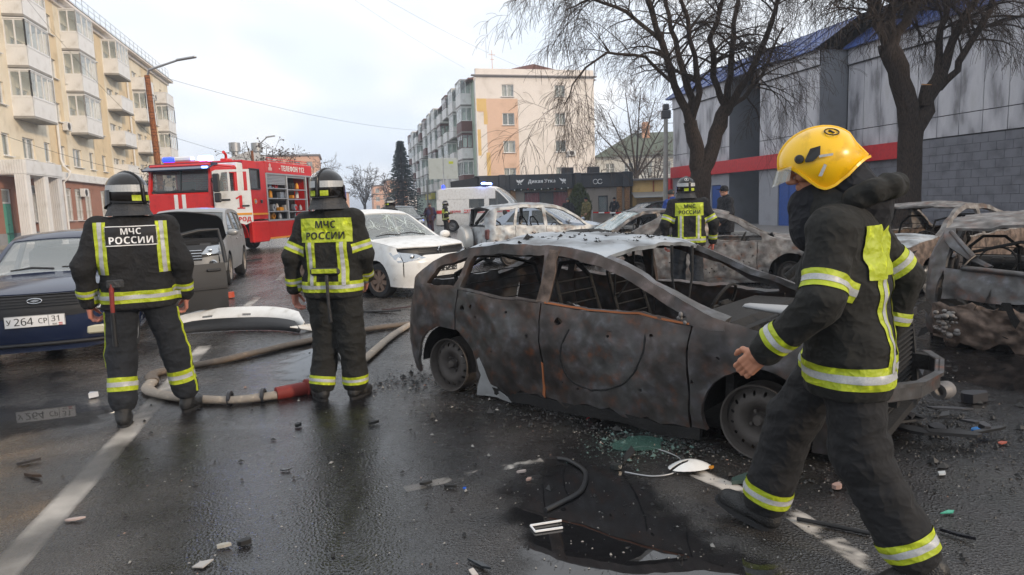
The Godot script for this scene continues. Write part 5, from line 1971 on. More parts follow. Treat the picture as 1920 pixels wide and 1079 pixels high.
func suv_body(dent := 0.0, drop := 0.0, seed_n := 1) -> Body:
	var b := Body.new()
	b.top = pts([-2.0, 0.6, -1.98, 1.0, -1.93, 1.2, -1.74, 1.58, -1.4, 1.66, -0.7, 1.70, 0.0, 1.68, 0.25, 1.62, 0.70, 1.36, 1.02, 1.14, 1.5, 1.06, 1.85, 0.95, 2.0, 0.82, 2.08, 0.6])
	b.belt = pts([-2.0, 1.14, -1.2, 1.12, -0.2, 1.07, 0.9, 1.03, 1.3, 0.99, 2.0, 0.84])
	b.half = 0.89
	b.xf = 2.08
	b.xr = -1.98
	b.sill = 0.33
	b.rr = 0.32
	b.tum = 0.26
	b.nose = pts([0.3, -0.06, 0.5, 0.0, 0.7, 0.0, 0.95, -0.14])
	b.tail = pts([0.3, 0.06, 0.5, 0.0, 0.9, 0.01, 1.2, 0.06])
	b.dent = dent
	b.drop = drop
	b.rough.seed = seed_n
	b.rough.frequency = 1.0
	return b

func hatch_spec(b: Body) -> Dictionary:
	return {"body": b, "wb": 2.57, "wr": 0.30, "doors": [0.74, -0.27, -1.14], "cowl": 1.08, "roof0": 0.20, "roof1": -1.56, "deck": -1.90, "pillar_end": -1.68, "pillar_top": -1.68, "quarter": -1.60, "rear_slant": 0.12, "quarter_slant": 0.10, "paint": mats.burnt, "gate_top": 1.0}

func sedan_spec(b: Body) -> Dictionary:
	return {"body": b, "wb": 2.60, "wr": 0.30, "doors": [0.76, -0.24, -1.08], "cowl": 1.04, "roof0": 0.26, "roof1": -0.92, "deck": -1.66, "pillar_end": -1.58, "pillar_top": -1.58, "rear_slant": 0.24, "paint": mats.burnt, "gate_top": 0.93}

func suv_spec(b: Body) -> Dictionary:
	return {"body": b, "wb": 2.56, "wr": 0.35, "doors": [0.74, -0.27, -1.12], "cowl": 1.02, "roof0": 0.26, "roof1": -1.72, "deck": -1.90, "pillar_end": -1.78, "pillar_top": -1.78, "quarter": -1.66, "rear_slant": 0.12, "quarter_slant": 0.10, "paint": mats.burnt, "gate_top": 1.14, "lamp_y": Vector2(0.70, 0.90), "tyre": 0.23}

func flakes(o: Node3D, B: Body, n: int, seed_n: int, x0: float, x1: float) -> void:
	var rg := RandomNumberGenerator.new()
	rg.seed = seed_n
	var s := Shape.new()
	for i in n:
		var w := Vector2(rg.randf_range(x0, x1), rg.randf_range(-0.95, 0.95))
		var p := B.over(w)
		var m := rg.randi_range(2, 6)
		var r := rg.randf_range(0.005, 0.019) * (2.4 if i % 11 == 0 else 1.0)
		for k in m:
			var a := rg.randf() * TAU
			var d := Vector3(cos(a), 0, sin(a)) * r * rg.randf_range(0.6, 1.5)
			var e := Vector3(-d.z, 0, d.x) * 0.45
			var h := Vector3(0, r * rg.randf_range(0.2, 1.1), 0)
			s.flat(p - e, p + e, p + d + h, Vector3(0.2, 1, 0))
			s.flat(p + d + h, p + e, p + d * 1.5 + h * 0.5 + e * 0.4, Vector3(0.2, 1, 0.2))
	part("torn_flakes", s, mats.soot, o)

func make_wreck_hatch() -> void:
	var o := thing("burnt_car", "burnt out grey hatchback in the middle without tyres, bonnet or glass", "car", facing(0.955, -5.225, 0.756, 0.655))
	var b := hatch_body(0.034, -0.135, 3)
	b.top = pts([-2.02, 0.55, -1.98, 0.82, -1.90, 0.98, -1.70, 1.14, -1.42, 1.29, -1.1, 1.375, -0.70, 1.415, -0.15, 1.40, 0.18, 1.345, 0.65, 1.155, 1.10, 0.985, 1.55, 0.92, 1.92, 0.82, 2.04, 0.72, 2.10, 0.55])
	b.crown = 0.06
	b.host = self
	var k := hatch_spec(b)
	var rg := RandomNumberGenerator.new()
	rg.seed = 12
	var holes := []
	for q in [[0.63, 0.80, 0.016], [-0.40, 0.70, 0.014], [-0.98, 0.86, 0.018], [-1.06, 0.84, 0.03], [-0.60, 0.86, 0.012], [-0.93, 0.78, 0.012], [0.30, 0.78, 0.012], [0.05, 0.36, 0.012], [-0.12, 0.83, 0.030], [-0.08, 0.40, 0.01], [0.9, 0.55, 0.012], [-0.75, 0.55, 0.01], [0.55, 0.45, 0.016], [1.05, 0.72, 0.012]]:
		holes.append(scrap_hole(q[0], q[1], q[2], rg))
	var rh := []
	for i in 26:
		rh.append(scrap_hole(rg.randf_range(-1.4, 0.1), rg.randf_range(-0.85, 0.9), rg.randf_range(0.008, 0.030), rg, 1.0, 1.25))
	var nz := FastNoiseLite.new()
	nz.seed = 66
	nz.frequency = 1.0
	var burn := func(p: Vector3) -> Color:
		var n := nz.get_noise_3d(p.x * 0.8, p.y * 1.3, p.z)
		var m := nz.get_noise_3d(p.x * 2.2 + 9.0, p.y * 2.8, p.z)
		var c := Color(0.78, 0.74, 0.72).lerp(Color(1.05, 0.78, 0.64), clampf((p.y - 0.62 + n * 0.5) * 3.0, 0.0, 0.8))
		c = c.lerp(Color(0.98, 1.0, 1.10), smoothstep(0.16, 0.30, n + m * 0.6))
		c = c.lerp(Color(0.42, 0.40, 0.39), smoothstep(0.12, 0.26, -n + m * 0.6))
		return c.lerp(Color(1.15, 0.66, 0.42), smoothstep(0.30, 0.45, m - absf(n)) * 0.7)
	k.merge({"tint": burn, "burnt": true, "hero": true, "doors": [0.88, -0.27, -1.14], "fender_end": 1.74, "roof1": -1.44, "deck": -1.86, "quarter": -1.50, "wr": 0.222, "wheel_y": 0.218, "arch": 0.335, "wheel": "burnt", "rim": skin_tex(mat("burnt_rim", lin(0.075, 0.066, 0.06), 0.7, 0.3), shared.dirt, 0.5, shared.fine, 0.1), "tyre": 0.17, "holes": holes, "roof_holes": rh, "cell": 0.07, "rail_paint": mats.burnt, "roof_paint": skin_tex(mat("burnt_roof", lin(0.50, 0.52, 0.55), 0.45, 0.3), mats.burnt_pale.albedo_texture, 1.9, shared.fine, 0.1), "door_paint": mats.burnt_door, "skip": ["hood", "front_bumper", "tailgate_x", "rear_bumper"], "mirror": false, "engine": true, "sill_paint": mats.soot, "engine_paint": mats.soot, "lean": -0.04}, true)
	build_car(o, k)
	flakes(o, b, 110, 5, -1.5, 0.2)

	var sw := Shape.new()
	var out := func(w: Vector2) -> Vector3: return b.side(w) + Vector3(0, 0, 0.004)
	skin(sw, pts([-0.93, 0.46, -0.90, 0.48, -0.80, 0.26, -0.62, 0.20, -0.60, 0.16, -0.98, 0.16, -0.90, 0.33]), Vector2(0.06, 0.06), out, 1.0, 0.01)
	part("bare_arch_edge", sw, skin_tex(mat("bare_metal", lin(0.34, 0.345, 0.35), 0.6, 0.2), shared.dirt, 0.6), o)

	var rs := Shape.new()
	skin(rs, pts([0.86, 0.899, -0.24, 0.949, -0.24, 0.961, 0.86, 0.911]), Vector2(0.1, 0.1), out, 1.0, 0.012)
	part("window_strip", rs, mats.rust_edge, o)
	var bp := Shape.new()
	skin(bp, pts([-0.325, 0.96, -0.215, 0.955, -0.20, 1.31, -0.28, 1.315]), Vector2(0.08, 0.08), out, 1.0, 0.012)
	part("b_pillar", bp, mats.burnt_rust, o)
	for x in [-0.275]:
		var dr := Shape.new()
		skin(dr, pts([x - 0.012, 0.27, x + 0.010, 0.25, x + 0.007, 0.50, x - 0.006, 0.52]), Vector2(0.05, 0.05), out, 1.0, 0.008)
		part("rust_run", dr, mats.rust_edge, o)
	var gr := Shape.new()
	var gl := PackedVector3Array()
	var gw := PackedFloat32Array()
	for i in 33:
		var a := lerpf(-0.35, PI + 0.25, i / 32.0)
		gl.append(b.side(Vector2(0.25 + 0.32 * cos(a) - 0.10 * sin(a), 0.70 - 0.32 * sin(a))) + Vector3(0, 0, -0.004))
		gw.append(0.006 + 0.004 * absf(sin(i * 1.3)))
	gr.tube(gl, gw, 6)
	part("burnt_seam", gr, mats.soot, o)
	var ms := Shape.new()
	var mp := b.side(Vector2(0.80, 0.93))
	for i in 12:
		ms.ball(mp + Vector3(rg.randf_range(-0.03, 0.03), 0.03 - 0.024 * i, 0.008 + rg.randf_range(-0.01, 0.01)), Vector3(rg.randf_range(0.010, 0.026), rg.randf_range(0.012, 0.03), 0.014) * rg.randf_range(0.5, 1.1) * (1.0 if i < 5 else 0.45), 7, 5)
	part("melted_mirror", ms, skin_tex(mat("melt", lin(0.20, 0.19, 0.185), 0.6, 0.3), shared.grain, 0.1), o)

	var fr := Shape.new()
	var arc := [Vector3(1.88, 0.40, -0.64), Vector3(2.00, 0.41, -0.36), Vector3(2.05, 0.41, 0.0), Vector3(2.01, 0.42, 0.34), Vector3(1.90, 0.45, 0.64)]
	for i in 4:
		fr.beam(arc[i], arc[i + 1], 0.035, 0.10, Vector3.UP, 0.006)
		fr.beam(arc[i] + Vector3(0.02, 0.04, 0), arc[i + 1] + Vector3(0.02, 0.04, 0), 0.03, 0.02)
	part("crash_beam", fr, mats.burnt, o)
	var rd := Shape.new()
	for z in [-0.5, 0.5]:
		rd.beam(Vector3(1.86, 0.15, z), Vector3(1.80, 0.72, z), 0.05, 0.05)
		rd.beam(Vector3(1.0, 0.45, z * 0.95), Vector3(1.95, 0.40, z), 0.07, 0.10)
	rd.beam(Vector3(1.80, 0.72, -0.62), Vector3(1.80, 0.70, 0.62), 0.06, 0.05)
	rd.beam(Vector3(1.86, 0.16, -0.55), Vector3(1.86, 0.16, 0.55), 0.06, 0.05)
	for i in 16:
		rd.beam(Vector3(1.83, 0.17 + 0.033 * i, -0.45), Vector3(1.82, 0.17 + 0.033 * i, 0.45), 0.02, 0.012)
	part("radiator_frame", rd, mats.soot, o)
	for i in 9:
		var l := Shape.new()
		var a := Vector3(rg.randf_range(1.0, 1.8), rg.randf_range(0.5, 0.8), rg.randf_range(-0.5, 0.5))
		l.tube(PackedVector3Array([a, a + Vector3(rg.randf_range(-0.2, 0.2), 0.1, rg.randf_range(-0.2, 0.2)), a + Vector3(rg.randf_range(-0.3, 0.3), -0.1, rg.randf_range(-0.3, 0.3))]), PackedFloat32Array([0.012, 0.014, 0.01]), 5)
		part("burnt_pipe", l, mats.soot, o)

	var wg := Shape.new()
	wg.tube(PackedVector3Array([Vector3(1.12, 0.86, 0.55), Vector3(1.4, 0.86, 0.62), Vector3(1.75, 0.76, 0.60)]), PackedFloat32Array([0.05, 0.09, 0.05]), 6, true, 0.3)
	part("buckled_wing_top", wg, mats.bare_metal, o)
	var ar := Shape.new()
	ar.tube(PackedVector3Array([Vector3(1.0, 0.92, -0.5), Vector3(1.16, 1.08, -0.56), Vector3(1.12, 1.2, -0.60)]), PackedFloat32Array([0.03, 0.035, 0.03]), 6)
	part("hinge_arm", ar, mats.soot, o)

	var hs := Shape.new()
	for i in 5:
		var x := -0.1 + 0.16 * i
		hs.tube(PackedVector3Array([Vector3(x, 1.19, 0.1), Vector3(x + 0.02, 0.98, 0.14), Vector3(x + rg.randf_range(-0.1, 0.1), 0.80, 0.2)]), PackedFloat32Array([0.012, 0.009, 0.008]), 5)
	part("hanging_trim", hs, mats.soot, o)

func make_cars() -> void:
	mat("burnt_door", lin(0.56, 0.54, 0.53), 0.42, 0.35)
	skin_tex(mats.burnt_door, mats.burnt.albedo_texture, 1.5, shared.fine, 0.12)
	rusted(mats.burnt_door, 1.3)
	make_wreck_hatch()
	var rg := RandomNumberGenerator.new()
	rg.seed = 31

	var o := thing("white_car", "white saloon with a shattered windscreen behind the middle fireman", "car", facing(-2.66, -13.0, 0.72, 0.69))
	var b := sedan_body()
	b.top = pts([-2.14, 0.60, -2.10, 0.90, -2.0, 1.02, -1.66, 1.07, -1.28, 1.26, -0.9, 1.45, -0.5, 1.52, 0.0, 1.53, 0.25, 1.47, 0.70, 1.22, 1.05, 1.03, 1.5, 0.97, 1.85, 0.88, 2.0, 0.76, 2.08, 0.60])
	b.belt = pts([-2.1, 1.0, -1.2, 0.98, -0.2, 0.94, 0.9, 0.92, 1.3, 0.88, 2.0, 0.76])
	b.half = 0.87
	var k := sedan_spec(b)
	var gb := []
	gb.append(pts([-0.42, 0.24, -0.44, 0.36, 0.44, 0.36, 0.42, 0.24]))
	k.merge({"paint": mats.paint_white, "glass": mats.car_glass_dark, "windscreen": mats.car_glass, "rear_glass": mats.car_glass_dark, "wheel": "alloy", "rim": skin_tex(mat("rusty_alloy", lin(0.22, 0.15, 0.11), 0.6, 0.3), shared.dirt, 0.4), "mirror_paint": mats.paint_white, "lamp_y": Vector2(0.63, 0.80), "bumper_holes": gb, "bumper_top": 0.73, "lamp": pts([0.36, 0.685, 0.73, 0.63, 0.73, 0.79, 0.50, 0.755]), "steer": 0.15}, true)
	build_car(o, k)
	front_trim(o, b, "lozenge", 0.785, 0.46)
	crack_glass(o, b, k)

	o = thing("dark_blue_car", "dark blue hatchback with number plate У 264 СР 31 and its door open on the left", "car", facing(-5.66, -8.78, 0.36, 0.93))
	b = sedan_body()
	b.top = pts([-2.0, 0.6, -1.96, 0.90, -1.85, 1.0, -1.5, 1.2, -1.1, 1.36, -0.5, 1.39, 0.0, 1.38, 0.22, 1.33, 0.70, 1.08, 1.02, 0.94, 1.5, 0.87, 1.92, 0.77, 2.05, 0.68, 2.08, 0.5])
	b.belt = pts([-2.1, 0.92, -0.2, 0.88, 0.9, 0.86, 1.3, 0.83, 2.0, 0.72])
	b.half = 0.81
	b.rf = 0.40
	b.pow = 3.2
	k = sedan_spec(b)
	k.merge({"paint": mats.paint_blue, "glass": mats.car_glass, "windscreen": mats.car_glass, "rear_glass": mats.car_glass, "wheel": "steel", "lamp_y": Vector2(0.58, 0.70), "lamp": pts([0.44, 0.59, 0.68, 0.575, 0.68, 0.72, 0.52, 0.70]), "skip": ["front_door-1"], "wr": 0.28, "mirror_paint": mats.black_plastic, "hood_front": 1.93, "bumper_holes": [pts([-0.42, 0.55, -0.42, 0.61, 0.42, 0.61, 0.42, 0.55])]}, true)
	build_car(o, k)
	front_trim(o, b, "oval", 0.70, 0.50)
	lada_bits(o, b)

	o = thing("gray_suv", "grey dusty off-roader with its bonnet raised in front of the fire engine", "car", facing(-7.27, -15.55, 0.26, 0.965))
	b = suv_body()
	k = suv_spec(b)
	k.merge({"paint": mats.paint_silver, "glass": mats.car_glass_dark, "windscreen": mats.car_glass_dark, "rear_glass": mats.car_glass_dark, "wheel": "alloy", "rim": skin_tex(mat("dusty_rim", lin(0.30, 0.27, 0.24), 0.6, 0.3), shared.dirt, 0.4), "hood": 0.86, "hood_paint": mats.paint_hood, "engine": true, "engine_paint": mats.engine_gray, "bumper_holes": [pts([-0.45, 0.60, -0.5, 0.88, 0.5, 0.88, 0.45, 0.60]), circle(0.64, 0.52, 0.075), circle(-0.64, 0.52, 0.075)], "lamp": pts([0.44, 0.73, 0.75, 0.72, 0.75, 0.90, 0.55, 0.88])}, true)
	build_car(o, k)
	var gs := Shape.new()
	for i in 4:
		var y := 0.64 + 0.055 * i
		var line := PackedVector3Array()
		var r := PackedFloat32Array()
		for j in 9:
			line.append(b.front(Vector2(-0.45 + 0.9 * j / 8.0, y)) - Vector3(0.02, 0, 0))
			r.append(0.012)
		gs.tube(line, r, 6)
	part("grille_bars", gs, mats.chrome, o)
	for z in [0.64, -0.64]:
		var fl := Shape.new()
		fl.xf = Transform3D(Basis(Vector3.BACK, -PI / 2), b.front(Vector2(z, 0.52)) - Vector3(0.03, 0, 0))
		fl.lathe(PackedVector2Array([Vector2(0.085, 0.03), Vector2(0.075, 0.04), Vector2(0.06, 0.0), Vector2(0.0, -0.02)]), 18)
		part("fog_lamp", fl, mats.chrome, o)

	o = thing("burnt_suv", "burnt pale off-roader with a white spare wheel cover on its back door", "car", facing(0.85, -18.2, 0.92, -0.38))
	b = suv_body(0.03, -0.13, 8)
	k = suv_spec(b)
	k.merge({"paint": mats.burnt_pale, "burnt": true, "wheel": "burnt", "wr": 0.23, "wheel_y": 0.225, "arch": 0.40, "rim": mats.burnt_rim, "tyre": 0.18, "skip": ["hood", "tailgate", "front_bumper"], "mirror": false, "engine": true, "engine_paint": mats.soot}, true)
	build_car(o, k)
	var tg := Shape.new()
	skin(tg, pts([-0.70, 0.5, -0.70, 1.12, 0.74, 1.12, 0.74, 0.5]), Vector2(0.1, 0.1), b.back, 1.0, 0.04)
	part("tailgate", tg, mats.burnt_pale, o)
	var gl := Shape.new()
	gl.tube(PackedVector3Array([b.over(Vector2(-1.92, -0.8)), b.over(Vector2(-1.74, -0.82)), b.over(Vector2(-1.72, 0.0)) + Vector3(-0.05, 0, 0), b.over(Vector2(-1.74, 0.82)), b.over(Vector2(-1.92, 0.8))]), PackedFloat32Array([0.05, 0.05, 0.05, 0.05, 0.05]), 6)
	part("window_surround", gl, mats.soot, o)
	var sp := Shape.new()
	sp.xf = Transform3D(Basis(Vector3.BACK, PI / 2), Vector3(b.xr - 0.16, 0.80 + b.drop, -0.15))
	sp.lathe(PackedVector2Array([Vector2(0.0, 0.13), Vector2(0.29, 0.12), Vector2(0.345, 0.09), Vector2(0.36, 0.02), Vector2(0.36, -0.10), Vector2(0.30, -0.14)]), 36)
	part("spare_wheel_cover", sp, skin_tex(mat("cover_white", lin(0.74, 0.70, 0.65), 0.5), mats.burnt_pale.albedo_texture, 4.0), o)
	for z in [0.76, -0.76]:
		var tl := Shape.new()
		tl.box(b.back(Vector2(z * 0.97, 0.95)) + Vector3(0.02, -0.02, 0), Vector3(0.12, 0.26, 0.14), 0.03)
		part("tail_light", tl, mat("melted_red", lin(0.10, 0.03, 0.03), 0.5), o)
		var br := Shape.new()
		br.box(b.back(Vector2(z * 0.9, 0.60)) + Vector3(-0.03, 0.0, 0), Vector3(0.05, 0.10, 0.2), 0.02)
		part("reflector", br, mats.lamp_red, o)

	o = thing("burnt_car", "burnt ash grey saloon riddled with holes, broadside behind the fireman at centre right", "car", facing(3.75, -12.5, 0.95, 0.31))
	b = sedan_body(0.03, -0.12, 17)
	k = sedan_spec(b)
	var hl := []
	for i in 46:
		hl.append(scrap_hole(rg.randf_range(-1.0, 0.9), rg.randf_range(0.3, 0.85), rg.randf_range(0.006, 0.020), rg))
	k.merge({"paint": mats.burnt_ash, "burnt": true, "wheel": "burnt", "wr": 0.21, "wheel_y": 0.205, "arch": 0.35, "rim": mats.burnt_rim, "tyre": 0.17, "skip": ["front_bumper"], "mirror": false, "holes": hl, "cell": 0.08}, true)
	build_car(o, k)
	flakes(o, b, 50, 15, -0.9, 0.2)

	o = thing("burnt_car", "burnt dark saloon with its nose to the left behind the wrecked hatchback roof", "car", facing(3.3, -17.2, -0.98, 0.18))
	b = sedan_body(0.035, -0.12, 21)
	k = sedan_spec(b)
	k.merge({"paint": mats.burnt, "burnt": true, "wheel": "burnt", "wr": 0.21, "wheel_y": 0.205, "arch": 0.35, "rim": mats.burnt_rim, "tyre": 0.17, "windscreen": mats.cracked, "mirror": false, "cell": 0.1, "hood_paint": mats.soot, "hood": 0.12, "lamp_paint": mats.soot}, true)
	build_car(o, k)

	o = thing("silver_car", "pale blue grey saloon beyond the burnt off-roader", "car", facing(1.15, -22.3, 0.93, 0.36))
	b = sedan_body()
	k = sedan_spec(b)
	k.merge({"paint": mats.paint_skyblue, "glass": mats.car_glass_dark, "windscreen": mats.car_glass, "rear_glass": mats.car_glass_dark, "cell": 0.12}, true)
	build_car(o, k)

	o = thing("burnt_car", "burnt rusty car with pale bonnet in front of the grey tiled wall", "car", facing(6.95, -11.3, -0.86, 0.50))
	b = sedan_body(0.03, -0.10, 27)
	k = sedan_spec(b)
	k.merge({"paint": mats.burnt_rust, "burnt": true, "wheel": "burnt", "wr": 0.22, "wheel_y": 0.215, "arch": 0.35, "rim": mats.rim_steel, "tyre": 0.17, "mirror": false, "hood_paint": mats.burnt_pale, "roof_paint": mats.burnt_ash, "rail_paint": mats.burnt_ash, "lamp_paint": mats.soot, "cell": 0.09}, true)
	build_car(o, k)

	o = thing("burnt_car", "burnt hatchback with open rear window and melted bumper at the right edge", "car", facing(5.95, -7.6, 0.62, -0.78))
	b = hatch_body(0.045, -0.20, 37)
	k = hatch_spec(b)
	k.merge({"paint": mats.burnt, "burnt": true, "wheel": "burnt", "wr": 0.21, "wheel_y": 0.15, "arch": 0.35, "rim": mats.burnt_rim, "tyre": 0.17, "skip": ["tailgate", "rear_bumper", "front_bumper", "hood"], "mirror": false, "roof_paint": mats.burnt_ash, "cell": 0.07}, true)
	build_car(o, k)
	tg = Shape.new()
	skin(tg, pts([-0.68, 0.66, -0.70, 0.98, -0.3, 0.94, 0.3, 0.94, 0.72, 0.98, 0.68, 0.62, 0.2, 0.70, -0.2, 0.64]), Vector2(0.07, 0.07), b.back, 1.0, 0.05)
	part("tailgate", tg, mats.burnt, o)
	var fl := Shape.new()
	fl.tube(PackedVector3Array([b.over(Vector2(-1.62, -0.93)), b.over(Vector2(-1.86, -0.9)) + Vector3(-0.05, 0.02, 0), b.back(Vector2(-0.55, 1.0)) + Vector3(-0.03, -0.02, 0), b.back(Vector2(0, 0.96)) + Vector3(-0.05, -0.02, 0), b.back(Vector2(0.55, 1.0)) + Vector3(-0.03, -0.02, 0), b.over(Vector2(-1.86, 0.9)) + Vector3(-0.05, 0.02, 0), b.over(Vector2(-1.62, 0.93))]), PackedFloat32Array([0.022, 0.026, 0.028, 0.028, 0.028, 0.026, 0.022]), 8)
	part("window_surround", fl, mats.burnt, o)
	var mess := Shape.new()
	for i in 46:
		var c := Vector3(-1.95 + rg.randf_range(-0.22, 0.25), rg.randf_range(0.12, 0.50), rg.randf_range(-0.78, 0.78))
		var d := Vector3(rg.randf_range(-0.12, 0.1), rg.randf_range(-0.16, 0.06), rg.randf_range(-0.22, 0.22))
		var e := Vector3(rg.randf_range(-0.05, 0.05), rg.randf_range(0.02, 0.10), rg.randf_range(-0.05, 0.05))
		for j in 3:
			var p0 := c + d * (j / 3.0) + e * sin(j * 1.7) * 0.5
			var p1 := c + d * ((j + 1) / 3.0) + e * sin((j + 1) * 1.7) * 0.5
			mess.quad(p0 - e * 0.5, p0 + e * 0.5, p1 + e * 0.55, p1 - e * 0.45, Vector3(-1, 0.4, 0))
	part("melted_scraps", mess, mats.soot, o)
	for q in [[0.10, 0.34, 0.62, 71, "burnt_rust"], [0.02, 0.20, 0.44, 72, "soot"]]:
		var sag := Shape.new()
		var ragged := PackedVector2Array()
		for i in 20:
			ragged.append(Vector2(-0.76 + 1.52 * i / 19.0, q[2] + 0.03 * sin(i * 1.9)))
		for i in 20:
			ragged.append(Vector2(0.76 - 1.52 * i / 19.0, q[1] - 0.16 * absf(sin(i * 0.9 + q[3])) - 0.05 * sin(i * 2.7)))
		var wav := func(w: Vector2) -> Vector3: return b.back(w) + Vector3(-q[0] + 0.07 * b.rough.get_noise_2d(w.x * 5.0, w.y * 9.0 + q[3]), 0, 0)
		skin(sag, ragged, Vector2(0.05, 0.04), wav, 1.0, 0.012)
		part("melted_bumper", sag, mats[q[4]], o)
	var bm := Shape.new()
	bm.beam(Vector3(-1.9, 0.30, -0.7), Vector3(-1.9, 0.34, 0.7), 0.09, 0.12, Vector3.UP, 0.01)
	part("bumper_beam", bm, mats.burnt, o)
	for q in [[0.34, 0.30, 0.12], [-0.62, 0.30, 0.09]]:
		var lump := Shape.new()
		for i in 40:
			lump.ball(Vector3(-2.1 + rg.randf_range(-0.06, 0.06), q[1] + rg.randf_range(-0.18, 0.10), q[0] + rg.randf_range(-0.09, 0.09)), Vector3(0.045, 0.03, 0.04) * rg.randf_range(0.3, 0.9), 6, 5)
		part("ash_lump", lump, mats.burnt_ash, o)

	o = thing("black_suv", "black off-roader up the street left of the ambulance", "car", facing(-6.2, -38.5, 0.42, 0.91))
	b = suv_body()
	k = suv_spec(b)
	k.merge({"paint": mats.paint_black, "glass": mats.car_glass_dark, "windscreen": mats.car_glass, "rear_glass": mats.car_glass_dark, "cell": 0.16, "wr": 0.38}, true)
	build_car(o, k)
	for q in [[10.6, -44.5, 0.9, 0.43, "paint_crimson", "crimson hatchback parked by the kiosk"], [8.3, -40.5, -0.9, 0.4, "soot", "blackened hatchback left of the crimson car"]]:
		o = thing("parked_car", q[5], "car", facing(q[0], q[1], q[2], q[3]))
		b = hatch_body(0.0 if q[4] != "soot" else 0.04, 0.0)
		k = hatch_spec(b)
		k.merge({"paint": mats[q[4]], "glass": mats.car_glass_dark, "windscreen": mats.car_glass_dark, "rear_glass": mats.car_glass_dark, "cell": 0.18}, true)
		build_car(o, k)

func front_trim(o: Node3D, b: Body, emblem: String, y: float, plate_y: float) -> void:
	var gs := Shape.new()
	for i in 5:
		var line := PackedVector3Array()
		var r := PackedFloat32Array()
		for j in 9:
			line.append(b.front(Vector2(-0.42 + 0.84 * j / 8.0, y - 0.055 + 0.028 * i)) - Vector3(0.03, 0, 0))
			r.append(0.006)
		gs.tube(line, r, 5)
	part("grille_bars", gs, mats.black_plastic, o)
	var e := Shape.new()
	var c := b.front(Vector2(0, y)) + Vector3(0.002, 0, 0)
	e.xf = Transform3D(Basis(Vector3(0, 0, -1), Vector3.UP, Vector3.RIGHT), c)
	if emblem == "lozenge":
		for q in [[0, 0.075, 0.045, 0], [0.045, 0, 0, -0.075], [0, -0.075, -0.045, 0], [-0.045, 0, 0, 0.075]]:
			e.beam(Vector3(q[0], q[1], 0), Vector3(q[2], q[3], 0), 0.02, 0.02, Vector3.BACK)
		part("emblem", e, mats.chrome, o)
		var pl := Shape.new()
		pl.xf = Transform3D(Basis(Vector3(0, 0, -1), Vector3.UP, Vector3.RIGHT), b.front(Vector2(0, plate_y)) + Vector3(0.012, 0.04, 0))
		pl.box(Vector3.ZERO, Vector3(0.53, 0.115, 0.012), 0.004)
		var pn := part("number_plate", pl, mats.plate_ink, o)
		var sp := Shape.new()
		sp.xf = pl.xf
		var rg := RandomNumberGenerator.new()
		rg.seed = 4
		for i in 40:
			sp.box(Vector3(rg.randf_range(-0.24, 0.24), rg.randf_range(-0.045, 0.045), 0.008), Vector3(rg.randf_range(0.006, 0.03), rg.randf_range(0.004, 0.014), 0.004))
		part("plate_flecks", sp, mats.plate_white, pn)
	else:
		var p := PackedVector3Array()
		var r := PackedFloat32Array()
		for i in 21:
			p.append(Vector3(cos(TAU * i / 20) * 0.065, sin(TAU * i / 20) * 0.026, 0))
			r.append(0.005)
		e.tube(p, r, 6, false)
		e.prism(PackedVector2Array([Vector2(-0.04, -0.004), Vector2(-0.01, -0.014), Vector2(0.03, -0.006), Vector2(0.04, 0.008), Vector2(0.005, 0.016), Vector2(-0.02, 0.008)]), -0.003, 0.004)
		part("emblem", e, mats.chrome, o)

func crack_glass(o: Node3D, b: Body, k: Dictionary) -> void:
	var rg := RandomNumberGenerator.new()
	rg.seed = 90
	var s := Shape.new()
	var f := func(w: Vector2) -> Vector3: return b.over(w) + Vector3(0.004, -0.006, 0)
	for c in [Vector2(0.62, -0.45), Vector2(0.80, 0.05), Vector2(0.66, 0.55), Vector2(0.40, -0.1), Vector2(0.86, -0.6)]:
		for i in 15:
			var a := rg.randf() * TAU
			var p: Vector2 = c
			var len := rg.randf_range(0.10, 0.5)
			for j in 5:
				var q := p + Vector2(cos(a) * 0.7, sin(a) * 1.1) * len / 5.0
				a += rg.randf_range(-0.4, 0.4)
				if q.x < k.cowl - 0.01 and q.x > k.roof0 + 0.02 and absf(q.y) < 0.88:
					s.beam(f.call(p), f.call(q), 0.005, 0.002)
				p = q
		for ring in 4:
			var r := 0.03 + 0.045 * ring
			for i in 12:
				if rg.randf() < 0.4:
					continue
				var p: Vector2 = c + Vector2(cos(TAU * i / 12) * r * 0.7, sin(TAU * i / 12) * r * 1.2)
				var q: Vector2 = c + Vector2(cos(TAU * (i + 1) / 12) * r * 0.7, sin(TAU * (i + 1) / 12) * r * 1.2)
				if absf(p.y) < 0.88 and absf(q.y) < 0.88 and minf(p.x, q.x) > k.roof0 + 0.02 and maxf(p.x, q.x) < k.cowl:
					s.beam(f.call(p), f.call(q), 0.005, 0.002)
	part("glass_cracks", s, mat("crack_white", lin(0.65, 0.72, 0.70), 0.4), o)
	var w := Shape.new()
	for q in [[-0.55, 0.1], [0.15, 0.75]]:
		w.tube(PackedVector3Array([b.over(Vector2(k.cowl, q[0])) + Vector3(0, 0.02, 0), b.over(Vector2(k.cowl - 0.06, (q[0] + q[1]) / 2)) + Vector3(0, 0.03, 0), b.over(Vector2(k.cowl - 0.05, q[1])) + Vector3(0, 0.025, 0)]), PackedFloat32Array([0.012, 0.012, 0.008]), 5)
	part("wiper", w, mats.black_plastic, o)

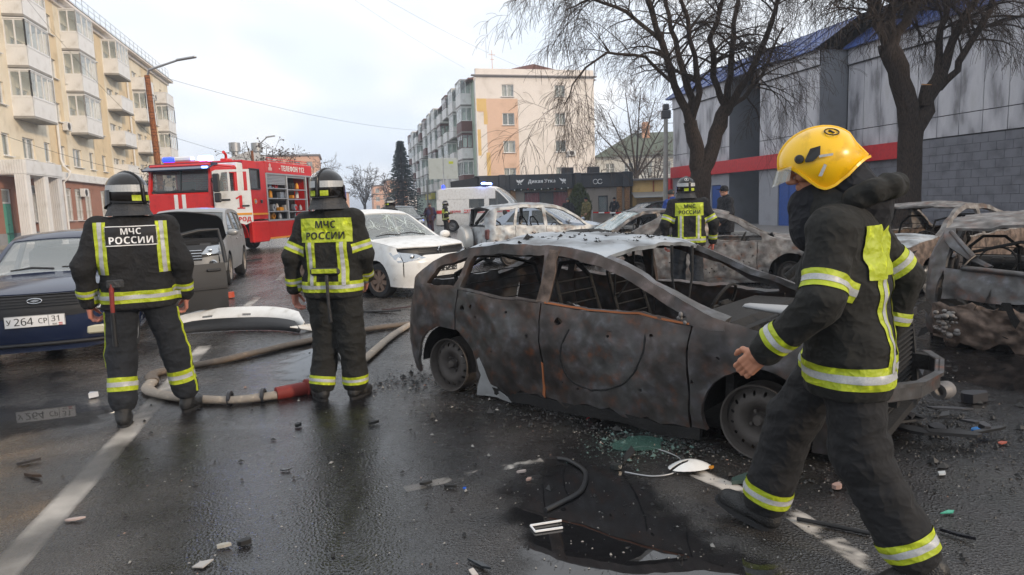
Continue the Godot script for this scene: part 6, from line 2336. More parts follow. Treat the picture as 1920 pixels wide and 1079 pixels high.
func lada_bits(o: Node3D, b: Body) -> void:
	var turn := Basis(Vector3(0, 0, -1), Vector3.UP, Vector3.RIGHT)
	var pc := b.front(Vector2(0, 0.50)) + Vector3(0.016, 0.0, 0)
	var pl := Shape.new()
	pl.xf = Transform3D(turn, pc)
	pl.box(Vector3.ZERO, Vector3(0.53, 0.12, 0.012), 0.004)
	var n := part("number_plate", pl, mats.plate_white, o)
	for q in [["У", -0.225, 0.052, 0], ["264", -0.098, 0.075, 0], ["СР", 0.068, 0.052, 0], ["31", 0.185, 0.058, 0.014], ["RUS", 0.17, 0.016, -0.042]]:
		part("plate_lettering", letters(q[0], q[2], 0.003, false), mats.plate_ink, n, Transform3D(turn, pc + Vector3(0.0075, q[3], -q[1])))
	var ln := Shape.new()
	ln.xf = pl.xf
	ln.box(Vector3(0.118, 0, 0.0065), Vector3(0.004, 0.112, 0.002))
	for y in [-0.058, 0.058]:
		ln.box(Vector3(0, y, 0.0065), Vector3(0.53, 0.003, 0.002))
	for x in [-0.262, 0.262]:
		ln.box(Vector3(x, 0, 0.0065), Vector3(0.003, 0.11, 0.002))
	part("plate_rim", ln, mats.plate_ink, n)
	var fg := Shape.new()
	fg.xf = pl.xf
	fg.box(Vector3(0.222, -0.034, 0.0065), Vector3(0.034, 0.008, 0.002))
	fg.box(Vector3(0.222, -0.050, 0.0065), Vector3(0.034, 0.008, 0.002))
	part("flag_mark", fg, mats.lamp_red, n)
	for z in [0.52, -0.52]:
		var fl := Shape.new()
		fl.box(b.front(Vector2(z, 0.36)) + Vector3(0.0, 0, 0), Vector3(0.05, 0.09, 0.17), 0.015)
		part("fog_lamp", fl, mat("lamp_cream", lin(0.5, 0.48, 0.36), 0.2), o)
		var ind := Shape.new()
		ind.box(b.front(Vector2(z * 1.28, 0.64)) + Vector3(-0.03, 0, 0), Vector3(0.05, 0.10, 0.05), 0.01)
		part("indicator", ind, mats.lamp_clear, o)
	var bs := Shape.new()
	var line := PackedVector3Array()
	var r := PackedFloat32Array()
	for j in 11:
		line.append(b.front(Vector2(-0.66 + 1.32 * j / 10.0, 0.25)) + Vector3(0.02, 0, 0))
		r.append(0.022)
	bs.tube(line, r, 6)
	part("bumper_lip", bs, mats.black_plastic, o)
	var w := Shape.new()
	for q in [[-0.65, -0.05], [0.05, 0.62]]:
		w.tube(PackedVector3Array([b.over(Vector2(1.02, q[0])) + Vector3(0, 0.02, 0), b.over(Vector2(0.97, (q[0] + q[1]) / 2)) + Vector3(0, 0.03, 0), b.over(Vector2(0.985, q[1])) + Vector3(0, 0.025, 0)]), PackedFloat32Array([0.014, 0.014, 0.009]), 5)
	part("wiper", w, mats.black_plastic, o)

	var at := Transform3D(Basis(Vector3.UP, -1.22), Vector3(0.76, 0, -b.width(0.76, 0.6) - 0.02)) * Transform3D(Basis(), Vector3(-0.76, 0, b.width(0.76, 0.6)))
	var d := Shape.new()
	var q := along(func(x: float) -> float: return cv(b.belt, x), 0.75, -0.26, 0.0)
	q.append(Vector2(-0.26, 0.27))
	q.append(Vector2(0.75, 0.27))
	skin(d, q, Vector2(0.09, 0.09), b.side_l, -1.0, 0.07, [scrap_hole(0.28, 0.60, 0.016, RandomNumberGenerator.new())])
	var dn := part("front_door", d, mat("door_dark", lin(0.022, 0.023, 0.025), 0.6), o, at)
	var fr := Shape.new()
	var top := PackedVector3Array()
	var rr := PackedFloat32Array()
	for e in [Vector2(0.74, 0.87), Vector2(0.45, 1.10), Vector2(0.22, 1.27), Vector2(0.0, 1.315), Vector2(-0.25, 1.32), Vector2(-0.27, 1.1), Vector2(-0.27, 0.88)]:
		top.append(b.side_l(e))
		rr.append(0.028)
	fr.tube(top, rr, 6)
	part("window_frame", fr, mats.black_plastic, dn)
	var hd := Shape.new()
	hd.box(b.side_l(Vector2(-0.10, 0.79)) + Vector3(0, 0, -0.015), Vector3(0.18, 0.035, 0.03), 0.01)
	part("handle", hd, mats.black_plastic, dn)
	var ml := Shape.new()
	ml.beam(b.side_l(Vector2(0.74, 0.55)) - Vector3(0, 0, 0.008), b.side_l(Vector2(-0.25, 0.55)) - Vector3(0, 0, 0.008), 0.05, 0.02)
	part("rubbing_strip", ml, mats.black_plastic, dn)

# ================================================================== fire engine and ambulance
func make_fire_engine() -> void:
	var o := thing("fire_engine", "red and white fire engine with blue roof light, open lockers and open white cab door", "fire engine", facing(-11.4, -23.5, -0.17, 0.985))
	var rg := RandomNumberGenerator.new()
	rg.seed = 6
	var R: Material = mats.truck_red
	var Wm: Material = mats.truck_white
	var front := Basis(Vector3(0, 0, -1), Vector3.UP, Vector3.RIGHT)
	var left := Basis(Vector3(-1, 0, 0), Vector3.UP, Vector3(0, 0, -1))

	var s := Shape.new()
	s.box(Vector3(-0.06, 1.75, 0), Vector3(0.14, 1.1, 2.42), 0.04)
	s.box(Vector3(-0.9, 1.60, 1.18), Vector3(1.7, 1.4, 0.08), 0.02)
	s.box(Vector3(-1.70, 2.2, 0), Vector3(0.1, 2.2, 2.4), 0.02)
	s.box(Vector3(-0.92, 3.24, 0), Vector3(1.65, 0.12, 2.36), 0.05)
	for z in [-1.16, 1.16]:
		s.beam(Vector3(-0.05, 2.26, z), Vector3(-0.20, 3.2, z * 0.98), 0.09, 0.12)
		s.box(Vector3(-1.62, 2.7, z), Vector3(0.2, 1.1, 0.09), 0.02)
	s.box(Vector3(-0.9, 3.1, 1.17), Vector3(1.6, 0.2, 0.07), 0.02)
	s.box(Vector3(-0.9, 3.1, -1.17), Vector3(1.6, 0.2, 0.07), 0.02)
	part("cab", s, R, o)
	var bl := Shape.new()
	bl.box(Vector3(-0.10, 2.36, 0), Vector3(0.07, 0.06, 2.3))
	bl.box(Vector3(-0.21, 3.12, 0), Vector3(0.07, 0.06, 2.3))
	bl.beam(Vector3(-0.12, 2.38, 0), Vector3(-0.22, 3.1, 0), 0.05, 0.05)
	part("windscreen_frame", bl, mats.black_plastic, o)
	var ws := Shape.new()
	ws.quad(Vector3(-0.115, 2.36, -1.13), Vector3(-0.115, 2.36, 1.13), Vector3(-0.215, 3.12, 1.13), Vector3(-0.215, 3.12, -1.13), Vector3.RIGHT)
	part("windscreen", ws, mats.car_glass_dark, o)
	var vz := Shape.new()
	vz.beam(Vector3(-0.25, 3.26, 0), Vector3(0.16, 3.08, 0), 2.5, 0.05)
	vz.beam(Vector3(-0.5, 3.29, 0), Vector3(-0.2, 3.28, 0), 2.45, 0.09)
	part("sun_visor", vz, mats.paint_blue, o)
	for z in [-0.7, 0.0, 0.62]:
		var w := Shape.new()
		w.beam(Vector3(-0.06, 2.33, z), Vector3(-0.10, 2.42, z - 0.5), 0.025, 0.02)
		part("wiper", w, mats.black_plastic, o)
	var bar := Shape.new()
	bar.box(Vector3(-0.6, 3.36, 0), Vector3(0.3, 0.1, 1.7), 0.03)
	part("light_bar", bar, R, o)
	for q in [[-0.72, 0.5, "beacon_lit"], [0.1, 0.7, "truck_white"], [0.72, 0.4, "beacon_blue"]]:
		var lb := Shape.new()
		lb.box(Vector3(-0.6, 3.50, q[0]), Vector3(0.26, 0.18, q[1]), 0.05)
		part("beacon_lamp", lb, mats[q[2]], o)
	beacon(o, Vector3(-0.35, 3.52, -0.72), 0.5)
	for z in [-0.17, 0.13]:
		var st := Shape.new()
		st.box(Vector3(0.014, 1.85, z), Vector3(0.006, 0.80, 0.14))
		part("white_stripe", st, Wm, o)
	var bp := Shape.new()
	bp.box(Vector3(0.06, 0.85, 0), Vector3(0.26, 0.5, 2.46), 0.06)
	part("bumper", bp, Wm, o)
	for z in [-0.9, 0.9]:
		var hl := Shape.new()
		hl.box(Vector3(0.2, 0.88, z), Vector3(0.05, 0.18, 0.32), 0.02)
		part("headlight", hl, mats.headlamp, o)
	var ins := Shape.new()
	ins.box(Vector3(-0.5, 2.2, 0), Vector3(0.5, 0.3, 2.2), 0.05)
	for z in [-0.6, 0.5]:
		ins.box(Vector3(-1.3, 2.3, z), Vector3(0.2, 0.9, 0.5), 0.06)
	part("cab_interior", ins, mats.interior, o)

	var dr := thing_part(o, "cab_door", Transform3D(Basis(Vector3.UP, -1.30), Vector3(-0.1, 0, -1.24)))
	var d := Shape.new()
	var leaf := pts([0, 1.5, 0, 3.0, -0.12, 3.05, -1.22, 3.05, -1.25, 1.25, -1.0, 1.15, -0.75, 1.22, -0.6, 1.40])
	var flat := func(w: Vector2) -> Vector3: return Vector3(w.x, w.y, -0.02)
	skin(d, leaf, Vector2(0.31, 0.29), flat, -1.0, 0.06, [pts([-0.12, 2.32, -0.30, 2.95, -0.50, 2.97, -0.50, 2.32]), pts([-0.56, 2.32, -0.56, 2.97, -1.14, 2.97, -1.14, 2.32])])
	dr.mesh = d.mesh()
	dr.material_override = Wm
	var p := Shape.new()
	p.quad(Vector3(-0.12, 2.32, 0.01), Vector3(-0.30, 2.95, 0.01), Vector3(-0.50, 2.97, 0.01), Vector3(-0.50, 2.32, 0.01), Vector3.FORWARD)
	part("pane", p, mats.window_glass, dr)
	var num := letters("1", 0.46, 0.01, true, true)
	part("number_one", num, R, dr, Transform3D(left, Vector3(-0.88, 1.92, -0.03)))
	var ol := Shape.new()
	ol.box(Vector3(-0.78, 1.52, -0.03), Vector3(0.92, 0.07, 0.012))
	part("orange_line", ol, mats.orange_line, dr)
	part("side_lettering", letters("РОД", 0.15, 0.01), R, dr, Transform3D(left, Vector3(-0.98, 1.34, -0.03)))
	var hd := Shape.new()
	hd.box(Vector3(-1.05, 1.8, -0.05), Vector3(0.26, 0.05, 0.05), 0.02)
	hd.box(Vector3(-0.40, 2.02, -0.04), Vector3(0.30, 0.06, 0.03), 0.01)
	part("handle", hd, mats.black_plastic, dr)
	for q in [[Vector3(0.1, 2.6, -1.5), 0.42], [Vector3(0.1, 2.1, -1.52), 0.22], [Vector3(0.1, 2.6, 1.5), 0.42], [Vector3(0.1, 2.15, 1.52), 0.22]]:
		var m := Shape.new()
		m.box(q[0], Vector3(0.09, q[1] * 1.5, 0.26), 0.05)
		m.beam(q[0] + Vector3(-0.05, 0.2, 0), Vector3(-0.12, 2.75, signf(q[0].z) * 1.16), 0.03, 0.03)
		part("mirror", m, mats.black_plastic, o)

	var wp := Shape.new()
	wp.box(Vector3(-1.85, 2.45, 0), Vector3(0.4, 1.9, 2.46), 0.03)
	part("white_panel", wp, Wm, o)
	var cr := Shape.new()
	var side := func(w: Vector2) -> Vector3: return Vector3(w.x, w.y, -1.24)
	skin(cr, pts([-2.05, 1.30, -2.05, 3.50, -3.58, 3.48, -3.58, 1.30]), Vector2(0.4, 0.4), side, -1.0, 0.05, [pts([-2.40, 2.45, -2.40, 3.20, -3.1, 3.20, -3.1, 2.45])])
	cr.box(Vector3(-2.8, 3.48, 0), Vector3(1.56, 0.06, 2.42))
	cr.box(Vector3(-2.8, 2.4, 1.22), Vector3(1.56, 2.1, 0.05))
	cr.box(Vector3(-3.6, 2.4, 0), Vector3(0.04, 2.1, 2.4))
	part("crew_cabin", cr, R, o)
	var cw := Shape.new()
	cw.quad(Vector3(-2.4, 2.45, -1.22), Vector3(-3.1, 2.45, -1.22), Vector3(-3.1, 3.2, -1.22), Vector3(-2.4, 3.2, -1.22), Vector3.FORWARD)
	part("cabin_window", cw, mats.car_glass_dark, o)
	var cf := Shape.new()
	for e in [[-2.4, 2.45, -3.1, 2.45], [-2.4, 3.2, -3.1, 3.2], [-2.4, 2.45, -2.4, 3.2], [-3.1, 2.45, -3.1, 3.2]]:
		cf.beam(Vector3(e[0], e[1], -1.25), Vector3(e[2], e[3], -1.25), 0.05, 0.05)
	part("window_frame", cf, mats.black_plastic, o)
	var oe := Shape.new()
	oe.xf = Transform3D(Basis(Vector3.RIGHT, -PI / 2), Vector3(-2.72, 1.98, -1.245))
	oe.lathe(PackedVector2Array([Vector2(0.0, 0.012), Vector2(0.10, 0.012), Vector2(0.10, 0.0)]), 18)
	var em := part("badge", oe, mats.orange_line, o)
	var oi := Shape.new()
	oi.xf = Transform3D(Basis(Vector3.RIGHT, -PI / 2), Vector3(-2.72, 1.98, -1.257))
	oi.lathe(PackedVector2Array([Vector2(0.0, 0.004), Vector2(0.072, 0.004), Vector2(0.072, 0.0)]), 18)
	part("badge_centre", oi, mats.paint_skyblue, em)
	var ch := Shape.new()
	ch.box(Vector3(-3.15, 1.98, -1.26), Vector3(0.14, 0.14, 0.04), 0.02)
	part("handle", ch, mats.black_plastic, o)
	for q in [[-2.82, 1.5, 1.5], [-5.6, 0.52, 4.0]]:
		var l := Shape.new()
		l.box(Vector3(q[0], q[1], -1.262), Vector3(q[2], 0.07, 0.012))
		part("orange_line", l, mats.orange_line, o)

	var bd := Shape.new()
	bd.box(Vector3(-5.6, 3.33, -1.22), Vector3(4.0, 0.46, 0.06), 0.02)
	bd.box(Vector3(-5.6, 0.85, -1.20), Vector3(4.0, 0.72, 0.08), 0.02)
	bd.box(Vector3(-2.95, 0.82, -1.18), Vector3(1.2, 0.82, 0.2), 0.04)
	bd.box(Vector3(-7.57, 2.0, 0), Vector3(0.1, 2.9, 2.44), 0.03)
	bd.box(Vector3(-5.6, 3.53, 0), Vector3(4.0, 0.06, 2.44), 0.02)
	bd.box(Vector3(-5.6, 2.1, 1.2), Vector3(4.0, 2.4, 0.06))
	part("equipment_body", bd, R, o)
	var lk := Shape.new()
	lk.box(Vector3(-5.6, 2.1, -0.35), Vector3(3.9, 1.9, 0.05))
	part("locker_back", lk, mats.soot, o)
	var fr := Shape.new()
	for x in [-3.66, -5.28, -7.0, -7.45]:
		fr.box(Vector3(x, 2.14, -1.2), Vector3(0.09, 1.9, 0.1), 0.01)
	for y in [3.08, 1.22]:
		fr.box(Vector3(-5.6, y, -1.2), Vector3(3.9, 0.07, 0.1), 0.01)
	for y in [1.58, 2.1, 2.5]:
		fr.box(Vector3(-4.47, y, -0.85), Vector3(1.55, 0.04, 0.8))
		fr.box(Vector3(-6.14, y - 0.03, -0.85), Vector3(1.65, 0.04, 0.8))
	part("locker_frame", fr, mats.alu, o)
	for q in [[-4.47, 1.5, 2.86, 0.42], [-6.14, 1.6, 3.0, 0.16]]:
		for i in int(q[3] / 0.06):
			var r := Shape.new()
			r.box(Vector3(q[0], q[2] + q[3] / 2 - 0.03 - 0.06 * i, -1.2), Vector3(q[1], 0.055, 0.03), 0.012)
			part("shutter_slat", r, mats.alu, o)
	for i in 34:
		var g := Shape.new()
		var sh := i % 4
		var c := Vector3(rg.randf_range(-5.1, -3.85) if i < 20 else rg.randf_range(-6.85, -5.5), [1.26, 1.60, 2.12, 2.52][sh], rg.randf_range(-1.05, -0.8))
		var hh := rg.randf_range(0.14, 0.30)
		match i % 3:
			0:
				g.box(c + Vector3(0, hh / 2, 0), Vector3(rg.randf_range(0.12, 0.3), hh, 0.2), 0.02)
			1:
				g.xf = Transform3D(Basis(Vector3.RIGHT, PI / 2), c + Vector3(0, 0.14, 0))
				g.lathe(PackedVector2Array([Vector2(0.05, 0.07), Vector2(0.14, 0.07), Vector2(0.14, -0.07), Vector2(0.05, -0.07)]), 14)
			2:
				g.xf = Transform3D(Basis(), c)
				g.lathe(PackedVector2Array([Vector2(0.0, hh + 0.1), Vector2(0.03, hh + 0.08), Vector2(0.07, hh), Vector2(0.08, 0.02), Vector2(0.0, 0.0)]), 12)
		part("stowed_gear", g, [R, mats.alu, mats.orange_line, mats.interior, mats.paint_skyblue, Wm, mats.interior][i % 7], o)
	part("side_lettering", letters("- ТЕЛЕФОН 112", 0.22, 0.01), Wm, o, Transform3D(left, Vector3(-5.75, 3.33, -1.262)))
	var cst := Shape.new()
	cst.xf = Transform3D(left, Vector3(-3.95, 3.33, -1.258))
	cst.prism(pts([-0.13, -0.13, 0.13, -0.13, 0.15, -0.02, 0.06, 0.0, 0.08, 0.10, 0.0, 0.17, -0.08, 0.10, -0.06, 0.0, -0.15, -0.02]), 0.0, 0.008)
	part("crest", cst, mat("crest_pink", lin(0.7, 0.45, 0.42), 0.5), o)
	var tf := Shape.new()
	tf.box(Vector3(-3.3, 3.62, 0.2), Vector3(0.4, 0.14, 0.3), 0.03)
	tf.tube(PackedVector3Array([Vector3(-3.3, 3.65, 0.2), Vector3(-3.3, 3.85, 0.2), Vector3(-3.0, 3.92, 0.1)]), PackedFloat32Array([0.06, 0.05, 0.06]), 8)
	part("roof_monitor", tf, R, o)
	for y in [3.62, 3.72]:
		var rl := Shape.new()
		rl.beam(Vector3(-4.0, y, -1.1), Vector3(-7.5, y, -1.1), 0.03, 0.03)
		part("roof_rail", rl, R, o)

	var cs := Shape.new()
	cs.box(Vector3(-3.8, 0.9, 0), Vector3(7.2, 0.3, 0.9))
	cs.box(Vector3(-1.35, 1.32, 0), Vector3(1.4, 0.3, 2.2))
	part("chassis", cs, mats.soot, o)
	for x in [-1.35, -6.1]:
		for z in [-1, 1]:
			add_wheel(o, "steel", 0.55, 0.32, Vector3(x, 0.55, z * 1.03), z > 0, mats.rim_steel)
			var ar := Shape.new()
			ar.xf = Transform3D(Basis(Vector3.RIGHT, PI / 2), Vector3(x, 0.58, z * 1.05))
			ar.lathe(PackedVector2Array([Vector2(0.66, 0.22), Vector2(0.70, 0.22), Vector2(0.70, -0.22), Vector2(0.66, -0.22)]), 16, PI * 1.02, TAU * 0.99)
			part("mudguard", ar, R if x > -2 else mats.soot, o)

func thing_part(o: Node3D, called: String, at: Transform3D) -> MeshInstance3D:
	var m := MeshInstance3D.new()
	m.name = called
	m.transform = at
	o.add_child(m, true)
	return m

func beacon(o: Node3D, at: Vector3, e: float) -> void:
	var l := OmniLight3D.new()
	l.name = "beacon_glow"
	l.light_color = Color(0.3, 0.45, 1.0)
	l.light_energy = e
	l.light_size = 0.1
	l.omni_range = 30.0
	l.omni_attenuation = 2.0
	l.shadow_enabled = true
	l.position = at
	o.add_child(l)

func make_ambulance() -> void:
	var o := thing("ambulance", "white ambulance van with red lettered stripe and blue roof lights", "ambulance", facing(-1.55, -42.0, 0.965, 0.26))
	var b := Body.new()
	b.host = self
	b.top = pts([-2.95, 0.6, -2.93, 2.3, -2.85, 2.64, -2.0, 2.72, 0.6, 2.72, 1.0, 2.60, 1.75, 1.95, 2.15, 1.45, 2.6, 1.28, 2.85, 1.05, 2.95, 0.6])
	b.belt = pts([-2.9, 1.42, 1.2, 1.38, 2.0, 1.30, 2.8, 1.0])
	b.half = 1.02
	b.xf = 2.92
	b.xr = -2.94
	b.rr = 0.14
	b.tum = 0.10
	b.sill = 0.35
	b.crown = 0.09
	var k := {"body": b, "wb": 3.6, "wr": 0.35, "doors": [1.55, 0.55, -0.7], "cowl": 2.12, "roof0": 1.0, "roof1": -2.88, "deck": -2.9, "pillar_end": -2.78, "pillar_top": -2.78, "paint": mats.paint_white, "glass": mats.car_glass_dark, "windscreen": mats.car_glass, "cell": 0.22, "wheel": "steel", "lamp_y": Vector2(0.78, 1.02), "gate_top": 2.5, "tyre": 0.24, "rear_slant": 0.0}

	build_car(o, k)
	var up := Shape.new()
	var out := func(w: Vector2) -> Vector3: return b.side(w) + Vector3(0, 0, 0.012)
	skin(up, pts([1.0, 1.95, 1.0, 2.55, -2.8, 2.60, -2.8, 1.98]), Vector2(0.3, 0.2), out, 1.0, 0.02)
	skin(up, pts([0.52, 1.42, 0.52, 2.0, 0.3, 2.0, 0.3, 1.42]), Vector2(0.3, 0.2), out, 1.0, 0.02)
	skin(up, pts([-0.75, 1.42, -0.75, 2.0, -1.0, 2.0, -1.0, 1.42]), Vector2(0.3, 0.2), out, 1.0, 0.02)
	part("upper_side", up, mats.paint_white, o)
	var sr := Shape.new()
	var out2 := func(w: Vector2) -> Vector3: return b.side(w) + Vector3(0, 0, 0.026)
	skin(sr, pts([2.2, 1.12, 2.2, 1.34, -2.8, 1.34, -2.8, 1.12]), Vector2(0.4, 0.2), out2, 1.0)
	part("white_band", sr, mats.paint_white, o)
	for q in [[-2.8, -2.05], [-1.0, 0.35], [0.45, 1.9]]:
		var rd := Shape.new()
		var out3 := func(w: Vector2) -> Vector3: return b.side(w) + Vector3(0, 0, 0.032)
		skin(rd, pts([q[0], 1.13, q[0], 1.33, q[1], 1.33, q[1], 1.13]), Vector2(0.4, 0.2), out3, 1.0)
		part("red_stripe", rd, mat("stripe_red", lin(0.6, 0.02, 0.02), 0.4), o)
	for q in [["СКОРАЯ", -1.55, "stripe_red"], ["МЕДИЦИНСКАЯ", -0.32, "badge_white"], ["ПОМОЩЬ", 1.15, "badge_white"]]:
		part("side_lettering", letters(q[0], 0.13, 0.01), mats[q[2]], o, Transform3D(Basis(), Vector3(q[1], 1.23, b.width(q[1], 1.23) + 0.04)))
	var bar := Shape.new()
	bar.box(Vector3(0.2, 2.78, 0), Vector3(0.35, 0.08, 1.5), 0.03)
	part("light_bar", bar, mats.black_plastic, o)
	for z in [-0.5, 0.5]:
		var lb := Shape.new()
		lb.box(Vector3(0.2, 2.88, z), Vector3(0.3, 0.14, 0.45), 0.05)
		part("beacon_lamp", lb, mats.beacon_lit, o)
	var rb := Shape.new()
	rb.xf = Transform3D(Basis(), Vector3(-2.5, 2.7, 0.4))
	rb.lathe(PackedVector2Array([Vector2(0, 0.2), Vector2(0.09, 0.17), Vector2(0.11, 0.0)]), 12)
	part("beacon_lamp", rb, mats.beacon_blue, o)
	beacon(o, Vector3(0.2, 2.9, 0.9), 0.4)

# ================================================================== poles, wires, barrier tape
func make_street() -> void:
	var o := thing("street_lamp", "rusty orange lamp post with long grey arm beside the cream flats", "street lamp", place(-16.9, 0, -33.0))
	var p := Shape.new()
	p.tube(PackedVector3Array([Vector3(0, 0, 0), Vector3(0.02, 3, 0), Vector3(-0.12, 8.2, 0)]), PackedFloat32Array([0.17, 0.15, 0.12]), 12)
	part("post", p, mats.rust_pole, o)
	var a := Shape.new()
	a.tube(PackedVector3Array([Vector3(-0.12, 8.1, 0), Vector3(0.0, 8.45, 0.02), Vector3(1.5, 8.85, 0.1)]), PackedFloat32Array([0.06, 0.055, 0.05]), 8)
	part("arm", a, mats.steel, o)
	var h := Shape.new()
	h.beam(Vector3(1.4, 8.84, 0.1), Vector3(2.35, 8.95, 0.15), 0.2, 0.09, Vector3.UP, 0.03)
	part("lamp_head", h, mats.steel, o)
	var bx := Shape.new()
	bx.box(Vector3(0.25, 3.7, 0.05), Vector3(0.3, 0.35, 0.25), 0.03)
	bx.box(Vector3(0.5, 3.45, 0.05), Vector3(0.16, 0.2, 0.2), 0.03)
	part("junction_box", bx, mats.dark_steel, o)
	o = thing("street_lamp", "slender far lamp post rising behind the fire engine", "street lamp", place(-22.4, 0, -60.0))
	p = Shape.new()
	p.tube(PackedVector3Array([Vector3.ZERO, Vector3(0, 7.0, 0)]), PackedFloat32Array([0.15, 0.12]), 8)
	part("post", p, mats.rust_pole, o)
	a = Shape.new()
	a.tube(PackedVector3Array([Vector3(0, 6.8, 0), Vector3(0.4, 7.3, 0), Vector3(1.4, 8.1, 0)]), PackedFloat32Array([0.05, 0.05, 0.05]), 6)
	a.beam(Vector3(1.3, 8.1, 0), Vector3(2.1, 8.2, 0), 0.22, 0.1)
	part("arm", a, mats.steel, o)
	o = thing("utility_pole", "grey concrete pole with a boxy head left of the large bare tree", "pole", place(9.7, 0, -42.0))
	p = Shape.new()
	p.tube(PackedVector3Array([Vector3.ZERO, Vector3(0.05, 6.8, 0)]), PackedFloat32Array([0.17, 0.12]), 10)
	part("post", p, mats.concrete, o)
	a = Shape.new()
	a.box(Vector3(0.05, 6.7, 0), Vector3(0.55, 0.5, 0.4), 0.04)
	a.box(Vector3(0.05, 7.15, 0), Vector3(0.35, 0.35, 0.3), 0.04)
	part("transformer", a, mats.dark_steel, o)
	o = thing("gantry", "thin metal frame standing across the far end of the street", "gantry", place(-17.0, 0, -100.0))
	p = Shape.new()
	for x in [0.0, 5.0]:
		p.beam(Vector3(x, 0, 0), Vector3(x, 5.6 if x > 1 else 3.0, 0), 0.25, 0.25)
	p.beam(Vector3(-3, 3.0, 0), Vector3(5, 3.1, 0), 0.1, 0.1)
	p.beam(Vector3(-3, 3.7, 0), Vector3(5, 3.8, 0), 0.1, 0.1)
	for i in 6:
		p.beam(Vector3(-3 + i * 1.4, 3.0, 0), Vector3(-2.3 + i * 1.4, 3.75, 0), 0.06, 0.06)
	part("frame", p, mats.concrete, o)
	o = thing("road_sign", "grey sign board on a post in front of the far balconies", "sign", place(-4.4, 0, -46.0, 0.25))
	p = Shape.new()
	p.beam(Vector3(0, 0, 0), Vector3(0, 4.9, 0), 0.09, 0.09)
	part("post", p, mats.steel, o)
	for x in [-0.5, 0.52]:
		a = Shape.new()
		a.box(Vector3(x, 4.1, 0.06), Vector3(0.98, 1.4, 0.03), 0.008)
		part("board", a, skin_tex(mat("sign_back", lin(0.36, 0.40, 0.38), 0.5), shared.dirt, 2.0), o)
	a = Shape.new()
	a.box(Vector3(0.55, 4.5, 0.085), Vector3(0.3, 0.16, 0.01))
	part("lime_mark", a, mats.lime, o)
	var n := 0
	for q in [[Vector3(-16.9, 8.3, -33), Vector3(-3.0, 9.2, -70), 1.0, "wire sagging right from the rusty lamp post"], [Vector3(-16.9, 5.6, -33), Vector3(-12.5, 4.2, -62), 0.5, "wire dropping from the rusty lamp post towards the fire engine"], [Vector3(-26.0, 15.4, -36), Vector3(-16.9, 5.2, -33), 0.6, "wire crossing the cream balconies down to the lamp post"], [Vector3(-24.6, 6.4, -30), Vector3(-16.9, 3.4, -33), 0.3, "low wire along the cream flats above the first floor"], [Vector3(-14.0, 17.0, -34), Vector3(4.0, 13.5, -66), 0.8, "high wire across the middle of the sky"], [Vector3(-20.0, 22.0, -36), Vector3(-4.0, 15.2, -69), 0.8, "topmost faint wire across the sky"]]:
		var w := Shape.new()
		var line := PackedVector3Array()
		var r := PackedFloat32Array()
		for i in 17:
			var t := i / 16.0
			line.append((q[0] as Vector3).lerp(q[1], t) - Vector3.UP * q[2] * 4.0 * t * (1.0 - t))
			r.append(0.008)
		w.tube(line, r, 4)
		one("overhead_wire", w, mats.wire, q[3], "wire")
	o = thing("barrier_tape", "red and white barrier tape strung low in front of the cafe", "tape", place(4.6, 0, -36.0))
	for i in 24:
		var t := Shape.new()
		t.box(Vector3(i * 0.3, 0.98 - 0.12 * sin(PI * i / 24.0), 0), Vector3(0.30, 0.07, 0.004))
		part("tape_band", t, mats.badge_white if i % 2 else mats.lamp_red, o)
	for x in [-0.2, 7.2]:
		var t := Shape.new()
		t.beam(Vector3(x, 0, 0), Vector3(x, 1.1, 0), 0.05, 0.05)
		part("post", t, mats.steel, o)

# ================================================================== trees
var twig_min := 0.004

func grow(s: Shape, t: Shape, p: Vector3, d: Vector3, len: float, r: float, level: int, droop: float, rg: RandomNumberGenerator, kids: int, tips := []) -> void:
	var n := 5 if level > 0 else 4
	var line := PackedVector3Array([p])
	var rad := PackedFloat32Array([r])
	var q := p
	for i in n:
		d = (d + Vector3(rg.randfn(), rg.randfn() * 0.7, rg.randfn()) * 0.085 + Vector3.DOWN * droop * (i + 1) * 0.10).normalized()
		q += d * len / n
		line.append(q)
		rad.append(maxf(r * (1.0 - 0.78 * (i + 1) / n), twig_min))
	if level > 0:
		s.tube(line, rad, 5 if level > 1 else 4, false)
		for k in kids:
			var f := rg.randf_range(0.2, 1.0) * n
			var i := mini(int(f), n - 1)
			var at := line[i].lerp(line[i + 1], f - i)
			var axis := (line[i + 1] - line[i]).normalized()
			var side := axis.cross(Vector3(rg.randfn(), rg.randfn(), rg.randfn())).normalized()
			grow(s, t, at, (axis * 0.75 + side * rg.randf_range(0.5, 1.0) + Vector3.UP * 0.1).normalized(), len * rg.randf_range(0.4, 0.7), rad[i] * 0.48, level - 1, droop * 1.35, rg, kids, tips)
	else:
		t.tube(line, rad, 3, false)
		tips.append(q)

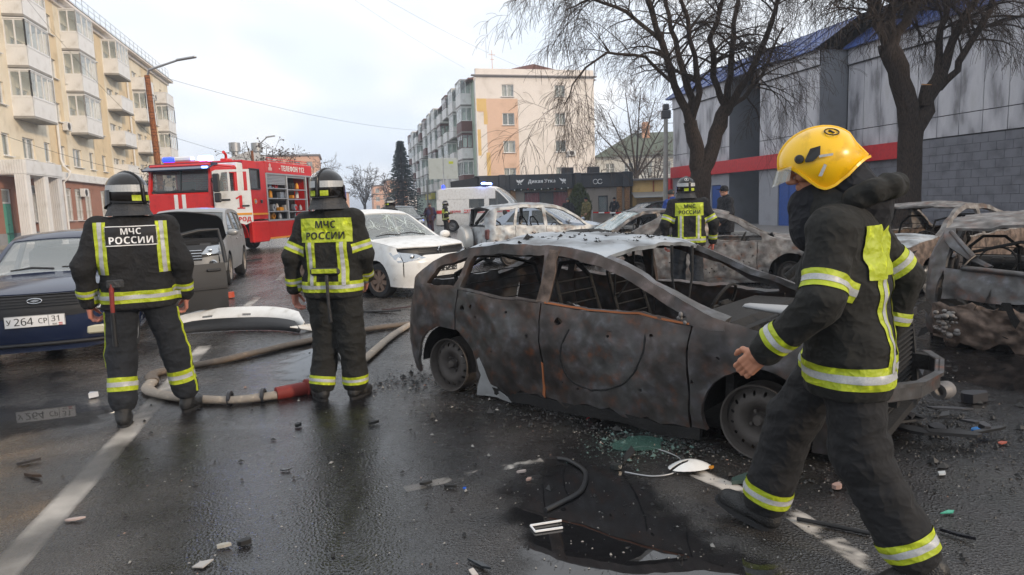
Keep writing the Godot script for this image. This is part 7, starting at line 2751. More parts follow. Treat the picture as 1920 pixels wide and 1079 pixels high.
func bare_tree(called: String, label: String, at: Vector3, limbs: Array, seed_n: int, kids: int, branch_len: float, droop: float, near := true, branches := 7, group := "") -> Node3D:
	var o := thing(called, label, "tree", place(at.x, 0, at.z), group)
	var rg := RandomNumberGenerator.new()
	rg.seed = seed_n
	twig_min = Vector2(at.x, at.z).length() * 0.0002
	var trunk := Shape.new()
	var br := Shape.new()
	var tw := Shape.new()
	var tips := []
	for l in limbs:
		var line := PackedVector3Array()
		var rad := PackedFloat32Array()
		var a: Array = l[0]
		for i in a.size() - 1:
			var m := 3
			for j in m:
				var v: Vector3 = (a[i] as Vector3).lerp(a[i + 1], float(j) / m)
				if near and i + j > 0:
					v += Vector3(rg.randfn(), rg.randfn() * 0.3, rg.randfn()) * 0.03
				line.append(v)
				rad.append(lerpf(l[1], l[2], (i + float(j) / m) / (a.size() - 1)) * (rg.randf_range(0.92, 1.10) if near else 1.0))
		line.append(a[-1])
		rad.append(l[2])
		trunk.tube(line, rad, 10 if near else 6, true)
		if l[2] < 0.14:
			for k in branches:
				var f := rg.randf_range(0.25, 1.0) * (line.size() - 1)
				var i := mini(int(f), line.size() - 2)
				var p := line[i].lerp(line[i + 1], f - i)
				var axis := (line[i + 1] - line[i]).normalized()
				var side := axis.cross(Vector3(rg.randfn(), rg.randfn() * 0.4, rg.randfn())).normalized()
				grow(br, tw, p, (axis * 0.7 + side).normalized(), branch_len * rg.randf_range(0.6, 1.3), rad[i] * 0.42, 2, droop, rg, kids, tips)
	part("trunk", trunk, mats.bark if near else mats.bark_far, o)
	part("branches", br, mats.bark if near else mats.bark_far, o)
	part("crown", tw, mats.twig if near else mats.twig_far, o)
	o.set_meta("tips", tips)
	return o

func v3(a: Array) -> Array:
	var o := []
	for i in range(0, a.size(), 3):
		o.append(Vector3(a[i], a[i + 1], a[i + 2]))
	return o

func make_trees() -> void:

	bare_tree("bare_tree", "large forked bare tree with drooping twigs left of the yellow helmet", Vector3(5.6, 0, -20.0), [
		[v3([0, -0.1, 0, 0.02, 1.2, 0, 0.06, 2.45, 0]), 0.38, 0.27],
		[v3([0.0, 2.3, 0, -0.12, 3.0, 0.05, -0.28, 3.75, 0.1]), 0.23, 0.19],
		[v3([-0.28, 3.7, 0.1, -0.75, 4.75, 0.3, -1.15, 5.85, 0.6, -1.7, 7.1, 1.0, -2.2, 8.1, 1.3]), 0.13, 0.05],
		[v3([-0.28, 3.7, 0.1, -0.22, 4.4, -0.1, -0.42, 5.5, -0.3, -0.68, 6.5, -0.5, -0.8, 7.6, -0.8]), 0.12, 0.05],
		[v3([-0.25, 3.7, 0.1, -0.1, 4.5, 0.4, -0.5, 5.9, 0.9, -0.9, 7.3, 1.4]), 0.11, 0.04],
		[v3([0.1, 2.35, 0, 0.45, 3.1, -0.1, 0.72, 3.95, -0.15, 0.9, 4.2, -0.15]), 0.24, 0.18],
		[v3([0.85, 4.1, -0.15, 0.4, 5.0, 0.1, 0.25, 6.0, 0.4, 0.55, 7.2, 0.6, 0.7, 8.2, 0.7]), 0.10, 0.04],
		[v3([0.9, 4.1, -0.15, 1.0, 5.1, -0.3, 1.15, 6.2, -0.6, 1.45, 7.5, -0.8, 1.6, 8.4, -1.0]), 0.11, 0.04],
		[v3([0.9, 4.1, -0.15, 1.35, 4.9, 0.2, 1.7, 5.9, 0.5, 2.05, 7.0, 0.8, 2.3, 8.0, 1.0]), 0.11, 0.04],
		[v3([0.95, 4.15, -0.15, 1.55, 4.55, -0.4, 2.3, 5.4, -0.9, 2.9, 6.6, -1.2]), 0.08, 0.03],
		[v3([-1.15, 5.85, 0.6, -2.2, 6.7, 0.8, -3.2, 7.0, 1.0, -3.9, 6.7, 1.1]), 0.06, 0.02],
		[v3([-0.75, 4.75, 0.3, -1.7, 5.5, 0.6, -2.8, 5.6, 0.9, -3.6, 5.0, 1.0, -4.0, 4.2, 1.1]), 0.05, 0.015],
		[v3([-1.7, 7.1, 1.0, -2.9, 7.9, 1.2, -3.8, 7.8, 1.4, -4.4, 7.0, 1.5]), 0.05, 0.015],
	], 3, 7, 1.6, 0.6, true, 15)
	var o := bare_tree("bare_tree", "dark bare tree with a fresh orange cut stub right of the yellow helmet", Vector3(10.5, 0, -18.0), [
		[v3([0, -0.1, 0, 0.05, 1.5, 0, 0.15, 3.35, 0]), 0.36, 0.30],
		[v3([0.12, 3.1, 0, -0.15, 4.1, 0.1, -0.5, 4.95, 0.2, -0.72, 5.3, 0.25]), 0.27, 0.22],
		[v3([-0.7, 5.2, 0.25, -1.1, 5.75, 0.4, -1.4, 6.3, 0.6, -1.7, 7.0, 0.8]), 0.10, 0.05],
		[v3([-0.7, 5.2, 0.25, -0.9, 6.1, 0.1, -1.0, 7.0, 0.0, -1.1, 7.8, 0.0]), 0.13, 0.07],
		[v3([-0.65, 5.2, 0.25, -0.75, 6.2, 0.5, -0.7, 7.4, 0.8]), 0.13, 0.06],
		[v3([-0.6, 5.2, 0.25, -0.15, 5.85, 0.0, 0.2, 6.3, -0.3, 0.45, 7.0, -0.5, 0.6, 7.8, -0.6]), 0.14, 0.07],
		[v3([0.2, 3.1, 0, 0.55, 3.9, -0.1, 0.95, 4.6, -0.15]), 0.23, 0.17],
		[v3([0.95, 4.5, -0.15, 1.2, 5.4, -0.1, 1.5, 6.2, 0.1, 1.85, 7.2, 0.2]), 0.13, 0.06],
		[v3([0.9, 4.5, -0.15, 1.05, 5.4, -0.4, 1.35, 6.5, -0.6, 1.7, 7.5, -0.8]), 0.11, 0.05],
		[v3([0.9, 4.2, -0.15, 1.25, 4.8, 0.2, 1.65, 6.0, 0.5, 2.1, 7.2, 0.7]), 0.10, 0.05],
	], 9, 7, 1.5, 0.68, true, 15)
	var st := Shape.new()
	st.tube(PackedVector3Array([Vector3(0.40, 3.75, 0.05), Vector3(0.42, 4.25, 0.12)]), PackedFloat32Array([0.16, 0.13]), 10)
	part("cut_stub", st, mats.bark, o)
	var ct := Shape.new()
	ct.tube(PackedVector3Array([Vector3(0.42, 4.25, 0.12), Vector3(0.423, 4.275, 0.125)]), PackedFloat32Array([0.128, 0.12]), 10)
	part("cut_face", ct, mats.cut_wood, o)

	var fan := [[v3([0, 0, 0, 0, 3.6, 0]), 0.30, 0.24]]
	for q in [[-3.4, 7.5, 0.5], [-2.2, 9.0, -0.6], [-0.9, 10.5, 0.4], [0.5, 11.0, -0.3], [1.6, 10.0, 0.5], [2.8, 8.4, -0.4], [3.6, 7.0, 0.3]]:
		fan.append([v3([0, 3.5, 0, q[0] * 0.45, 3.5 + (q[1] - 3.5) * 0.5, q[2] * 0.5, q[0], q[1], q[2]]), 0.11, 0.03])
	bare_tree("bare_tree", "pale bare tree with fanned branches behind the cafe", Vector3(10.9, 0, -58.0), fan, 21, 4, 1.9, -0.1, false, 8)
	for q in [[8.0, -64.0, 5.0, 23, "brownish thicket of bare branches beside the pink gable"], [13.8, -66.0, 6.5, 24, "thin bare tree left of the concrete pole"], [-24.5, -84.0, 8.0, 26, "bare tree just right of the middle fireman's helmet"], [-26.0, -122.0, 9.0, 27, "bare tree at the far end of the street"], [-29.0, -135.0, 7.5, 28, "smaller bare tree at the far end of the street"], [-20.5, -118.0, 6.5, 29, "bare tree left of the spruce"], [17.6, -55.0, 8.0, 30, "bare tree behind the brick outbuilding"]]:
		var h: float = q[2]
		var lm := [[v3([0, 0, 0, 0.1, h * 0.3, 0]), 0.2, 0.15]]
		for i in 6:
			var a := TAU * i / 6.0
			lm.append([v3([0.1, h * 0.28, 0, 0.1 + cos(a) * h * 0.14, h * 0.6, sin(a) * h * 0.14, cos(a) * h * 0.26, h * (0.85 + 0.05 * (i % 3)), sin(a) * h * 0.26]), 0.09, 0.03])
		bare_tree("bare_tree", q[4], Vector3(q[0], 0, q[1]), lm, q[3], 3, h * 0.2, 0.05, false, 7)

	for q in [[-20.0, -56.0, 7.6, 41, 2.0, "seed_tree", "bare tree with dark seed clusters behind the fire engine", 0.10], [-15.4, -30.0, 3.4, 42, 0.9, "shrub", "bush with dark berries between the first helmet and the fire engine", 0.06]]:
		var h: float = q[2]
		var lm := [[v3([0, 0, 0, 0.05, h * 0.35, 0]), 0.10 if h < 5 else 0.2, 0.09 if h < 5 else 0.15]]
		for i in 7:
			var a := TAU * i / 7.0
			lm.append([v3([0, h * 0.33, 0, cos(a) * h * 0.15, h * 0.6, sin(a) * h * 0.15, cos(a) * h * 0.30, h * (0.78 + 0.08 * (i % 3)), sin(a) * h * 0.30]), h * 0.012, 0.02])
		var t := bare_tree(q[5], q[6], Vector3(q[0], 0, q[1]), lm, q[3], 3, h * 0.17, 0.1, true, 6)
		var rg := RandomNumberGenerator.new()
		rg.seed = q[3]
		var s := Shape.new()
		for tip in t.get_meta("tips"):
			if rg.randf() < 0.9:
				s.ball(tip, Vector3(1, 0.8, 1) * q[7] * rg.randf_range(0.3, 0.9), 5, 4)
		part("seed_clusters", s, mats.seed, t)

	var sp := thing("spruce_tree", "tall dark blue green spruce left of the far flats", "tree", place(-14.4, 0, -92.0))
	var rg := RandomNumberGenerator.new()
	rg.seed = 50
	var tr := Shape.new()
	tr.tube(PackedVector3Array([Vector3.ZERO, Vector3(0, 10.6, 0)]), PackedFloat32Array([0.25, 0.03]), 7)
	part("trunk", tr, mats.bark, sp)
	var ne := Shape.new()
	for i in 44:
		var y := 0.8 + 9.9 * i / 44.0
		var R := (2.9 * pow(1.0 - i / 46.0, 0.95) + 0.12) * rg.randf_range(0.88, 1.1)
		for k in 13:
			var a := TAU * (k + rg.randf()) / 13.0
			var L := R * rg.randf_range(0.75, 1.1)
			var d := Vector3(cos(a), 0, sin(a))
			var e := Vector3(-d.z, 0, d.x)
			for j in 7:
				var f := (j + 0.6) / 7.0
				var c := Vector3(0, y - L * 0.30 * f * f + 0.05 * rg.randfn(), 0) + d * L * f
				var w := 0.34 * (1.1 - f * 0.6) * (0.5 + R * 0.25)
				ne.flat(c - d * 0.12, c + e * w * rg.randf_range(0.6, 1.1) + d * 0.22 + Vector3.DOWN * 0.12, c + d * 0.25, Vector3(0, 1, 0) + d)
				ne.flat(c - d * 0.12, c - e * w * rg.randf_range(0.6, 1.1) + d * 0.22 + Vector3.DOWN * 0.12, c + d * 0.25, Vector3(0, 1, 0) + d)
	part("crown", ne, mats.spruce, sp)
	var th := thing("thuja_shrub", "rounded dark green conifer shrub against the cafe wall", "shrub", place(4.7, 0, -45.5))
	var lf := Shape.new()
	for i in 2600:
		var y := rg.randf()
		var R := 1.0 * sin(PI * (0.12 + 0.80 * y)) * (1.0 - 0.35 * y)
		var a := rg.randf() * TAU
		var c := Vector3(cos(a), 0, sin(a)) * R * sqrt(rg.randf_range(0.3, 1.0)) + Vector3(0, 0.1 + y * 2.55, 0)
		var u := Vector3(rg.randfn() * 0.3, 1, rg.randfn() * 0.3).normalized() * rg.randf_range(0.15, 0.32)
		var w := Vector3(rg.randfn(), 0, rg.randfn()).normalized() * 0.07
		lf.flat(c - w, c + w, c + u, Vector3(c.x, 0.3, c.z))
	part("foliage", lf, mats.thuja, th)
	var ts := Shape.new()
	ts.tube(PackedVector3Array([Vector3.ZERO, Vector3(0, 1.8, 0)]), PackedFloat32Array([0.07, 0.03]), 6)
	part("stem", ts, mats.bark, th)

# ================================================================== people
class Flesh:
	var bones := []
	var lo := Vector3.ONE * 99.0
	var hi := Vector3.ONE * -99.0
	var V := PackedVector3Array()
	var N := PackedVector3Array()
	var I := PackedInt32Array()
	var f := PackedFloat32Array()
	var d := Vector3i.ZERO
	var cell := 0.0

	func bone(a: Vector3, b: Vector3, ra: float, rb: float, sc := Vector3.ONE) -> Flesh:
		bones.append([a, b, ra, rb, sc])
		var m := maxf(ra, rb) * maxf(1.0 / sc.x, maxf(1.0 / sc.y, 1.0 / sc.z)) + 0.05
		lo = lo.min(a - Vector3.ONE * m).min(b - Vector3.ONE * m)
		hi = hi.max(a + Vector3.ONE * m).max(b + Vector3.ONE * m)
		return self

	func build(c: float, k: float, amp := 0.0, freq := 9.0, seed_n := 1, cut_lo := -99.0, cut_hi := 99.0) -> Flesh:
		cell = c
		d = Vector3i(((hi - lo) / c).ceil()) + Vector3i.ONE
		f.resize(d.x * d.y * d.z)
		f.fill(1.0)
		var sx := d.y * d.z
		for q in bones:
			var sc: Vector3 = q[4]
			var m: float = maxf(q[2], q[3]) * maxf(1.0 / sc.x, maxf(1.0 / sc.y, 1.0 / sc.z)) + k + 2.0 * c
			var b0 := Vector3i(((q[0] as Vector3).min(q[1]) - Vector3.ONE * m - lo) / c).max(Vector3i.ZERO)
			var b1 := Vector3i(((q[0] as Vector3).max(q[1]) + Vector3.ONE * m - lo) / c).min(d - Vector3i.ONE)
			var a: Vector3 = q[0] * sc
			var ab: Vector3 = q[1] * sc - a
			var l2 := maxf(ab.length_squared(), 1e-9)
			var ra: float = q[2]
			var dr: float = q[3] - ra
			var inv := 1.0 / maxf(sc.x, maxf(sc.y, sc.z))
			for i in range(b0.x, b1.x + 1):
				for j in range(b0.y, b1.y + 1):
					var at := i * sx + j * d.z
					for n in range(b0.z, b1.z + 1):
						var p := (lo + Vector3(i, j, n) * c) * sc - a
						var t := clampf(p.dot(ab) / l2, 0.0, 1.0)
						var e := ((p - ab * t).length() - ra - dr * t) * inv
						var o := f[at + n]
						var h := maxf(k - absf(e - o), 0.0)
						f[at + n] = minf(e, o) - h * h / (4.0 * k)
		if amp > 0.0 or cut_lo > -90.0 or cut_hi < 90.0:
			var nz := FastNoiseLite.new()
			nz.seed = seed_n
			nz.frequency = 1.0
			nz.fractal_octaves = 3
			for i in d.x:
				for j in d.y:
					var at := i * sx + j * d.z
					for n in d.z:
						var o := f[at + n]
						if absf(o) < 0.04:
							var p := lo + Vector3(i, j, n) * c
							o += nz.get_noise_3d(p.x * freq * 0.8, p.y * freq * 1.5, p.z * freq * 0.8) * amp
							f[at + n] = maxf(o, maxf(cut_lo - p.y, p.y - cut_hi))
						elif o < 0.0:
							var y := lo.y + j * c
							f[at + n] = maxf(o, maxf(cut_lo - y, y - cut_hi))
		var ids := PackedInt32Array()
		ids.resize(f.size())
		ids.fill(-1)
		var off := [0, sx, d.z, sx + d.z, 1, sx + 1, d.z + 1, sx + d.z + 1]
		var cor := [Vector3(0, 0, 0), Vector3(1, 0, 0), Vector3(0, 1, 0), Vector3(1, 1, 0), Vector3(0, 0, 1), Vector3(1, 0, 1), Vector3(0, 1, 1), Vector3(1, 1, 1)]
		for i in d.x - 1:
			for j in d.y - 1:
				for n in d.z - 1:
					var at := i * sx + j * d.z + n
					var o := f[at]
					if absf(o) > c * 3.0:
						continue
					var neg := 0
					for g in 8:
						if f[at + off[g]] < 0.0:
							neg += 1
					if neg == 0 or neg == 8:
						continue
					var s := Vector3.ZERO
					var m := 0
					for e in [[0, 1], [2, 3], [4, 5], [6, 7], [0, 2], [1, 3], [4, 6], [5, 7], [0, 4], [1, 5], [2, 6], [3, 7]]:
						var u := f[at + off[e[0]]]
						var w := f[at + off[e[1]]]
						if (u < 0.0) != (w < 0.0):
							s += (cor[e[0]] as Vector3).lerp(cor[e[1]], u / (u - w))
							m += 1
					s /= m
					ids[at] = V.size()
					V.append(lo + (Vector3(i, j, n) + s) * c)
					var gx := lerpf(lerpf(f[at + sx] - o, f[at + off[3]] - f[at + d.z], s.y), lerpf(f[at + off[5]] - f[at + 1], f[at + off[7]] - f[at + off[6]], s.y), s.z)
					var gy := lerpf(lerpf(f[at + d.z] - o, f[at + off[3]] - f[at + sx], s.x), lerpf(f[at + off[6]] - f[at + 1], f[at + off[7]] - f[at + off[5]], s.x), s.z)
					var gz := lerpf(lerpf(f[at + 1] - o, f[at + off[5]] - f[at + sx], s.x), lerpf(f[at + off[6]] - f[at + d.z], f[at + off[7]] - f[at + off[3]], s.x), s.y)
					N.append(Vector3(gx, gy, gz).normalized())
		for i in range(1, d.x - 1):
			for j in range(1, d.y - 1):
				for n in range(1, d.z - 1):
					var at := i * sx + j * d.z + n
					var o := f[at]
					if absf(o) > c * 3.0:
						continue
					var neg := o < 0.0
					if neg != (f[at + sx] < 0.0):
						quad(ids[at], ids[at - d.z], ids[at - d.z - 1], ids[at - 1])
					if neg != (f[at + d.z] < 0.0):
						quad(ids[at], ids[at - 1], ids[at - sx - 1], ids[at - sx])
					if neg != (f[at + 1] < 0.0):
						quad(ids[at], ids[at - sx], ids[at - sx - d.z], ids[at - d.z])
		return self

	func quad(a: int, b: int, e: int, g: int) -> void:
		if a < 0 or b < 0 or e < 0 or g < 0:
			return
		I.append_array(PackedInt32Array([a, b, e, a, e, g]))

	func add(s: Shape, tint: Color, shade = null) -> void:
		for i in range(0, I.size(), 3):
			var a := I[i]
			var b := I[i + 1]
			var e := I[i + 2]
			if shade != null:
				s.tric(V[a], V[b], V[e], N[a], N[b], N[e], shade.call(V[a]), shade.call(V[b]), shade.call(V[e]))
			else:
				s.col = tint
				s.tri(V[a], V[b], V[e], N[a], N[b], N[e])

	func patch(s: Shape, off: float, tests: Array) -> void:
		for i in range(0, I.size(), 3):
			var P := [V[I[i]], V[I[i + 1]], V[I[i + 2]]]
			var Q := [N[I[i]], N[I[i + 1]], N[I[i + 2]]]
			for t in tests:
				var P2 := []
				var Q2 := []
				for j in P.size():
					var k := (j + 1) % P.size()
					var u: float = t.call(P[j])
					var w: float = t.call(P[k])
					if u >= 0.0:
						P2.append(P[j])
						Q2.append(Q[j])
					if (u >= 0.0) != (w >= 0.0):
						P2.append((P[j] as Vector3).lerp(P[k], u / (u - w)))
						Q2.append((Q[j] as Vector3).lerp(Q[k], u / (u - w)))
				P = P2
				Q = Q2
				if P.size() < 3:
					break
			for j in range(1, P.size() - 1):
				s.tri(P[0] + Q[0] * off, P[j] + Q[j] * off, P[j + 1] + Q[j + 1] * off, Q[0], Q[j], Q[j + 1])

	func at(p: Vector3) -> float:
		var q := (p - lo) / cell
		var i := Vector3i(q.floor()).clamp(Vector3i.ZERO, d - Vector3i.ONE * 2)
		var t := q - Vector3(i)
		var o := i.x * d.y * d.z + i.y * d.z + i.z
		var sx := d.y * d.z
		return lerpf(lerpf(lerpf(f[o], f[o + 1], t.z), lerpf(f[o + d.z], f[o + d.z + 1], t.z), t.y), lerpf(lerpf(f[o + sx], f[o + sx + 1], t.z), lerpf(f[o + sx + d.z], f[o + sx + d.z + 1], t.z), t.y), t.x)

	func back_z(x: float, y: float) -> float:
		var z := 0.30
		for i in 60:
			if at(Vector3(x, y, z)) < 0.0:
				break
			z -= 0.006
		return z

func band(fl: Flesh, s: Shape, a: Vector3, b: Vector3, t0: float, t1: float, R: float, off := 0.004) -> void:
	var l := (b - a).length()
	var u := (b - a) / l
	fl.patch(s, off, [func(p: Vector3) -> float: return (p - a).dot(u) - t0 * l, func(p: Vector3) -> float: return t1 * l - (p - a).dot(u), func(p: Vector3) -> float: return R - ((p - a) - u * (p - a).dot(u)).length()])

func tape(o: Node3D, fl: Flesh, a: Vector3, b: Vector3, t0: float, t1: float, R: float, called := "reflective_band") -> void:
	var s := Shape.new()
	band(fl, s, a, b, t0, t1, R)
	var m := part(called, s, mats.lime, o)
	var q := Shape.new()
	band(fl, q, a, b, lerpf(t0, t1, 0.33), lerpf(t0, t1, 0.67), R, 0.006)
	part("silver_strip", q, mats.silver_tape, m)

func box_patch(o: Node3D, fl: Flesh, called: String, m: Material, x0: float, x1: float, y0: float, y1: float, off := 0.004, lean := 0.0, zmin := 0.0) -> MeshInstance3D:
	var s := Shape.new()
	fl.patch(s, off, [func(p: Vector3) -> float: return p.z - zmin, func(p: Vector3) -> float: return p.x - x0 - lean * (y1 - p.y), func(p: Vector3) -> float: return x1 + lean * (y1 - p.y) - p.x, func(p: Vector3) -> float: return p.y - y0, func(p: Vector3) -> float: return y1 - p.y])
	return part(called, s, m, o)

func back_words(o: Node3D, fl: Flesh, text: String, h: float, c: Vector2, m: Material, off: float) -> void:
	var tm := letters(text, h, 0.001)
	var a := tm.get_mesh_arrays()
	var v: PackedVector3Array = a[Mesh.ARRAY_VERTEX]
	var ix: PackedInt32Array = a[Mesh.ARRAY_INDEX]
	var s := Shape.new()
	var w := []
	for p in v:
		var z := -1.0
		for q in [[0.0, 0.0], [0.012, 0.0], [-0.012, 0.0], [0.0, 0.012], [0.0, -0.012]]:
			z = maxf(z, fl.back_z(p.x + c.x + q[0], p.y + c.y + q[1]))
		w.append(Vector3(p.x + c.x, p.y + c.y, z + off))
	for i in range(0, ix.size(), 3):
		if v[ix[i]].z > 0.0 and v[ix[i + 1]].z > 0.0 and v[ix[i + 2]].z > 0.0:
			s.flat(w[ix[i]], w[ix[i + 1]], w[ix[i + 2]], Vector3.BACK)
	part("lettering", s, m, o)

func hand(s: Shape, wrist: Vector3, dir: Vector3, palm: Vector3, mirror: float, curl: float, cell: float, tint: Color) -> void:

	var side := dir.cross(palm).normalized() * mirror
	var fl := Flesh.new()
	fl.bone(wrist - dir * 0.03, wrist + dir * 0.02, 0.029, 0.028)
	for i in 4:
		var u := side * (0.030 - 0.020 * i)
		fl.bone(wrist + dir * 0.02 + u * 0.8, wrist + dir * 0.085 + u, 0.017, 0.013)
		var p := wrist + dir * 0.088 + u
		var l: float = [0.040, 0.046, 0.043, 0.033][i]
		var a := curl * 0.45
		var ln := [l, l * 0.72, l * 0.58]
		for j in 3:
			var q := (dir * cos(a) + palm * sin(a)).normalized()
			fl.bone(p, p + q * ln[j], 0.0098 - 0.0006 * j, 0.0092 - 0.0008 * j)
			p += q * ln[j]
			a += curl * 0.62
	var t0 := wrist + dir * 0.025 + side * 0.028
	var t1 := t0 + (dir * 0.6 + side * 0.65 + palm * 0.35).normalized() * 0.045
	var t2 := t1 + (dir * 0.85 + side * 0.15 + palm * 0.5 * curl).normalized() * 0.036
	fl.bone(t0, t1, 0.015, 0.012)
	fl.bone(t1, t2, 0.0115, 0.0105)
	fl.bone(t2, t2 + (dir + palm * 0.6 * curl).normalized() * 0.024, 0.0105, 0.009)
	fl.build(cell, 0.008)
	fl.add(s, tint)

func head_shape(s: Shape, at: Transform3D, cell: float, tint: Color) -> void:
	var fl := Flesh.new()
	var B := func(a: Vector3, b: Vector3, ra: float, rb: float, sc := Vector3.ONE): fl.bone(at * a, at * b, ra, rb, sc)
	B.call(Vector3(0, 0.03, 0.015), Vector3(0, 0.03, -0.015), 0.083, 0.078)
	B.call(Vector3(0, -0.03, -0.02), Vector3(0, -0.075, -0.048), 0.064, 0.040)
	B.call(Vector3(-0.04, -0.06, 0.0), Vector3(-0.015, -0.10, -0.062), 0.030, 0.022)
	B.call(Vector3(0.04, -0.06, 0.0), Vector3(0.015, -0.10, -0.062), 0.030, 0.022)
	B.call(Vector3(0, 0.012, -0.090), Vector3(0, -0.026, -0.112), 0.010, 0.014)
	for g in [-1.0, 1.0]:
		B.call(Vector3(0.008 * g, 0.022, -0.088), Vector3(0.045 * g, 0.024, -0.070), 0.012, 0.011)
		B.call(Vector3(0.045 * g, -0.022, -0.068), Vector3(0.050 * g, -0.030, -0.03), 0.020, 0.020)
		B.call(Vector3(0.010 * g, -0.034, -0.100), Vector3(0.012 * g, -0.034, -0.094), 0.009, 0.010)
		B.call(Vector3(0.082 * g, 0.015, 0.012), Vector3(0.084 * g, -0.03, 0.006), 0.014, 0.010)
	B.call(Vector3(-0.020, -0.058, -0.086), Vector3(0.020, -0.058, -0.086), 0.0085, 0.0085)
	B.call(Vector3(-0.016, -0.070, -0.085), Vector3(0.016, -0.070, -0.085), 0.0085, 0.0085)
	B.call(Vector3(0, -0.05, 0.02), Vector3(0, -0.22, 0.04), 0.056, 0.062)
	fl.build(cell, 0.012)
	fl.add(s, tint)
	for g in [-1.0, 1.0]:
		s.col = Color(0.5, 0.47, 0.44)
		s.ball(at * Vector3(0.030 * g, 0.006, -0.075), Vector3.ONE * 0.0125, 10, 8)
		s.col = Color(0.02, 0.015, 0.01)
		s.ball(at * Vector3(0.030 * g, 0.005, -0.0845), Vector3.ONE * 0.005, 8, 6)

func boot(o: Node3D, ankle: Vector3, toe: Vector3, pitch := 0.0) -> void:
	var fwd := Vector3(toe.x, 0, toe.z).normalized()
	var t := Transform3D(Basis(fwd.cross(Vector3.UP), Vector3.UP, -fwd) * Basis(Vector3.RIGHT, pitch), ankle)
	var fl := Flesh.new()
	fl.bone(t * Vector3(0, 0.10, 0.0), t * Vector3(0, -0.02, 0.02), 0.060, 0.052)
	fl.bone(t * Vector3(0, -0.035, 0.05), t * Vector3(0, -0.045, -0.10), 0.044, 0.042)
	fl.bone(t * Vector3(-0.012, -0.05, -0.08), t * Vector3(-0.008, -0.052, -0.165), 0.040, 0.036)
	fl.bone(t * Vector3(0.014, -0.05, -0.08), t * Vector3(0.010, -0.052, -0.155), 0.040, 0.036)
	fl.build(0.011, 0.03, 0.004, 16.0)
	var s := Shape.new()
	fl.add(s, Color.WHITE)
	var b := part("boot", s, mats.boot, o)
	var q := Shape.new()
	q.xf = t * Transform3D(Basis(Vector3.RIGHT, PI / 2), Vector3(0, -0.075, 0))
	var out := PackedVector2Array()
	for i in 22:
		var a := TAU * i / 22
		out.append(Vector2(cos(a) * (0.047 if sin(a) > 0 else 0.054), sin(a) * (0.10 if sin(a) > 0 else 0.20) - 0.015))
	q.prism(out, -0.008, 0.020)
	part("sole", q, mats.rubber, b)

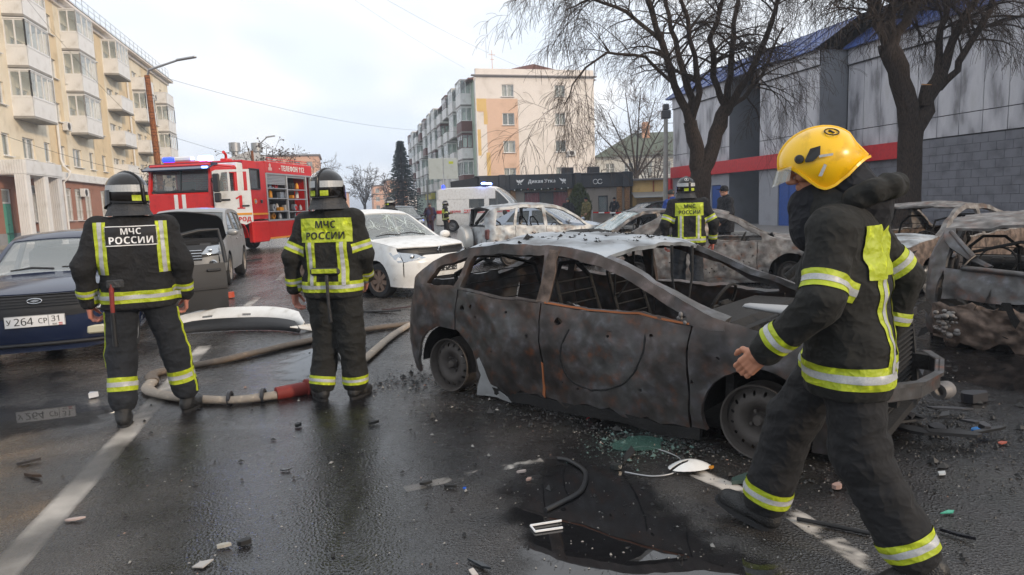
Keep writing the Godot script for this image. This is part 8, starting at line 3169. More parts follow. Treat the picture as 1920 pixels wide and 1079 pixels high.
func helmet(o: Node3D, at: Transform3D, m: Material, yellow := false, digit := true) -> void:

	var h := thing_part(o, "helmet", at)
	var rim := func(a: float) -> float:
		var c := cos(a)
		if yellow:
			return (0.03 if c > 0.85 else lerpf(-0.095, 0.03, smoothstep(0.1, 0.85, c))) if c > 0.0 else lerpf(-0.095, -0.030, smoothstep(0.0, 0.95, -c))
		return lerpf(-0.055, -0.012, clampf(c, 0.0, 1.0)) if c > 0.0 else lerpf(-0.055, -0.062, -c)
	var R := Vector3(0.128, 0.128, 0.150) if not yellow else Vector3(0.122, 0.118, 0.148)
	var s := Shape.new()
	var g := func(a: float, v: float, off: float) -> Vector3:
		var y0: float = rim.call(a)
		var th := v * PI / 2.0
		var p := Vector3(sin(a) * sin(th) * R.x, cos(th) * R.y + 0.03, -cos(a) * sin(th) * R.z + 0.012)
		if v > 0.75:
			p.y = lerpf(p.y, y0, smoothstep(0.75, 1.0, v))
			if yellow and cos(a) < -0.3:
				p += Vector3(0, 0, 0.03) * smoothstep(0.8, 1.0, v) * -cos(a)
		return p * (1.0 + off)
	var seg := 48
	var rows := 16
	for i in seg:
		for j in rows:
			var a0 := TAU * i / seg
			var a1 := TAU * (i + 1) / seg
			var v0 := float(j) / rows
			var v1 := float(j + 1) / rows
			var P: Array[Vector3] = [g.call(a0, v0, 0.0), g.call(a1, v0, 0.0), g.call(a1, v1, 0.0), g.call(a0, v1, 0.0)]
			var c := Vector3(0, 0.01, 0.012)
			var n: Array[Vector3] = []
			for p in P:
				n.append(((p - c) / (R * R)).normalized())
			s.tri(P[0], P[1], P[2], n[0], n[1], n[2])
			s.tri(P[0], P[2], P[3], n[0], n[2], n[3])
	for i in seg:
		s.beam(g.call(TAU * i / seg, 1.0, 0.0), g.call(TAU * (i + 1) / seg, 1.0, 0.0), 0.010, 0.010)
	h.mesh = s.mesh()
	h.material_override = m
	var ridge := Shape.new()
	var line := PackedVector3Array()
	var rad := PackedFloat32Array()
	for i in 17:
		var t := i / 16.0
		line.append(g.call(0.0, 0.95 * (1.0 - 2.0 * t), 0.005) if t < 0.5 else g.call(PI, 0.95 * (2.0 * t - 1.0), 0.005))
		rad.append(0.010 if not yellow else 0.006)
	ridge.tube(line, rad, 8, true, 0.8)
	part("crest_ridge", ridge, m, h)
	var vs := Shape.new()
	for i in 14:
		for j in 4:
			var P: Array[Vector3] = []
			for q in [[i, j], [i + 1, j], [i + 1, j + 1], [i, j + 1]]:
				var a: float = lerpf(-1.0, 1.0, q[0] / 14.0) * (0.85 if yellow else 1.45)
				var v: float = q[1] / 4.0
				P.append(Vector3(sin(a) * (0.132 + 0.004 * v), lerpf(0.03, (-0.012 - 0.015 * cos(a)) if yellow else (-0.060 - 0.048 * cos(a)), v), -cos(a) * (0.160 + (0.035 if yellow else 0.015) * v) + 0.012))
			vs.quad(P[0], P[1], P[2], P[3], P[0] * Vector3(1, 0, 1))
	part("visor", vs, mats.visor if yellow else m, h)
	if not yellow:
		var st := Shape.new()
		var lm := Shape.new()
		for i in 30:
			var a0 := lerpf(0.75, TAU - 0.75, i / 30.0)
			var a1 := lerpf(0.75, TAU - 0.75, (i + 0.98) / 30.0)
			if absf((a0 + a1) / 2 - PI) < 0.09:
				continue
			st.quad(g.call(a0, 0.79, 0.012), g.call(a1, 0.79, 0.012), g.call(a1, 0.855, 0.014), g.call(a0, 0.855, 0.014), g.call(a0, 0.78, 0.0))
			if absf((a0 + a1) / 2 - PI) < 0.62:
				lm.quad(g.call(a0, 0.885, 0.014), g.call(a1, 0.885, 0.014), g.call(a1, 0.95, 0.016), g.call(a0, 0.95, 0.016), g.call(a0, 0.9, 0.0))
		part("silver_stripe", st, mats.silver_tape, h)
		part("lime_marks", lm, mats.lime, h)
		var ne := Shape.new()
		var prof := [[-0.050, 0.122, 0.135], [-0.075, 0.120, 0.145], [-0.12, 0.135, 0.165], [-0.155, 0.150, 0.185]]
		for i in 24:
			for j in 3:
				var P: Array[Vector3] = []
				for q in [[i, j], [i + 1, j], [i + 1, j + 1], [i, j + 1]]:
					var a: float = lerpf(1.2, TAU - 1.2, q[0] / 24.0)
					var e: Array = prof[q[1]]
					P.append(Vector3(sin(a) * e[1] * (1.0 + 0.03 * sin(a * 7.0)), e[0], -cos(a) * e[2] * (1.0 + 0.03 * sin(a * 5.0))))
				ne.quad(P[0], P[1], P[2], P[3], P[0] * Vector3(1, 0, 1))
		part("neck_cape", ne, mats.leather, h)
		if digit:
			var c: Vector3 = g.call(PI + 0.34, 0.56, 0.012)
			var nn := (c / (R * R)).normalized()
			mark(h, Transform3D(Basis(Vector3.UP.cross(nn).normalized(), nn.cross(Vector3.UP.cross(nn).normalized()), nn), c), mats.badge_white, 0.030)
	else:
		var side := func(y: float, z: float) -> Vector3:
			var u := sqrt(maxf(0.05, 1.0 - pow((y - 0.03) / R.y, 2) - pow((z - 0.012) / R.z, 2))) if y > 0.03 else sqrt(maxf(0.05, 1.0 - pow((z - 0.012) / R.z, 2)))
			return Vector3(-R.x * u - 0.004, y, z)
		var kn := Shape.new()
		kn.xf = Transform3D(Basis(Vector3.BACK, PI / 2), side.call(0.045, -0.062))
		kn.lathe(PackedVector2Array([Vector2(0.0, 0.018), Vector2(0.015, 0.016), Vector2(0.018, 0.0)]), 14)
		part("visor_knob", kn, mats.black_plastic, h)
		for q in [["lamp_clip", [0.035, -0.045, 0.070, -0.015, 0.068, 0.022, 0.035, 0.010, 0.020, -0.020, 0.025, -0.045], "black_plastic"], ["pale_tab", [0.026, 0.004, 0.018, 0.052, 0.026, 0.056, 0.036, 0.006], "silver_tape"], ["pale_tab", [-0.045, -0.006, -0.010, 0.022, -0.002, 0.014, -0.040, -0.018], "silver_tape"]]:
			var t := Shape.new()
			var pl := PackedVector3Array()
			var e: Array = q[1]
			for i in range(0, e.size(), 2):
				pl.append(side.call(e[i], e[i + 1]) - Vector3(0.004, 0, 0))
			t.fan(pl, Vector3.LEFT)
			part(q[0], t, mats[q[2]], h)
		var c: Vector3 = g.call(-PI / 2.0 - 0.62, 0.56, 0.012)
		var nn := (c / (R * R)).normalized()
		mark(h, Transform3D(Basis(Vector3.UP.cross(nn).normalized(), nn.cross(Vector3.UP.cross(nn).normalized()), nn), c), mats.badge_black, 0.026)

func mark(h: Node3D, at: Transform3D, m: Material, r: float) -> void:
	var s := Shape.new()
	s.xf = at
	for i in 24:
		var a := TAU * i / 24
		var b := TAU * (i + 1) / 24
		s.beam(Vector3(cos(a) * r, sin(a) * r, -0.12 * r * 0.0), Vector3(cos(b) * r, sin(b) * r, 0), 0.004, 0.003, Vector3.BACK)
	s.beam(Vector3(0, -r * 0.5, 0.001), Vector3(0, r * 0.55, 0.001), r * 0.26, 0.003, Vector3.BACK)
	s.beam(Vector3(0, r * 0.5, 0.001), Vector3(-r * 0.35, r * 0.15, 0.001), r * 0.2, 0.003, Vector3.BACK)
	part("number_one", s, m, h)

# pose: hips, knees, ankles, shoulders, elbows, wrists (left, right), chest lean; kind: "fire" or "plain"
func person(label: String, at: Transform3D, P: Dictionary) -> Node3D:
	var o := thing("person", label, "person", at)
	var c: float = P.get("cell", 0.014)
	var sk: Color = P.get("skin", Color(0.42, 0.22, 0.15))
	var hipL: Vector3 = P.get("hip_l", Vector3(-0.11, 0.93, 0))
	var hipR: Vector3 = P.get("hip_r", Vector3(0.11, 0.93, 0))
	var kL: Vector3 = P.knee_l
	var kR: Vector3 = P.knee_r
	var aL: Vector3 = P.ankle_l
	var aR: Vector3 = P.ankle_r
	var ch: Vector3 = P.get("chest", Vector3(0, 1.32, 0.0))
	var sL: Vector3 = P.get("shoulder_l", ch + Vector3(-0.215, 0.13, 0))
	var sR: Vector3 = P.get("shoulder_r", ch + Vector3(0.215, 0.13, 0))
	var eL: Vector3 = P.elbow_l
	var eR: Vector3 = P.elbow_r
	var wL: Vector3 = P.wrist_l
	var wR: Vector3 = P.wrist_r
	var hd: Transform3D = P.head
	var b: float = P.get("bulk", 1.0)

	var s := Shape.new()
	var fl := Flesh.new()
	for q in [[hipL, kL, 0.075, 0.05], [kL, aL, 0.05, 0.04], [hipR, kR, 0.075, 0.05], [kR, aR, 0.05, 0.04], [(hipL + hipR) / 2, ch, 0.09, 0.08], [ch, hd.origin + Vector3(0, -0.16, 0.03), 0.07, 0.055], [ch + Vector3(0, 0.1, 0), sL, 0.06, 0.05], [ch + Vector3(0, 0.1, 0), sR, 0.06, 0.05], [sL, eL, 0.048, 0.038], [eL, wL, 0.036, 0.027], [sR, eR, 0.048, 0.038], [eR, wR, 0.036, 0.027]]:
		fl.bone(q[0], q[1], q[2], q[3])
	fl.build(maxf(0.024, c), 0.03)
	fl.add(s, sk)
	head_shape(s, hd, P.get("head_cell", 0.008), sk)
	var hc: float = P.get("hand_cell", 0.0045)
	var dL: Vector3 = P.get("hand_l", (wL - eL).normalized())
	var dR: Vector3 = P.get("hand_r", (wR - eR).normalized())
	hand(s, wL + dL * 0.03, dL, (Vector3(1, 0, 0) - dL * dL.x).normalized(), -1.0, P.get("curl", 0.9), hc, P.get("glove", sk))
	hand(s, wR + dR * 0.03, dR, (Vector3(-1, 0, 0) - dR * dR.x).normalized(), 1.0, P.get("curl", 0.9), hc, P.get("glove", sk))
	part("body", s, mats.skin_tone, o)

	var tr := Flesh.new()
	var w: float = P.get("leg", 1.0)
	var hem: float = P.get("hem", 0.06)
	for q in [[hipL, kL, aL, -1.0], [hipR, kR, aR, 1.0]]:
		tr.bone(q[0], q[1], 0.108 * w, 0.092 * w)
		tr.bone(q[1], q[2] + (q[1] - q[2]).normalized() * hem, 0.092 * w, 0.092 * w)
	tr.bone(hipL + Vector3(0, 0.04, 0.01), hipR + Vector3(0, 0.04, 0.01), 0.112 * b, 0.112 * b)
	tr.build(c, 0.05, P.get("fold", 0.012), 7.0, P.get("seed", 1), minf(aL.y, aR.y) - 0.02)
	s = Shape.new()
	tr.add(s, Color.WHITE)
	part("trousers", s, P.trousers, o)

	var ct := Flesh.new()
	var hc2 := (hipL + hipR) / 2
	var skirt: float = P.get("skirt", 0.80)
	ct.bone(hc2 + Vector3(-0.07, skirt - hc2.y + 0.04, 0), ch + Vector3(-0.09, -0.10, 0), 0.162 * b, 0.150 * b, Vector3(1, 1, 1.05))
	ct.bone(hc2 + Vector3(0.07, skirt - hc2.y + 0.04, 0), ch + Vector3(0.09, -0.10, 0), 0.162 * b, 0.150 * b, Vector3(1, 1, 1.05))
	ct.bone(ch + Vector3(-0.09, -0.1, 0), ch + Vector3(-0.10, 0.06, 0.01), 0.150 * b, 0.125 * b, Vector3(1, 1, 1.05))
	ct.bone(ch + Vector3(0.09, -0.1, 0), ch + Vector3(0.10, 0.06, 0.01), 0.150 * b, 0.125 * b, Vector3(1, 1, 1.05))
	ct.bone(hipL + Vector3(0, 0.02, 0), hipL.lerp(kL, 0.30), 0.132 * b, 0.126 * b)
	ct.bone(hipR + Vector3(0, 0.02, 0), hipR.lerp(kR, 0.30), 0.132 * b, 0.126 * b)
	ct.bone(sL, sR, 0.082 * b, 0.082 * b)
	ct.bone(ch + Vector3(0, 0.13, 0.01), hd.origin + Vector3(0, -0.15, 0.045), 0.10 * b, P.get("collar", 0.085))
	for q in [[sL, eL, wL], [sR, eR, wR]]:
		ct.bone(q[0], q[1], 0.080 * b, 0.069 * b)
		ct.bone(q[1], q[2], 0.069 * b, 0.060 * b)
	ct.build(c, 0.045, P.get("fold", 0.012), 6.0, P.get("seed", 1) + 5, skirt)
	s = Shape.new()
	ct.add(s, Color.WHITE)
	part("jacket", s, P.coat, o)
	o.set_meta("cloth", [ct, tr])
	if P.get("boots", true):
		boot(o, aL, P.get("toe_l", Vector3(-0.25, 0, -1)), P.get("pitch_l", 0.0))
		boot(o, aR, P.get("toe_r", Vector3(0.25, 0, -1)), P.get("pitch_r", 0.0))
	return o

func fire_marks(o: Node3D, P: Dictionary, style: String) -> void:
	var ct: Flesh = o.get_meta("cloth")[0]
	var tr: Flesh = o.get_meta("cloth")[1]
	var ch: Vector3 = P.get("chest", Vector3(0, 1.32, 0.0))
	var sk: float = P.get("skirt", 0.80)
	tape(o, ct, Vector3(0, sk, 0), Vector3(0, sk + 1.0, 0), 0.05, 0.135, 0.285, "waist_band")
	for q in [["l", P.elbow_l, P.wrist_l, ch + Vector3(-0.215, 0.13, 0)], ["r", P.elbow_r, P.wrist_r, ch + Vector3(0.215, 0.13, 0)]]:
		tape(o, ct, q[1], q[2], 0.62, 0.85, 0.115, "cuff_band")
		if style != "label":
			tape(o, ct, P.get("shoulder_" + q[0], q[3]), q[1], 0.62, 0.86, 0.13, "sleeve_band")
	for q in [[P.knee_l, P.ankle_l], [P.knee_r, P.ankle_r]]:
		if style == "label":
			tape(o, tr, q[0], q[1], 0.36, 0.60, 0.15, "leg_band")
		else:
			tape(o, tr, q[0], q[1], 0.74, 0.90, 0.15, "leg_band")
	var x := ch.x
	for g in [-1.0, 1.0]:
		var e: float = x + g * (0.195 if style == "label" else 0.125)
		var y1 := ch.y + (0.17 if style == "label" else -0.02)
		box_patch(o, ct, "back_stripe", mats.lime, e - 0.038, e + 0.038, sk + (0.26 if style == "label" else 0.10), y1, 0.004)
		box_patch(o, ct, "back_strip_silver", mats.silver_tape, e - 0.014, e + 0.014, sk + (0.26 if style == "label" else 0.10), y1, 0.006)
	if style == "label":
		box_patch(o, ct, "label_border", mats.badge_white, x - 0.165, x + 0.165, ch.y + 0.0, ch.y + 0.140, 0.004)
		box_patch(o, ct, "label", mats.badge_black, x - 0.159, x + 0.159, ch.y + 0.006, ch.y + 0.134, 0.006)
		back_words(o, ct, "МЧС", 0.044, Vector2(x, ch.y + 0.103), mats.badge_white, 0.010)
		back_words(o, ct, "РОССИИ", 0.050, Vector2(x, ch.y + 0.040), mats.badge_white, 0.010)
	else:
		box_patch(o, ct, "back_panel", mats.lime, x - 0.20, x + 0.20, ch.y - (0.04 if style == "panel" else 0.09), ch.y + (0.145 if style == "panel" else 0.11), 0.007)
		if style == "panel":
			back_words(o, ct, "МЧС", 0.055, Vector2(x, ch.y + 0.098), mats.badge_black, 0.012)
			back_words(o, ct, "РОССИИ", 0.055, Vector2(x, ch.y + 0.012), mats.badge_black, 0.012)

func make_people() -> void:
	var up := Basis()

	var P := {"knee_l": Vector3(-0.15, 0.50, -0.02), "ankle_l": Vector3(-0.17, 0.09, 0.06), "knee_r": Vector3(0.20, 0.50, -0.08), "ankle_r": Vector3(0.26, 0.09, -0.12), "elbow_l": Vector3(-0.325, 1.18, 0.05), "wrist_l": Vector3(-0.325, 0.93, -0.03), "elbow_r": Vector3(0.315, 1.18, 0.05), "wrist_r": Vector3(0.31, 0.94, -0.04), "head": Transform3D(Basis(Vector3.UP, 0.85), Vector3(-0.02, 1.69, -0.03)), "coat": mats.coat_black, "trousers": mats.trouser_navy, "skin": Color(0.50, 0.20, 0.15), "skirt": 0.86, "bulk": 0.96, "curl": 1.3, "seed": 3, "cell": 0.013, "leg": 1.05, "hem": 0.10, "toe_l": Vector3(-0.05, 0, -1), "toe_r": Vector3(0.5, 0, -1)}
	var o := person("fireman with dark label on his back and axe on belt, left foreground", Transform3D(Basis(Vector3.UP, 0.42), Vector3(-2.76, 0, -4.93)), P)
	fire_marks(o, P, "label")
	helmet(o, P.head, mats.helmet_black, false, false)
	var ax := Shape.new()
	ax.tube(PackedVector3Array([Vector3(-0.15, 0.86, 0.215), Vector3(-0.155, 0.62, 0.20)]), PackedFloat32Array([0.016, 0.018]), 8)
	var axe := thing("axe", "belt axe with brown handle and black grip hanging at the left fireman's hip", "axe", o.transform)
	part("grip", ax, mats.black_plastic, axe)
	ax = Shape.new()
	ax.tube(PackedVector3Array([Vector3(-0.145, 1.06, 0.195), Vector3(-0.15, 0.86, 0.215)]), PackedFloat32Array([0.017, 0.014]), 8)
	part("handle", ax, mats.hose_red, axe)
	ax = Shape.new()
	ax.box(Vector3(-0.12, 1.06, 0.20), Vector3(0.11, 0.06, 0.022), 0.008)
	part("blade_cover", ax, mats.leather, axe)
	for q in [[0.0, -1.0], [0.0, 1.0]]:
		var pip := Shape.new()
		var line := PackedVector3Array()
		var r := PackedFloat32Array()
		var tf: Flesh = o.get_meta("cloth")[1]
		for i in 16:
			var y := 0.84 - 0.045 * i
			var x := 0.45
			while x > 0.0 and tf.at(Vector3(q[1] * x, y, -0.02 - 0.04 * i / 15.0)) > 0.0:
				x -= 0.006
			if x < 0.1:
				break
			line.append(Vector3(q[1] * (x + 0.004), y, -0.02 - 0.04 * i / 15.0))
			r.append(0.010)
		pip.tube(line, r, 6)
		part("trouser_piping", pip, mats.lime, o)

	P = {"hip_l": Vector3(-0.11, 0.915, 0), "knee_l": Vector3(-0.10, 0.50, -0.06), "ankle_l": Vector3(-0.14, 0.09, 0.03), "knee_r": Vector3(0.12, 0.50, -0.02), "ankle_r": Vector3(0.13, 0.09, -0.03), "elbow_l": Vector3(-0.305, 1.17, 0.05), "wrist_l": Vector3(-0.33, 0.91, -0.02), "elbow_r": Vector3(0.275, 1.17, -0.02), "wrist_r": Vector3(0.22, 0.98, -0.18), "bulk": 0.93, "chest": Vector3(0.015, 1.32, 0.0), "shoulder_l": Vector3(-0.185, 1.44, 0.0), "shoulder_r": Vector3(0.205, 1.455, 0.0), "head": Transform3D(Basis(Vector3.UP, -0.15), Vector3(0, 1.69, -0.03)), "coat": mats.coat_olive, "trousers": mats.coat_olive, "skin": Color(0.45, 0.19, 0.14), "skirt": 0.84, "curl": 1.0, "seed": 8, "cell": 0.013, "leg": 1.12, "hem": 0.05, "toe_l": Vector3(-0.7, 0, -0.9)}
	o = person("fireman with lime panel on his back beside the white car, middle of the street", Transform3D(Basis(Vector3.UP, -0.10), Vector3(-1.43, 0, -5.33)), P)
	fire_marks(o, P, "panel")
	helmet(o, P.head, mats.helmet_black)
	var bt := Shape.new()
	var fl2: Flesh = o.get_meta("cloth")[0]
	var bx: float = fl2.back_z(0.0, 1.03)
	bt.box(Vector3(0.0, 1.055, bx + 0.02), Vector3(0.24, 0.06, 0.04), 0.02)
	var lt := part("belt_pouch", bt, mats.leather, o)
	var bl := Shape.new()
	bl.box(Vector3(0.0, 1.06, bx + 0.042), Vector3(0.20, 0.035, 0.006), 0.002)
	part("lime_flap", bl, mats.lime, lt)
	var sp := Shape.new()
	sp.tube(PackedVector3Array([Vector3(0.02, 1.03, bx + 0.045), Vector3(0.02, 0.80, bx + 0.04), Vector3(0.02, 0.66, bx + 0.02)]), PackedFloat32Array([0.014, 0.013, 0.016]), 8)
	part("belt_strap", sp, mats.leather, o)

	P = {"hip_l": Vector3(-0.11, 0.92, 0.02), "hip_r": Vector3(0.11, 0.92, -0.02), "knee_l": Vector3(-0.12, 0.51, 0.06), "ankle_l": Vector3(-0.11, 0.11, 0.27), "knee_r": Vector3(0.12, 0.54, -0.24), "ankle_r": Vector3(0.10, 0.10, -0.36), "chest": Vector3(0, 1.29, -0.03), "shoulder_l": Vector3(-0.215, 1.385, -0.04), "shoulder_r": Vector3(0.215, 1.40, -0.01), "elbow_l": Vector3(-0.34, 1.13, -0.05), "wrist_l": Vector3(-0.30, 0.93, -0.25), "elbow_r": Vector3(0.34, 1.16, 0.15), "wrist_r": Vector3(0.34, 0.93, 0.10), "head": Transform3D(Basis(Vector3.UP, 0.30) * Basis(Vector3.RIGHT, -0.30), Vector3(-0.02, 1.635, -0.14)), "coat": mats.coat_olive, "trousers": mats.coat_black, "skin": Color(0.45, 0.20, 0.12), "skirt": 0.74, "curl": 0.9, "seed": 14, "cell": 0.012, "head_cell": 0.004, "leg": 1.12, "hem": 0.06, "bulk": 1.04, "toe_l": Vector3(-0.1, 0, -1), "toe_r": Vector3(0.1, 0, -1), "pitch_l": -0.5, "pitch_r": 0.30, "fold": 0.014, "collar": 0.11}
	o = person("fireman in yellow helmet walking left past the burnt car, right foreground", Transform3D(Basis(Vector3.UP, 0.95), Vector3(1.36, 0, -2.66)), P)
	fire_marks(o, P, "plain")
	helmet(o, P.head, mats.helmet_yellow, true)
	var hood := Flesh.new()
	var hp: Vector3 = P.head.origin
	var hb: Basis = P.head.basis
	hood.bone(hp + hb * Vector3(0, -0.112, 0.03), hp + hb * Vector3(0, -0.138, -0.075), 0.088, 0.066)
	hood.bone(hp + hb * Vector3(0, -0.17, -0.04), hp + hb * Vector3(0, -0.24, -0.06), 0.11, 0.11)
	hood.bone(hp + hb * Vector3(0, -0.04, 0.07), Vector3(0, 1.46, 0.02), 0.09, 0.12)
	hood.build(0.010, 0.03, 0.008, 9.0, 5)
	var hs := Shape.new()
	hood.add(hs, Color.WHITE)
	part("balaclava", hs, mats.civil_dark, o)
	var roll := Flesh.new()
	for i in 7:
		var a := PI * i / 6.0
		var b2 := PI * (i + 1) / 6.0
		if i < 6:
			roll.bone(Vector3(cos(a) * 0.14, 1.50 + 0.05 * sin(a), 0.02 + sin(a) * 0.12), Vector3(cos(b2) * 0.14, 1.50 + 0.05 * sin(b2), 0.02 + sin(b2) * 0.12), 0.045, 0.045)
	roll.build(0.011, 0.02, 0.009, 10.0, 7)
	hs = Shape.new()
	roll.add(hs, Color.WHITE)
	part("rolled_hood", hs, mats.coat_olive, o)

	P = {"knee_l": Vector3(-0.12, 0.50, -0.10), "ankle_l": Vector3(-0.12, 0.09, -0.05), "knee_r": Vector3(0.12, 0.50, 0.0), "ankle_r": Vector3(0.13, 0.11, 0.20), "pitch_r": -0.5, "elbow_l": Vector3(-0.34, 1.17, 0.06), "wrist_l": Vector3(-0.33, 0.92, -0.04), "elbow_r": Vector3(0.36, 1.17, 0.03), "wrist_r": Vector3(0.36, 0.90, -0.05), "head": Transform3D(Basis(Vector3.UP, 0.25), Vector3(-0.03, 1.69, -0.05)), "coat": mats.coat_black, "trousers": mats.trouser_navy, "skin": Color(0.5, 0.14, 0.10), "skirt": 0.84, "seed": 22, "cell": 0.017, "hand_cell": 0.007, "head_cell": 0.012, "leg": 1.0}
	o = person("fireman with lime back panel walking away beyond the burnt hatchback", Transform3D(Basis(Vector3.UP, -0.12), Vector3(2.62, 0, -9.9)), P)
	fire_marks(o, P, "panel")
	helmet(o, P.head, mats.helmet_black)

	P = {"knee_l": Vector3(-0.10, 0.50, -0.03), "ankle_l": Vector3(-0.11, 0.09, 0.03), "knee_r": Vector3(0.10, 0.50, -0.03), "ankle_r": Vector3(0.12, 0.09, 0.0), "elbow_l": Vector3(-0.33, 1.18, -0.05), "wrist_l": Vector3(-0.2, 1.2, -0.28), "elbow_r": Vector3(0.33, 1.17, 0.03), "wrist_r": Vector3(0.30, 0.92, -0.05), "head": Transform3D(up, Vector3(0, 1.69, -0.03)), "coat": mats.coat_black, "trousers": mats.coat_black, "skirt": 0.84, "seed": 25, "cell": 0.028, "hand_cell": 0.010, "head_cell": 0.016}
	for q in [["far fireman standing behind the ambulance rear, turned to the right", -3.25, -34.2, -1.2], ["fireman whose helmet shows over the white car's roof", -3.45, -19.5, -0.6]]:
		o = person(q[0], Transform3D(Basis(Vector3.UP, q[3]), Vector3(q[1], 0, q[2])), P)
		fire_marks(o, P, "plain")
		helmet(o, P.head, mats.helmet_black, false, false)

	for q in [["man in dark jacket and flat cap standing before the shop recess", 5.05, -15.8, 1.7, "civil_dark", "civil_dark", "cap", 1.12], ["person in bright blue jacket behind the fourth fireman", 4.62, -19.2, 0.6, "coat_blue", "civil_dark", "hair", 1.0], ["man in dark coat by the cafe's red curtains", 3.25, -37.5, 2.9, "civil_dark", "civil_dark", "hair", 1.05], ["man in camouflage jacket and cap in front of the round conifer", 3.95, -34.6, 2.2, "camo", "camo", "cap", 1.0], ["slim figure in dark coat and hat by the cafe's beige wall", 7.0, -45.0, 2.6, "civil_dark", "civil_dark", "cap", 0.85], ["medic in dark blue and red behind the ambulance doors", -4.75, -40.4, 0.3, "medic", "medic", "hair", 0.95]]:
		P.coat = mats[q[4]]
		P.trousers = mats[q[5]]
		P.bulk = q[7]
		P.skirt = 0.72
		P.cell = 0.022 if q[2] > -20 else 0.03
		P.seed = int(q[1] * 10)
		P.wrist_l = Vector3(-0.26, 1.0, -0.2)
		o = person(q[0], Transform3D(Basis(Vector3.UP, q[3]), Vector3(q[1], 0, q[2])), P)
		var hr := Shape.new()
		hr.xf = P.head
		hr.lathe(PackedVector2Array([Vector2(0.0, 0.125), Vector2(0.05, 0.118), Vector2(0.085, 0.085), Vector2(0.100, 0.03), Vector2(0.098, -0.01)]), 20, 0.0, TAU)
		if q[6] == "cap":
			hr.box(Vector3(0, 0.035, -0.115), Vector3(0.14, 0.014, 0.09), 0.005)
		part("cap" if q[6] == "cap" else "hair", hr, mats.civil_dark if q[6] == "cap" else mats.leather, o)

# ================================================================== hoses and wreckage on the road
func lay(called: String, label: String, category: String, line: Array, r: float, m: Material, flatten := 0.6, wob := 0.02, group := "") -> Node3D:
	var p := PackedVector3Array()
	var rad := PackedFloat32Array()
	var nz := FastNoiseLite.new()
	nz.seed = int(line[0] * 100)
	var n := line.size() / 2
	var steps := 10
	for i in (n - 1) * steps + 1:
		var t := float(i) / steps
		var k := mini(int(t), n - 2)
		var q: Array[Vector2] = []
		for j in [-1, 0, 1, 2]:
			var e := clampi(k + j, 0, n - 1)
			q.append(Vector2(line[e * 2], line[e * 2 + 1]))
		var v := q[1].cubic_interpolate(q[2], q[0], q[3], t - k)
		p.append(Vector3(v.x, r * flatten + 0.006, v.y) + Vector3(nz.get_noise_1d(t * 60), 0, nz.get_noise_1d(t * 60 + 900)) * wob)
		rad.append(r * (1.0 + 0.10 * nz.get_noise_1d(t * 90 + 300)))
	var s := Shape.new()
	s.tube(p, rad, 12, true, flatten)
	var o := thing(called, label, category, Transform3D.IDENTITY, group)
	part("length", s, m, o)
	return o

func shard(seed_n: int, size: Vector3, n := 7) -> Shape:
	var rg := RandomNumberGenerator.new()
	rg.seed = seed_n
	var pl := PackedVector2Array()
	for i in n:
		var a := TAU * (i + rg.randf_range(-0.3, 0.3)) / n
		var k := rg.randf_range(0.65, 1.0)
		pl.append(Vector2(cos(a) * size.x * k, sin(a) * size.z * k))
	var s := Shape.new()
	s.xf = Transform3D(Basis(Vector3.RIGHT, -PI / 2), Vector3.ZERO)
	s.prism(pl, 0.0, size.y)
	return s

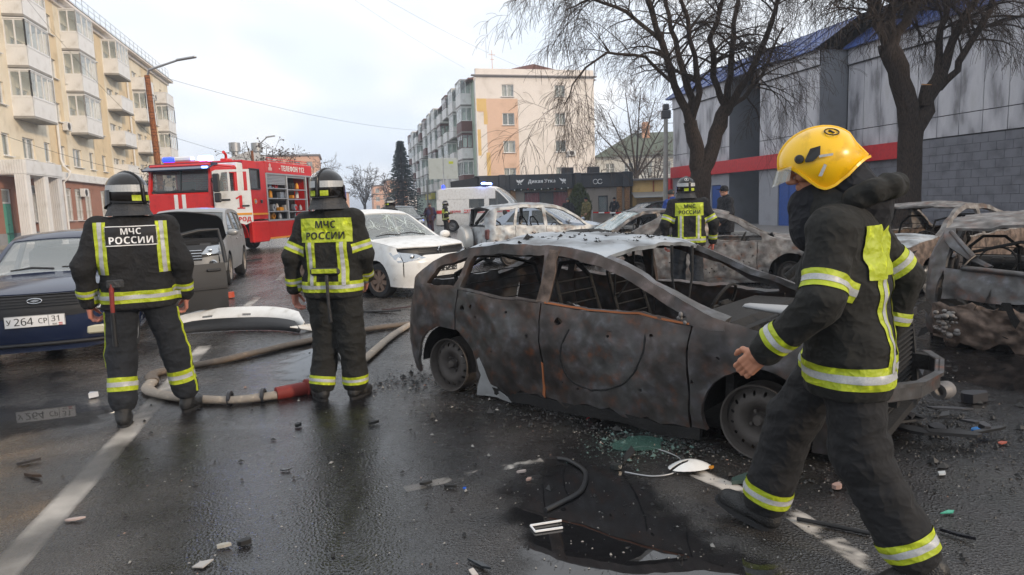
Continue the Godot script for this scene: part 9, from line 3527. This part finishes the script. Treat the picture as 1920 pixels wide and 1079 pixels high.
func make_debris() -> void:
	var o := lay("fire_hose", "pale fire hose ending in a red coupling beside the middle fireman's boots", "hose", [-3.29, -5.93, -3.16, -5.65, -2.78, -5.40, -2.29, -5.27, -1.95, -5.36], 0.052, mats.hose_cloth)
	var s := Shape.new()
	s.tube(PackedVector3Array([Vector3(-1.96, 0.05, -5.36), Vector3(-1.80, 0.05, -5.47), Vector3(-1.66, 0.05, -5.58)]), PackedFloat32Array([0.055, 0.058, 0.05]), 12)
	var rc := part("red_end", s, mats.hose_red, o)
	for q in [[-1.75, -5.51, 0.075], [-1.69, -5.56, 0.07], [-2.3, -5.27, 0.058], [-2.05, -5.32, 0.058]]:
		s = Shape.new()
		s.xf = Transform3D(Basis(Vector3.UP, 0.7 if q[0] > -2 else 0.05) * Basis(Vector3.BACK, PI / 2), Vector3(q[0], 0.052, q[1]))
		s.lathe(PackedVector2Array([Vector2(q[2] - 0.02, -0.016), Vector2(q[2], -0.012), Vector2(q[2], 0.012), Vector2(q[2] - 0.02, 0.016)]), 16)
		part("coupling_ring", s, mats.dark_steel if q[0] < -1.8 else mats.hose_red, rc)
	lay("fire_hose", "dark wet fire hose running behind both firemen to the burnt car", "hose", [-3.29, -5.95, -3.42, -6.3, -3.02, -6.72, -2.77, -7.09, -2.41, -7.58, -1.76, -8.32, -0.9, -8.8], 0.055, mats.hose_dark)
	lay("fire_hose", "whitish fire hose slanting from the middle fireman's legs to the burnt car's tail", "hose", [-1.55, -6.1, -1.50, -6.6, -1.42, -7.92, -1.2, -9.3], 0.05, mats.hose_cloth)
	lay("fire_hose", "pale fire hose on the ground beyond the wrecked windscreen frame", "hose", [1.9, -8.2, 2.82, -9.16, 3.99, -10.30, 5.4, -10.0], 0.05, mats.hose_cloth)

	o = thing("torn_bumper", "white and black torn off bumper lying across the lane line", "bumper", place(-3.62, 0, -8.45, -0.02))
	for q in [["skin", 0.0, "paint_white", 0.10, 0.27, 0.20], ["lower_lip", 0.06, "black_plastic", 0.0, 0.15, 0.24]]:
		s = Shape.new()
		var f := func(w: Vector2) -> Vector3: return Vector3(w.x, w.y * (1.0 - 0.35 * pow(absf(w.x) / 0.95, 3)) + 0.008, -0.38 * (1.0 - pow(absf(w.x) / 0.98, 2.5)) + q[1] + 0.05 * sin((w.y - q[3]) / (q[4] - q[3]) * PI) - (w.y - 0.1) * 0.9)
		skin(s, pts([-0.92, q[3], 0.92, q[3], 0.95, (q[3] + q[4]) / 2, 0.80, q[4], 0.3, q[4], -0.6, q[4], -0.95, q[4] - 0.03]), Vector2(0.08, 0.04), f, 1.0, 0.012, [pts([-0.5, 0.17, -0.5, 0.195, -0.38, 0.195, -0.38, 0.17]), pts([0.0, 0.17, 0.0, 0.195, 0.12, 0.195, 0.12, 0.17])] if q[1] == 0.0 else [])
		part(q[0], s, mats[q[2]], o)
	s = Shape.new()
	for i in 9:
		s.tube(PackedVector3Array([Vector3(0.80 + 0.02 * i, 0.08, 0.05 - 0.02 * i), Vector3(0.95 + 0.03 * (i % 3), 0.05, 0.02 - 0.03 * i), Vector3(1.1 + 0.02 * (i % 4), 0.01, -0.03 * i)]), PackedFloat32Array([0.02, 0.025, 0.008]), 5, true, 0.5)
	part("torn_end", s, mats.cover_white, o)

	for q in [
		["scrap", "orange red lump of broken lamp on the road left of the lane line", "debris", -5.17, -12.15, 0.4, Vector3(0.13, 0.10, 0.09), lin(0.45, 0.07, 0.03), 0, 7],
		["trim_strip", "long flat dark strip lying behind the middle fireman", "debris", -2.0, -9.85, -0.5, Vector3(0.46, 0.02, 0.05), lin(0.02, 0.02, 0.02), 0, 6],
		["trim_strip", "second dark strip just beyond the long one", "debris", -1.75, -10.1, 0.2, Vector3(0.30, 0.02, 0.03), lin(0.05, 0.03, 0.03), 0, 6],
		["shard", "white triangular plastic shard left of the left fireman's boots", "debris", -3.61, -5.58, 0.3, Vector3(0.11, 0.06, 0.06), lin(0.6, 0.62, 0.66), 1, 3],
		["charred_wood", "upper of two charred wood sticks on the lower left road", "debris", -3.08, -4.07, 0.5, Vector3(0.10, 0.022, 0.022), lin(0.02, 0.018, 0.016), 0, 5],
		["charred_wood", "lower of two charred wood sticks, with brown edge", "debris", -2.88, -3.84, -0.4, Vector3(0.14, 0.025, 0.025), lin(0.05, 0.03, 0.018), 0, 5],
		["scrap", "pale pink scrap beside the white lane line", "debris", -2.25, -3.24, 0.2, Vector3(0.07, 0.012, 0.025), lin(0.42, 0.33, 0.30), 0, 8],
		["plate_piece", "grey square plate at the bottom edge of the road", "debris", -1.38, -2.76, 0.7, Vector3(0.085, 0.008, 0.06), lin(0.38, 0.36, 0.34), 0, 4],
		["stick", "pale stub with a black burnt end above the grey plate", "debris", -1.36, -2.91, 0.1, Vector3(0.06, 0.02, 0.022), lin(0.35, 0.33, 0.29), 0, 6],
		["char", "ragged black char next to the pale stub", "debris", -1.27, -2.93, 0.6, Vector3(0.055, 0.03, 0.03), lin(0.015, 0.014, 0.014), 0, 9],
		["shard", "flat dark shard alone in the wet lane", "debris", -1.37, -3.81, 0.1, Vector3(0.055, 0.01, 0.022), lin(0.02, 0.02, 0.022), 1, 6],
		["char", "black char left of the blue tipped piece", "debris", -0.51, -3.54, 0.3, Vector3(0.05, 0.02, 0.025), lin(0.015, 0.015, 0.015), 0, 8],
		["char", "long black piece with a blue tip", "debris", -0.37, -3.49, -0.3, Vector3(0.075, 0.02, 0.02), lin(0.015, 0.015, 0.015), 0, 7],
		["plug", "small blue plug at the end of a black piece", "debris", -0.29, -3.46, 0.0, Vector3(0.015, 0.012, 0.010), lin(0.02, 0.12, 0.6), 1, 6],
		["char", "black twisted bit in front of the middle fireman's boots", "debris", -1.55, -4.62, 0.9, Vector3(0.05, 0.03, 0.03), lin(0.015, 0.015, 0.015), 0, 8],
		["char", "black sprig between the fireman and the burnt car", "debris", -1.02, -4.62, 0.4, Vector3(0.07, 0.025, 0.03), lin(0.015, 0.015, 0.015), 0, 9],
		["trim_strip", "dark flat bar over a pale board at the bottom edge", "debris", -0.18, -2.68, -0.7, Vector3(0.11, 0.014, 0.022), lin(0.02, 0.024, 0.03), 1, 4],
		["board_piece", "pale board piece under the dark bar", "debris", -0.20, -2.62, -0.4, Vector3(0.05, 0.009, 0.05), lin(0.5, 0.45, 0.4), 0, 4],
		["trim_strip", "dark flat strip lying on the greenish glass", "debris", 0.67, -3.86, 1.2, Vector3(0.21, 0.016, 0.04), lin(0.02, 0.02, 0.02), 0, 4],
		["lens", "small round dark lens near the greenish glass", "debris", 0.56, -3.67, 0.0, Vector3(0.055, 0.035, 0.045), lin(0.03, 0.035, 0.035), 1, 9],
		["foil", "crumpled greenish foil right of the white mirror cap", "debris", 1.23, -3.45, 0.2, Vector3(0.16, 0.03, 0.07), lin(0.05, 0.075, 0.07), 1, 9],
		["scrap", "amber splinter beside the mirror cap", "debris", 1.08, -3.62, 0.4, Vector3(0.05, 0.02, 0.015), lin(0.5, 0.22, 0.03), 1, 5],
		["red_twig", "thin red splinter by the burnt car's sill", "debris", 0.52, -4.6, 1.0, Vector3(0.08, 0.012, 0.010), lin(0.5, 0.02, 0.02), 0, 4],
		["disc", "bright blue plastic disc right of the yellow helmeted fireman", "debris", 2.93, -4.1, 0.1, Vector3(0.09, 0.012, 0.05), lin(0.03, 0.22, 0.62), 1, 16],
		["block", "black burnt block on the road at the right", "debris", 3.29, -4.69, 0.1, Vector3(0.16, 0.09, 0.09), lin(0.015, 0.015, 0.016), 0, 7],
		["shard", "white plastic corner at the lower right", "debris", 2.28, -3.45, 0.5, Vector3(0.05, 0.012, 0.035), lin(0.5, 0.52, 0.52), 1, 4],
		["circuit_board", "small green circuit board at the lower right", "debris", 2.02, -3.01, 0.15, Vector3(0.075, 0.006, 0.025), lin(0.05, 0.35, 0.22), 1, 4],
		["connector", "black rod with a connector below the circuit board", "debris", 1.92, -2.80, -0.9, Vector3(0.11, 0.018, 0.016), lin(0.015, 0.015, 0.017), 1, 5],
		["scrap", "dull red flake at the right edge", "debris", 2.9, -3.86, 0.2, Vector3(0.06, 0.008, 0.03), lin(0.35, 0.08, 0.05), 0, 6],
		["scrap", "small pinkish lump between the walking fireman's legs", "debris", 1.65, -3.32, 0.4, Vector3(0.045, 0.03, 0.03), lin(0.36, 0.24, 0.20), 0, 8],
		["scrap", "upper of two pinkish crumbs by the black arc", "debris", 0.02, -3.66, 0.1, Vector3(0.045, 0.015, 0.02), lin(0.42, 0.35, 0.32), 0, 8],
		["scrap", "lower of two pinkish crumbs by the black arc", "debris", 0.06, -3.55, 0.7, Vector3(0.032, 0.015, 0.018), lin(0.42, 0.28, 0.23), 0, 8],
		["metal_bar", "bent black bar on the road beside the fire engine", "debris", -8.3, -21.6, 0.3, Vector3(0.35, 0.05, 0.05), lin(0.015, 0.015, 0.015), 0, 5],
	]:
		var sh := shard(int((q[3] + 9.0) * 137), q[6] * (0.72 if q[4] > -6.0 else 1.0), q[9])
		sh.col = Color.WHITE
		for i in sh.c.size():
			sh.c[i] = q[7]
		one(q[0], sh, mats.any_gloss if q[8] else mats.any, q[1], q[2], Transform3D(Basis(Vector3.UP, q[5]) * Basis(Vector3.BACK, 0.06), Vector3(q[3], 0.012, q[4])))

	s = Shape.new()
	var cap := func(w: Vector2) -> Vector3: return Vector3(w.x, 0.05 * (1.0 - pow(w.x / 0.135, 2) - pow(w.y / 0.085, 2)) + 0.012, -w.y)
	var oval := PackedVector2Array()
	for i in 24:
		oval.append(Vector2(cos(TAU * i / 24) * 0.125, sin(TAU * i / 24) * 0.075))
	skin(s, oval, Vector2(0.03, 0.03), cap, 1.0, 0.004, [pts([-0.15, -0.035, -0.15, -0.015, -0.0, 0.005, -0.02, -0.02])])
	one("mirror_cap", s, mats.paint_white, "white oval mirror cap with a notch lying near the front wheel", "mirror cap", place(0.97, 0, -3.64, 0.15))

	s = Shape.new()
	s.beam(Vector3(0.20, 0.016, -3.05), Vector3(0.05, 0.016, -3.01), 0.007, 0.008)
	s.beam(Vector3(0.05, 0.016, -3.01), Vector3(0.07, 0.016, -2.95), 0.007, 0.007)
	s.beam(Vector3(0.07, 0.016, -2.95), Vector3(0.20, 0.016, -2.98), 0.007, 0.008)
	one("frame_piece", s, mats.badge_white, "white open ended frame lying in the puddle", "debris")
	lay("door_seal", "black curved strip of trim arching into the puddle", "debris", [0.24, -3.84, 0.30, -3.80, 0.37, -3.66, 0.37, -3.52, 0.31, -3.35, 0.13, -3.16], 0.014, mats.black_plastic, 0.8, 0.004)
	lay("rod", "thin black rod behind the walking fireman's front boot", "debris", [1.30, -2.99, 1.42, -2.92, 1.56, -2.83], 0.010, mats.black_plastic, 1.0, 0.002)
	lay("wire", "thin grey wire curling from the lens to the mirror cap", "debris", [0.60, -3.62, 0.74, -3.55, 0.88, -3.60, 0.95, -3.80, 0.80, -4.0, 0.66, -3.95], 0.004, mats.steel, 1.0, 0.002)
	o = thing("hose_coupling", "pale metal hose coupling ring right of the crash beam", "coupling", place(2.72, 0.26, -4.15, 0.5))
	s = Shape.new()
	s.xf = Transform3D(Basis(Vector3.BACK, PI / 2), Vector3.ZERO)
	s.lathe(PackedVector2Array([Vector2(0.03, -0.05), Vector2(0.055, -0.05), Vector2(0.06, 0.0), Vector2(0.05, 0.05), Vector2(0.03, 0.05)]), 16)
	part("ring", s, mats.melt, o)

	s = shard(71, Vector3(0.21, 0.005, 0.15), 13)
	one("glass_sheet", s, glass("green_glass", lin(0.05, 0.12, 0.10), 0.55, 0.24), "crumbled greenish sheet of safety glass by the burnt car's sill", "glass", place(0.75, 0.012, -4.05, 0.3))

	var rg := RandomNumberGenerator.new()
	rg.seed = 404
	for i in 14:
		var sz := Vector3(rg.randf_range(0.05, 0.20), rg.randf_range(0.01, 0.03), rg.randf_range(0.02, 0.07))
		s = shard(900 + i, sz, rg.randi_range(4, 8))
		one("plastic_piece", s, mats.black_plastic if i % 3 else mats.any_gloss, "black plastic fragment in the heap under the burnt car's crash beam", "debris", Transform3D(Basis(Vector3.UP, rg.randf() * TAU) * Basis(Vector3.RIGHT, rg.randf_range(-0.3, 0.3)), Vector3(rg.randf_range(2.35, 2.95), 0.03 + rg.randf() * 0.04, rg.randf_range(-4.45, -3.75))), "fragments under the crash beam")
		if i % 3 == 0:
			var mm: MeshInstance3D = get_child(get_child_count() - 1)
			mm.material_override = mats.dark_steel

	var bits := Shape.new()
	for i in 11000:
		var z := -2.0 - 9.0 * pow(rg.randf(), 1.6)
		var x := rg.randf_range(-0.62, 0.72) * -z
		if i % 5 == 0:
			x = rg.randfn() * 1.2 + 1.0
			z = rg.randfn() * 0.9 - 4.4
		if i % 4 == 0:
			var t := rg.randf()
			x = lerpf(-0.7, 1.8, t) + rg.randfn() * 0.16
			z = lerpf(-5.3, -3.35, t) + rg.randfn() * 0.13
		if i % 7 == 0:
			x = rg.randfn() * 0.22 - 0.95
			z = rg.randfn() * 0.20 - 5.75
		var r := rg.randf_range(0.0015, 0.0045) * (3.0 if rg.randf() < 0.04 else 1.0)
		var w := rg.randf()
		bits.col = Color(0.013, 0.012, 0.012) if w < 0.72 else Color(0.26, 0.25, 0.23) if w < 0.96 else Color(0.28, 0.17, 0.13)
		if i % 11 == 0:
			x = 0.75 + rg.randfn() * 0.16
			z = -4.05 + rg.randfn() * 0.13
			bits.col = Color(0.07, 0.125, 0.11)
		elif i % 6 == 0:
			x = 2.7 + rg.randfn() * 0.5
			z = -4.1 + rg.randfn() * 0.6
			r *= 1.8
			bits.col = Color(0.013, 0.012, 0.012)
		elif i % 10 == 0:
			r *= 2.5
			bits.col = Color(0.014, 0.013, 0.013)
		var c := Vector3(x, 0.010, z)
		var a := rg.randf() * TAU
		var u := Vector3(cos(a), 0, sin(a)) * r * rg.randf_range(0.8, 2.2)
		var v := Vector3(-sin(a), 0, cos(a)) * r
		var t := c + Vector3(0, r * 1.2, 0)
		bits.flat(c - u, c + v, t, v - u)
		bits.flat(c + v, c + u, t, v + u)
		bits.flat(c + u, c - v, t, u - v)
		bits.flat(c - v, c - u, t, -v - u)
	one("debris", bits, mats.any, "scattered crumbs of char, glass and grit on the road", "debris").set_meta("kind", "stuff")

func _ready() -> void:
	make_view()
	make_materials()
	make_ground()
	make_left_flats()
	make_far_flats()
	make_shop()
	make_cafe()
	make_background()
	make_fire_engine()
	make_ambulance()
	make_street()
	make_trees()
	make_cars()
	make_people()
	make_debris()
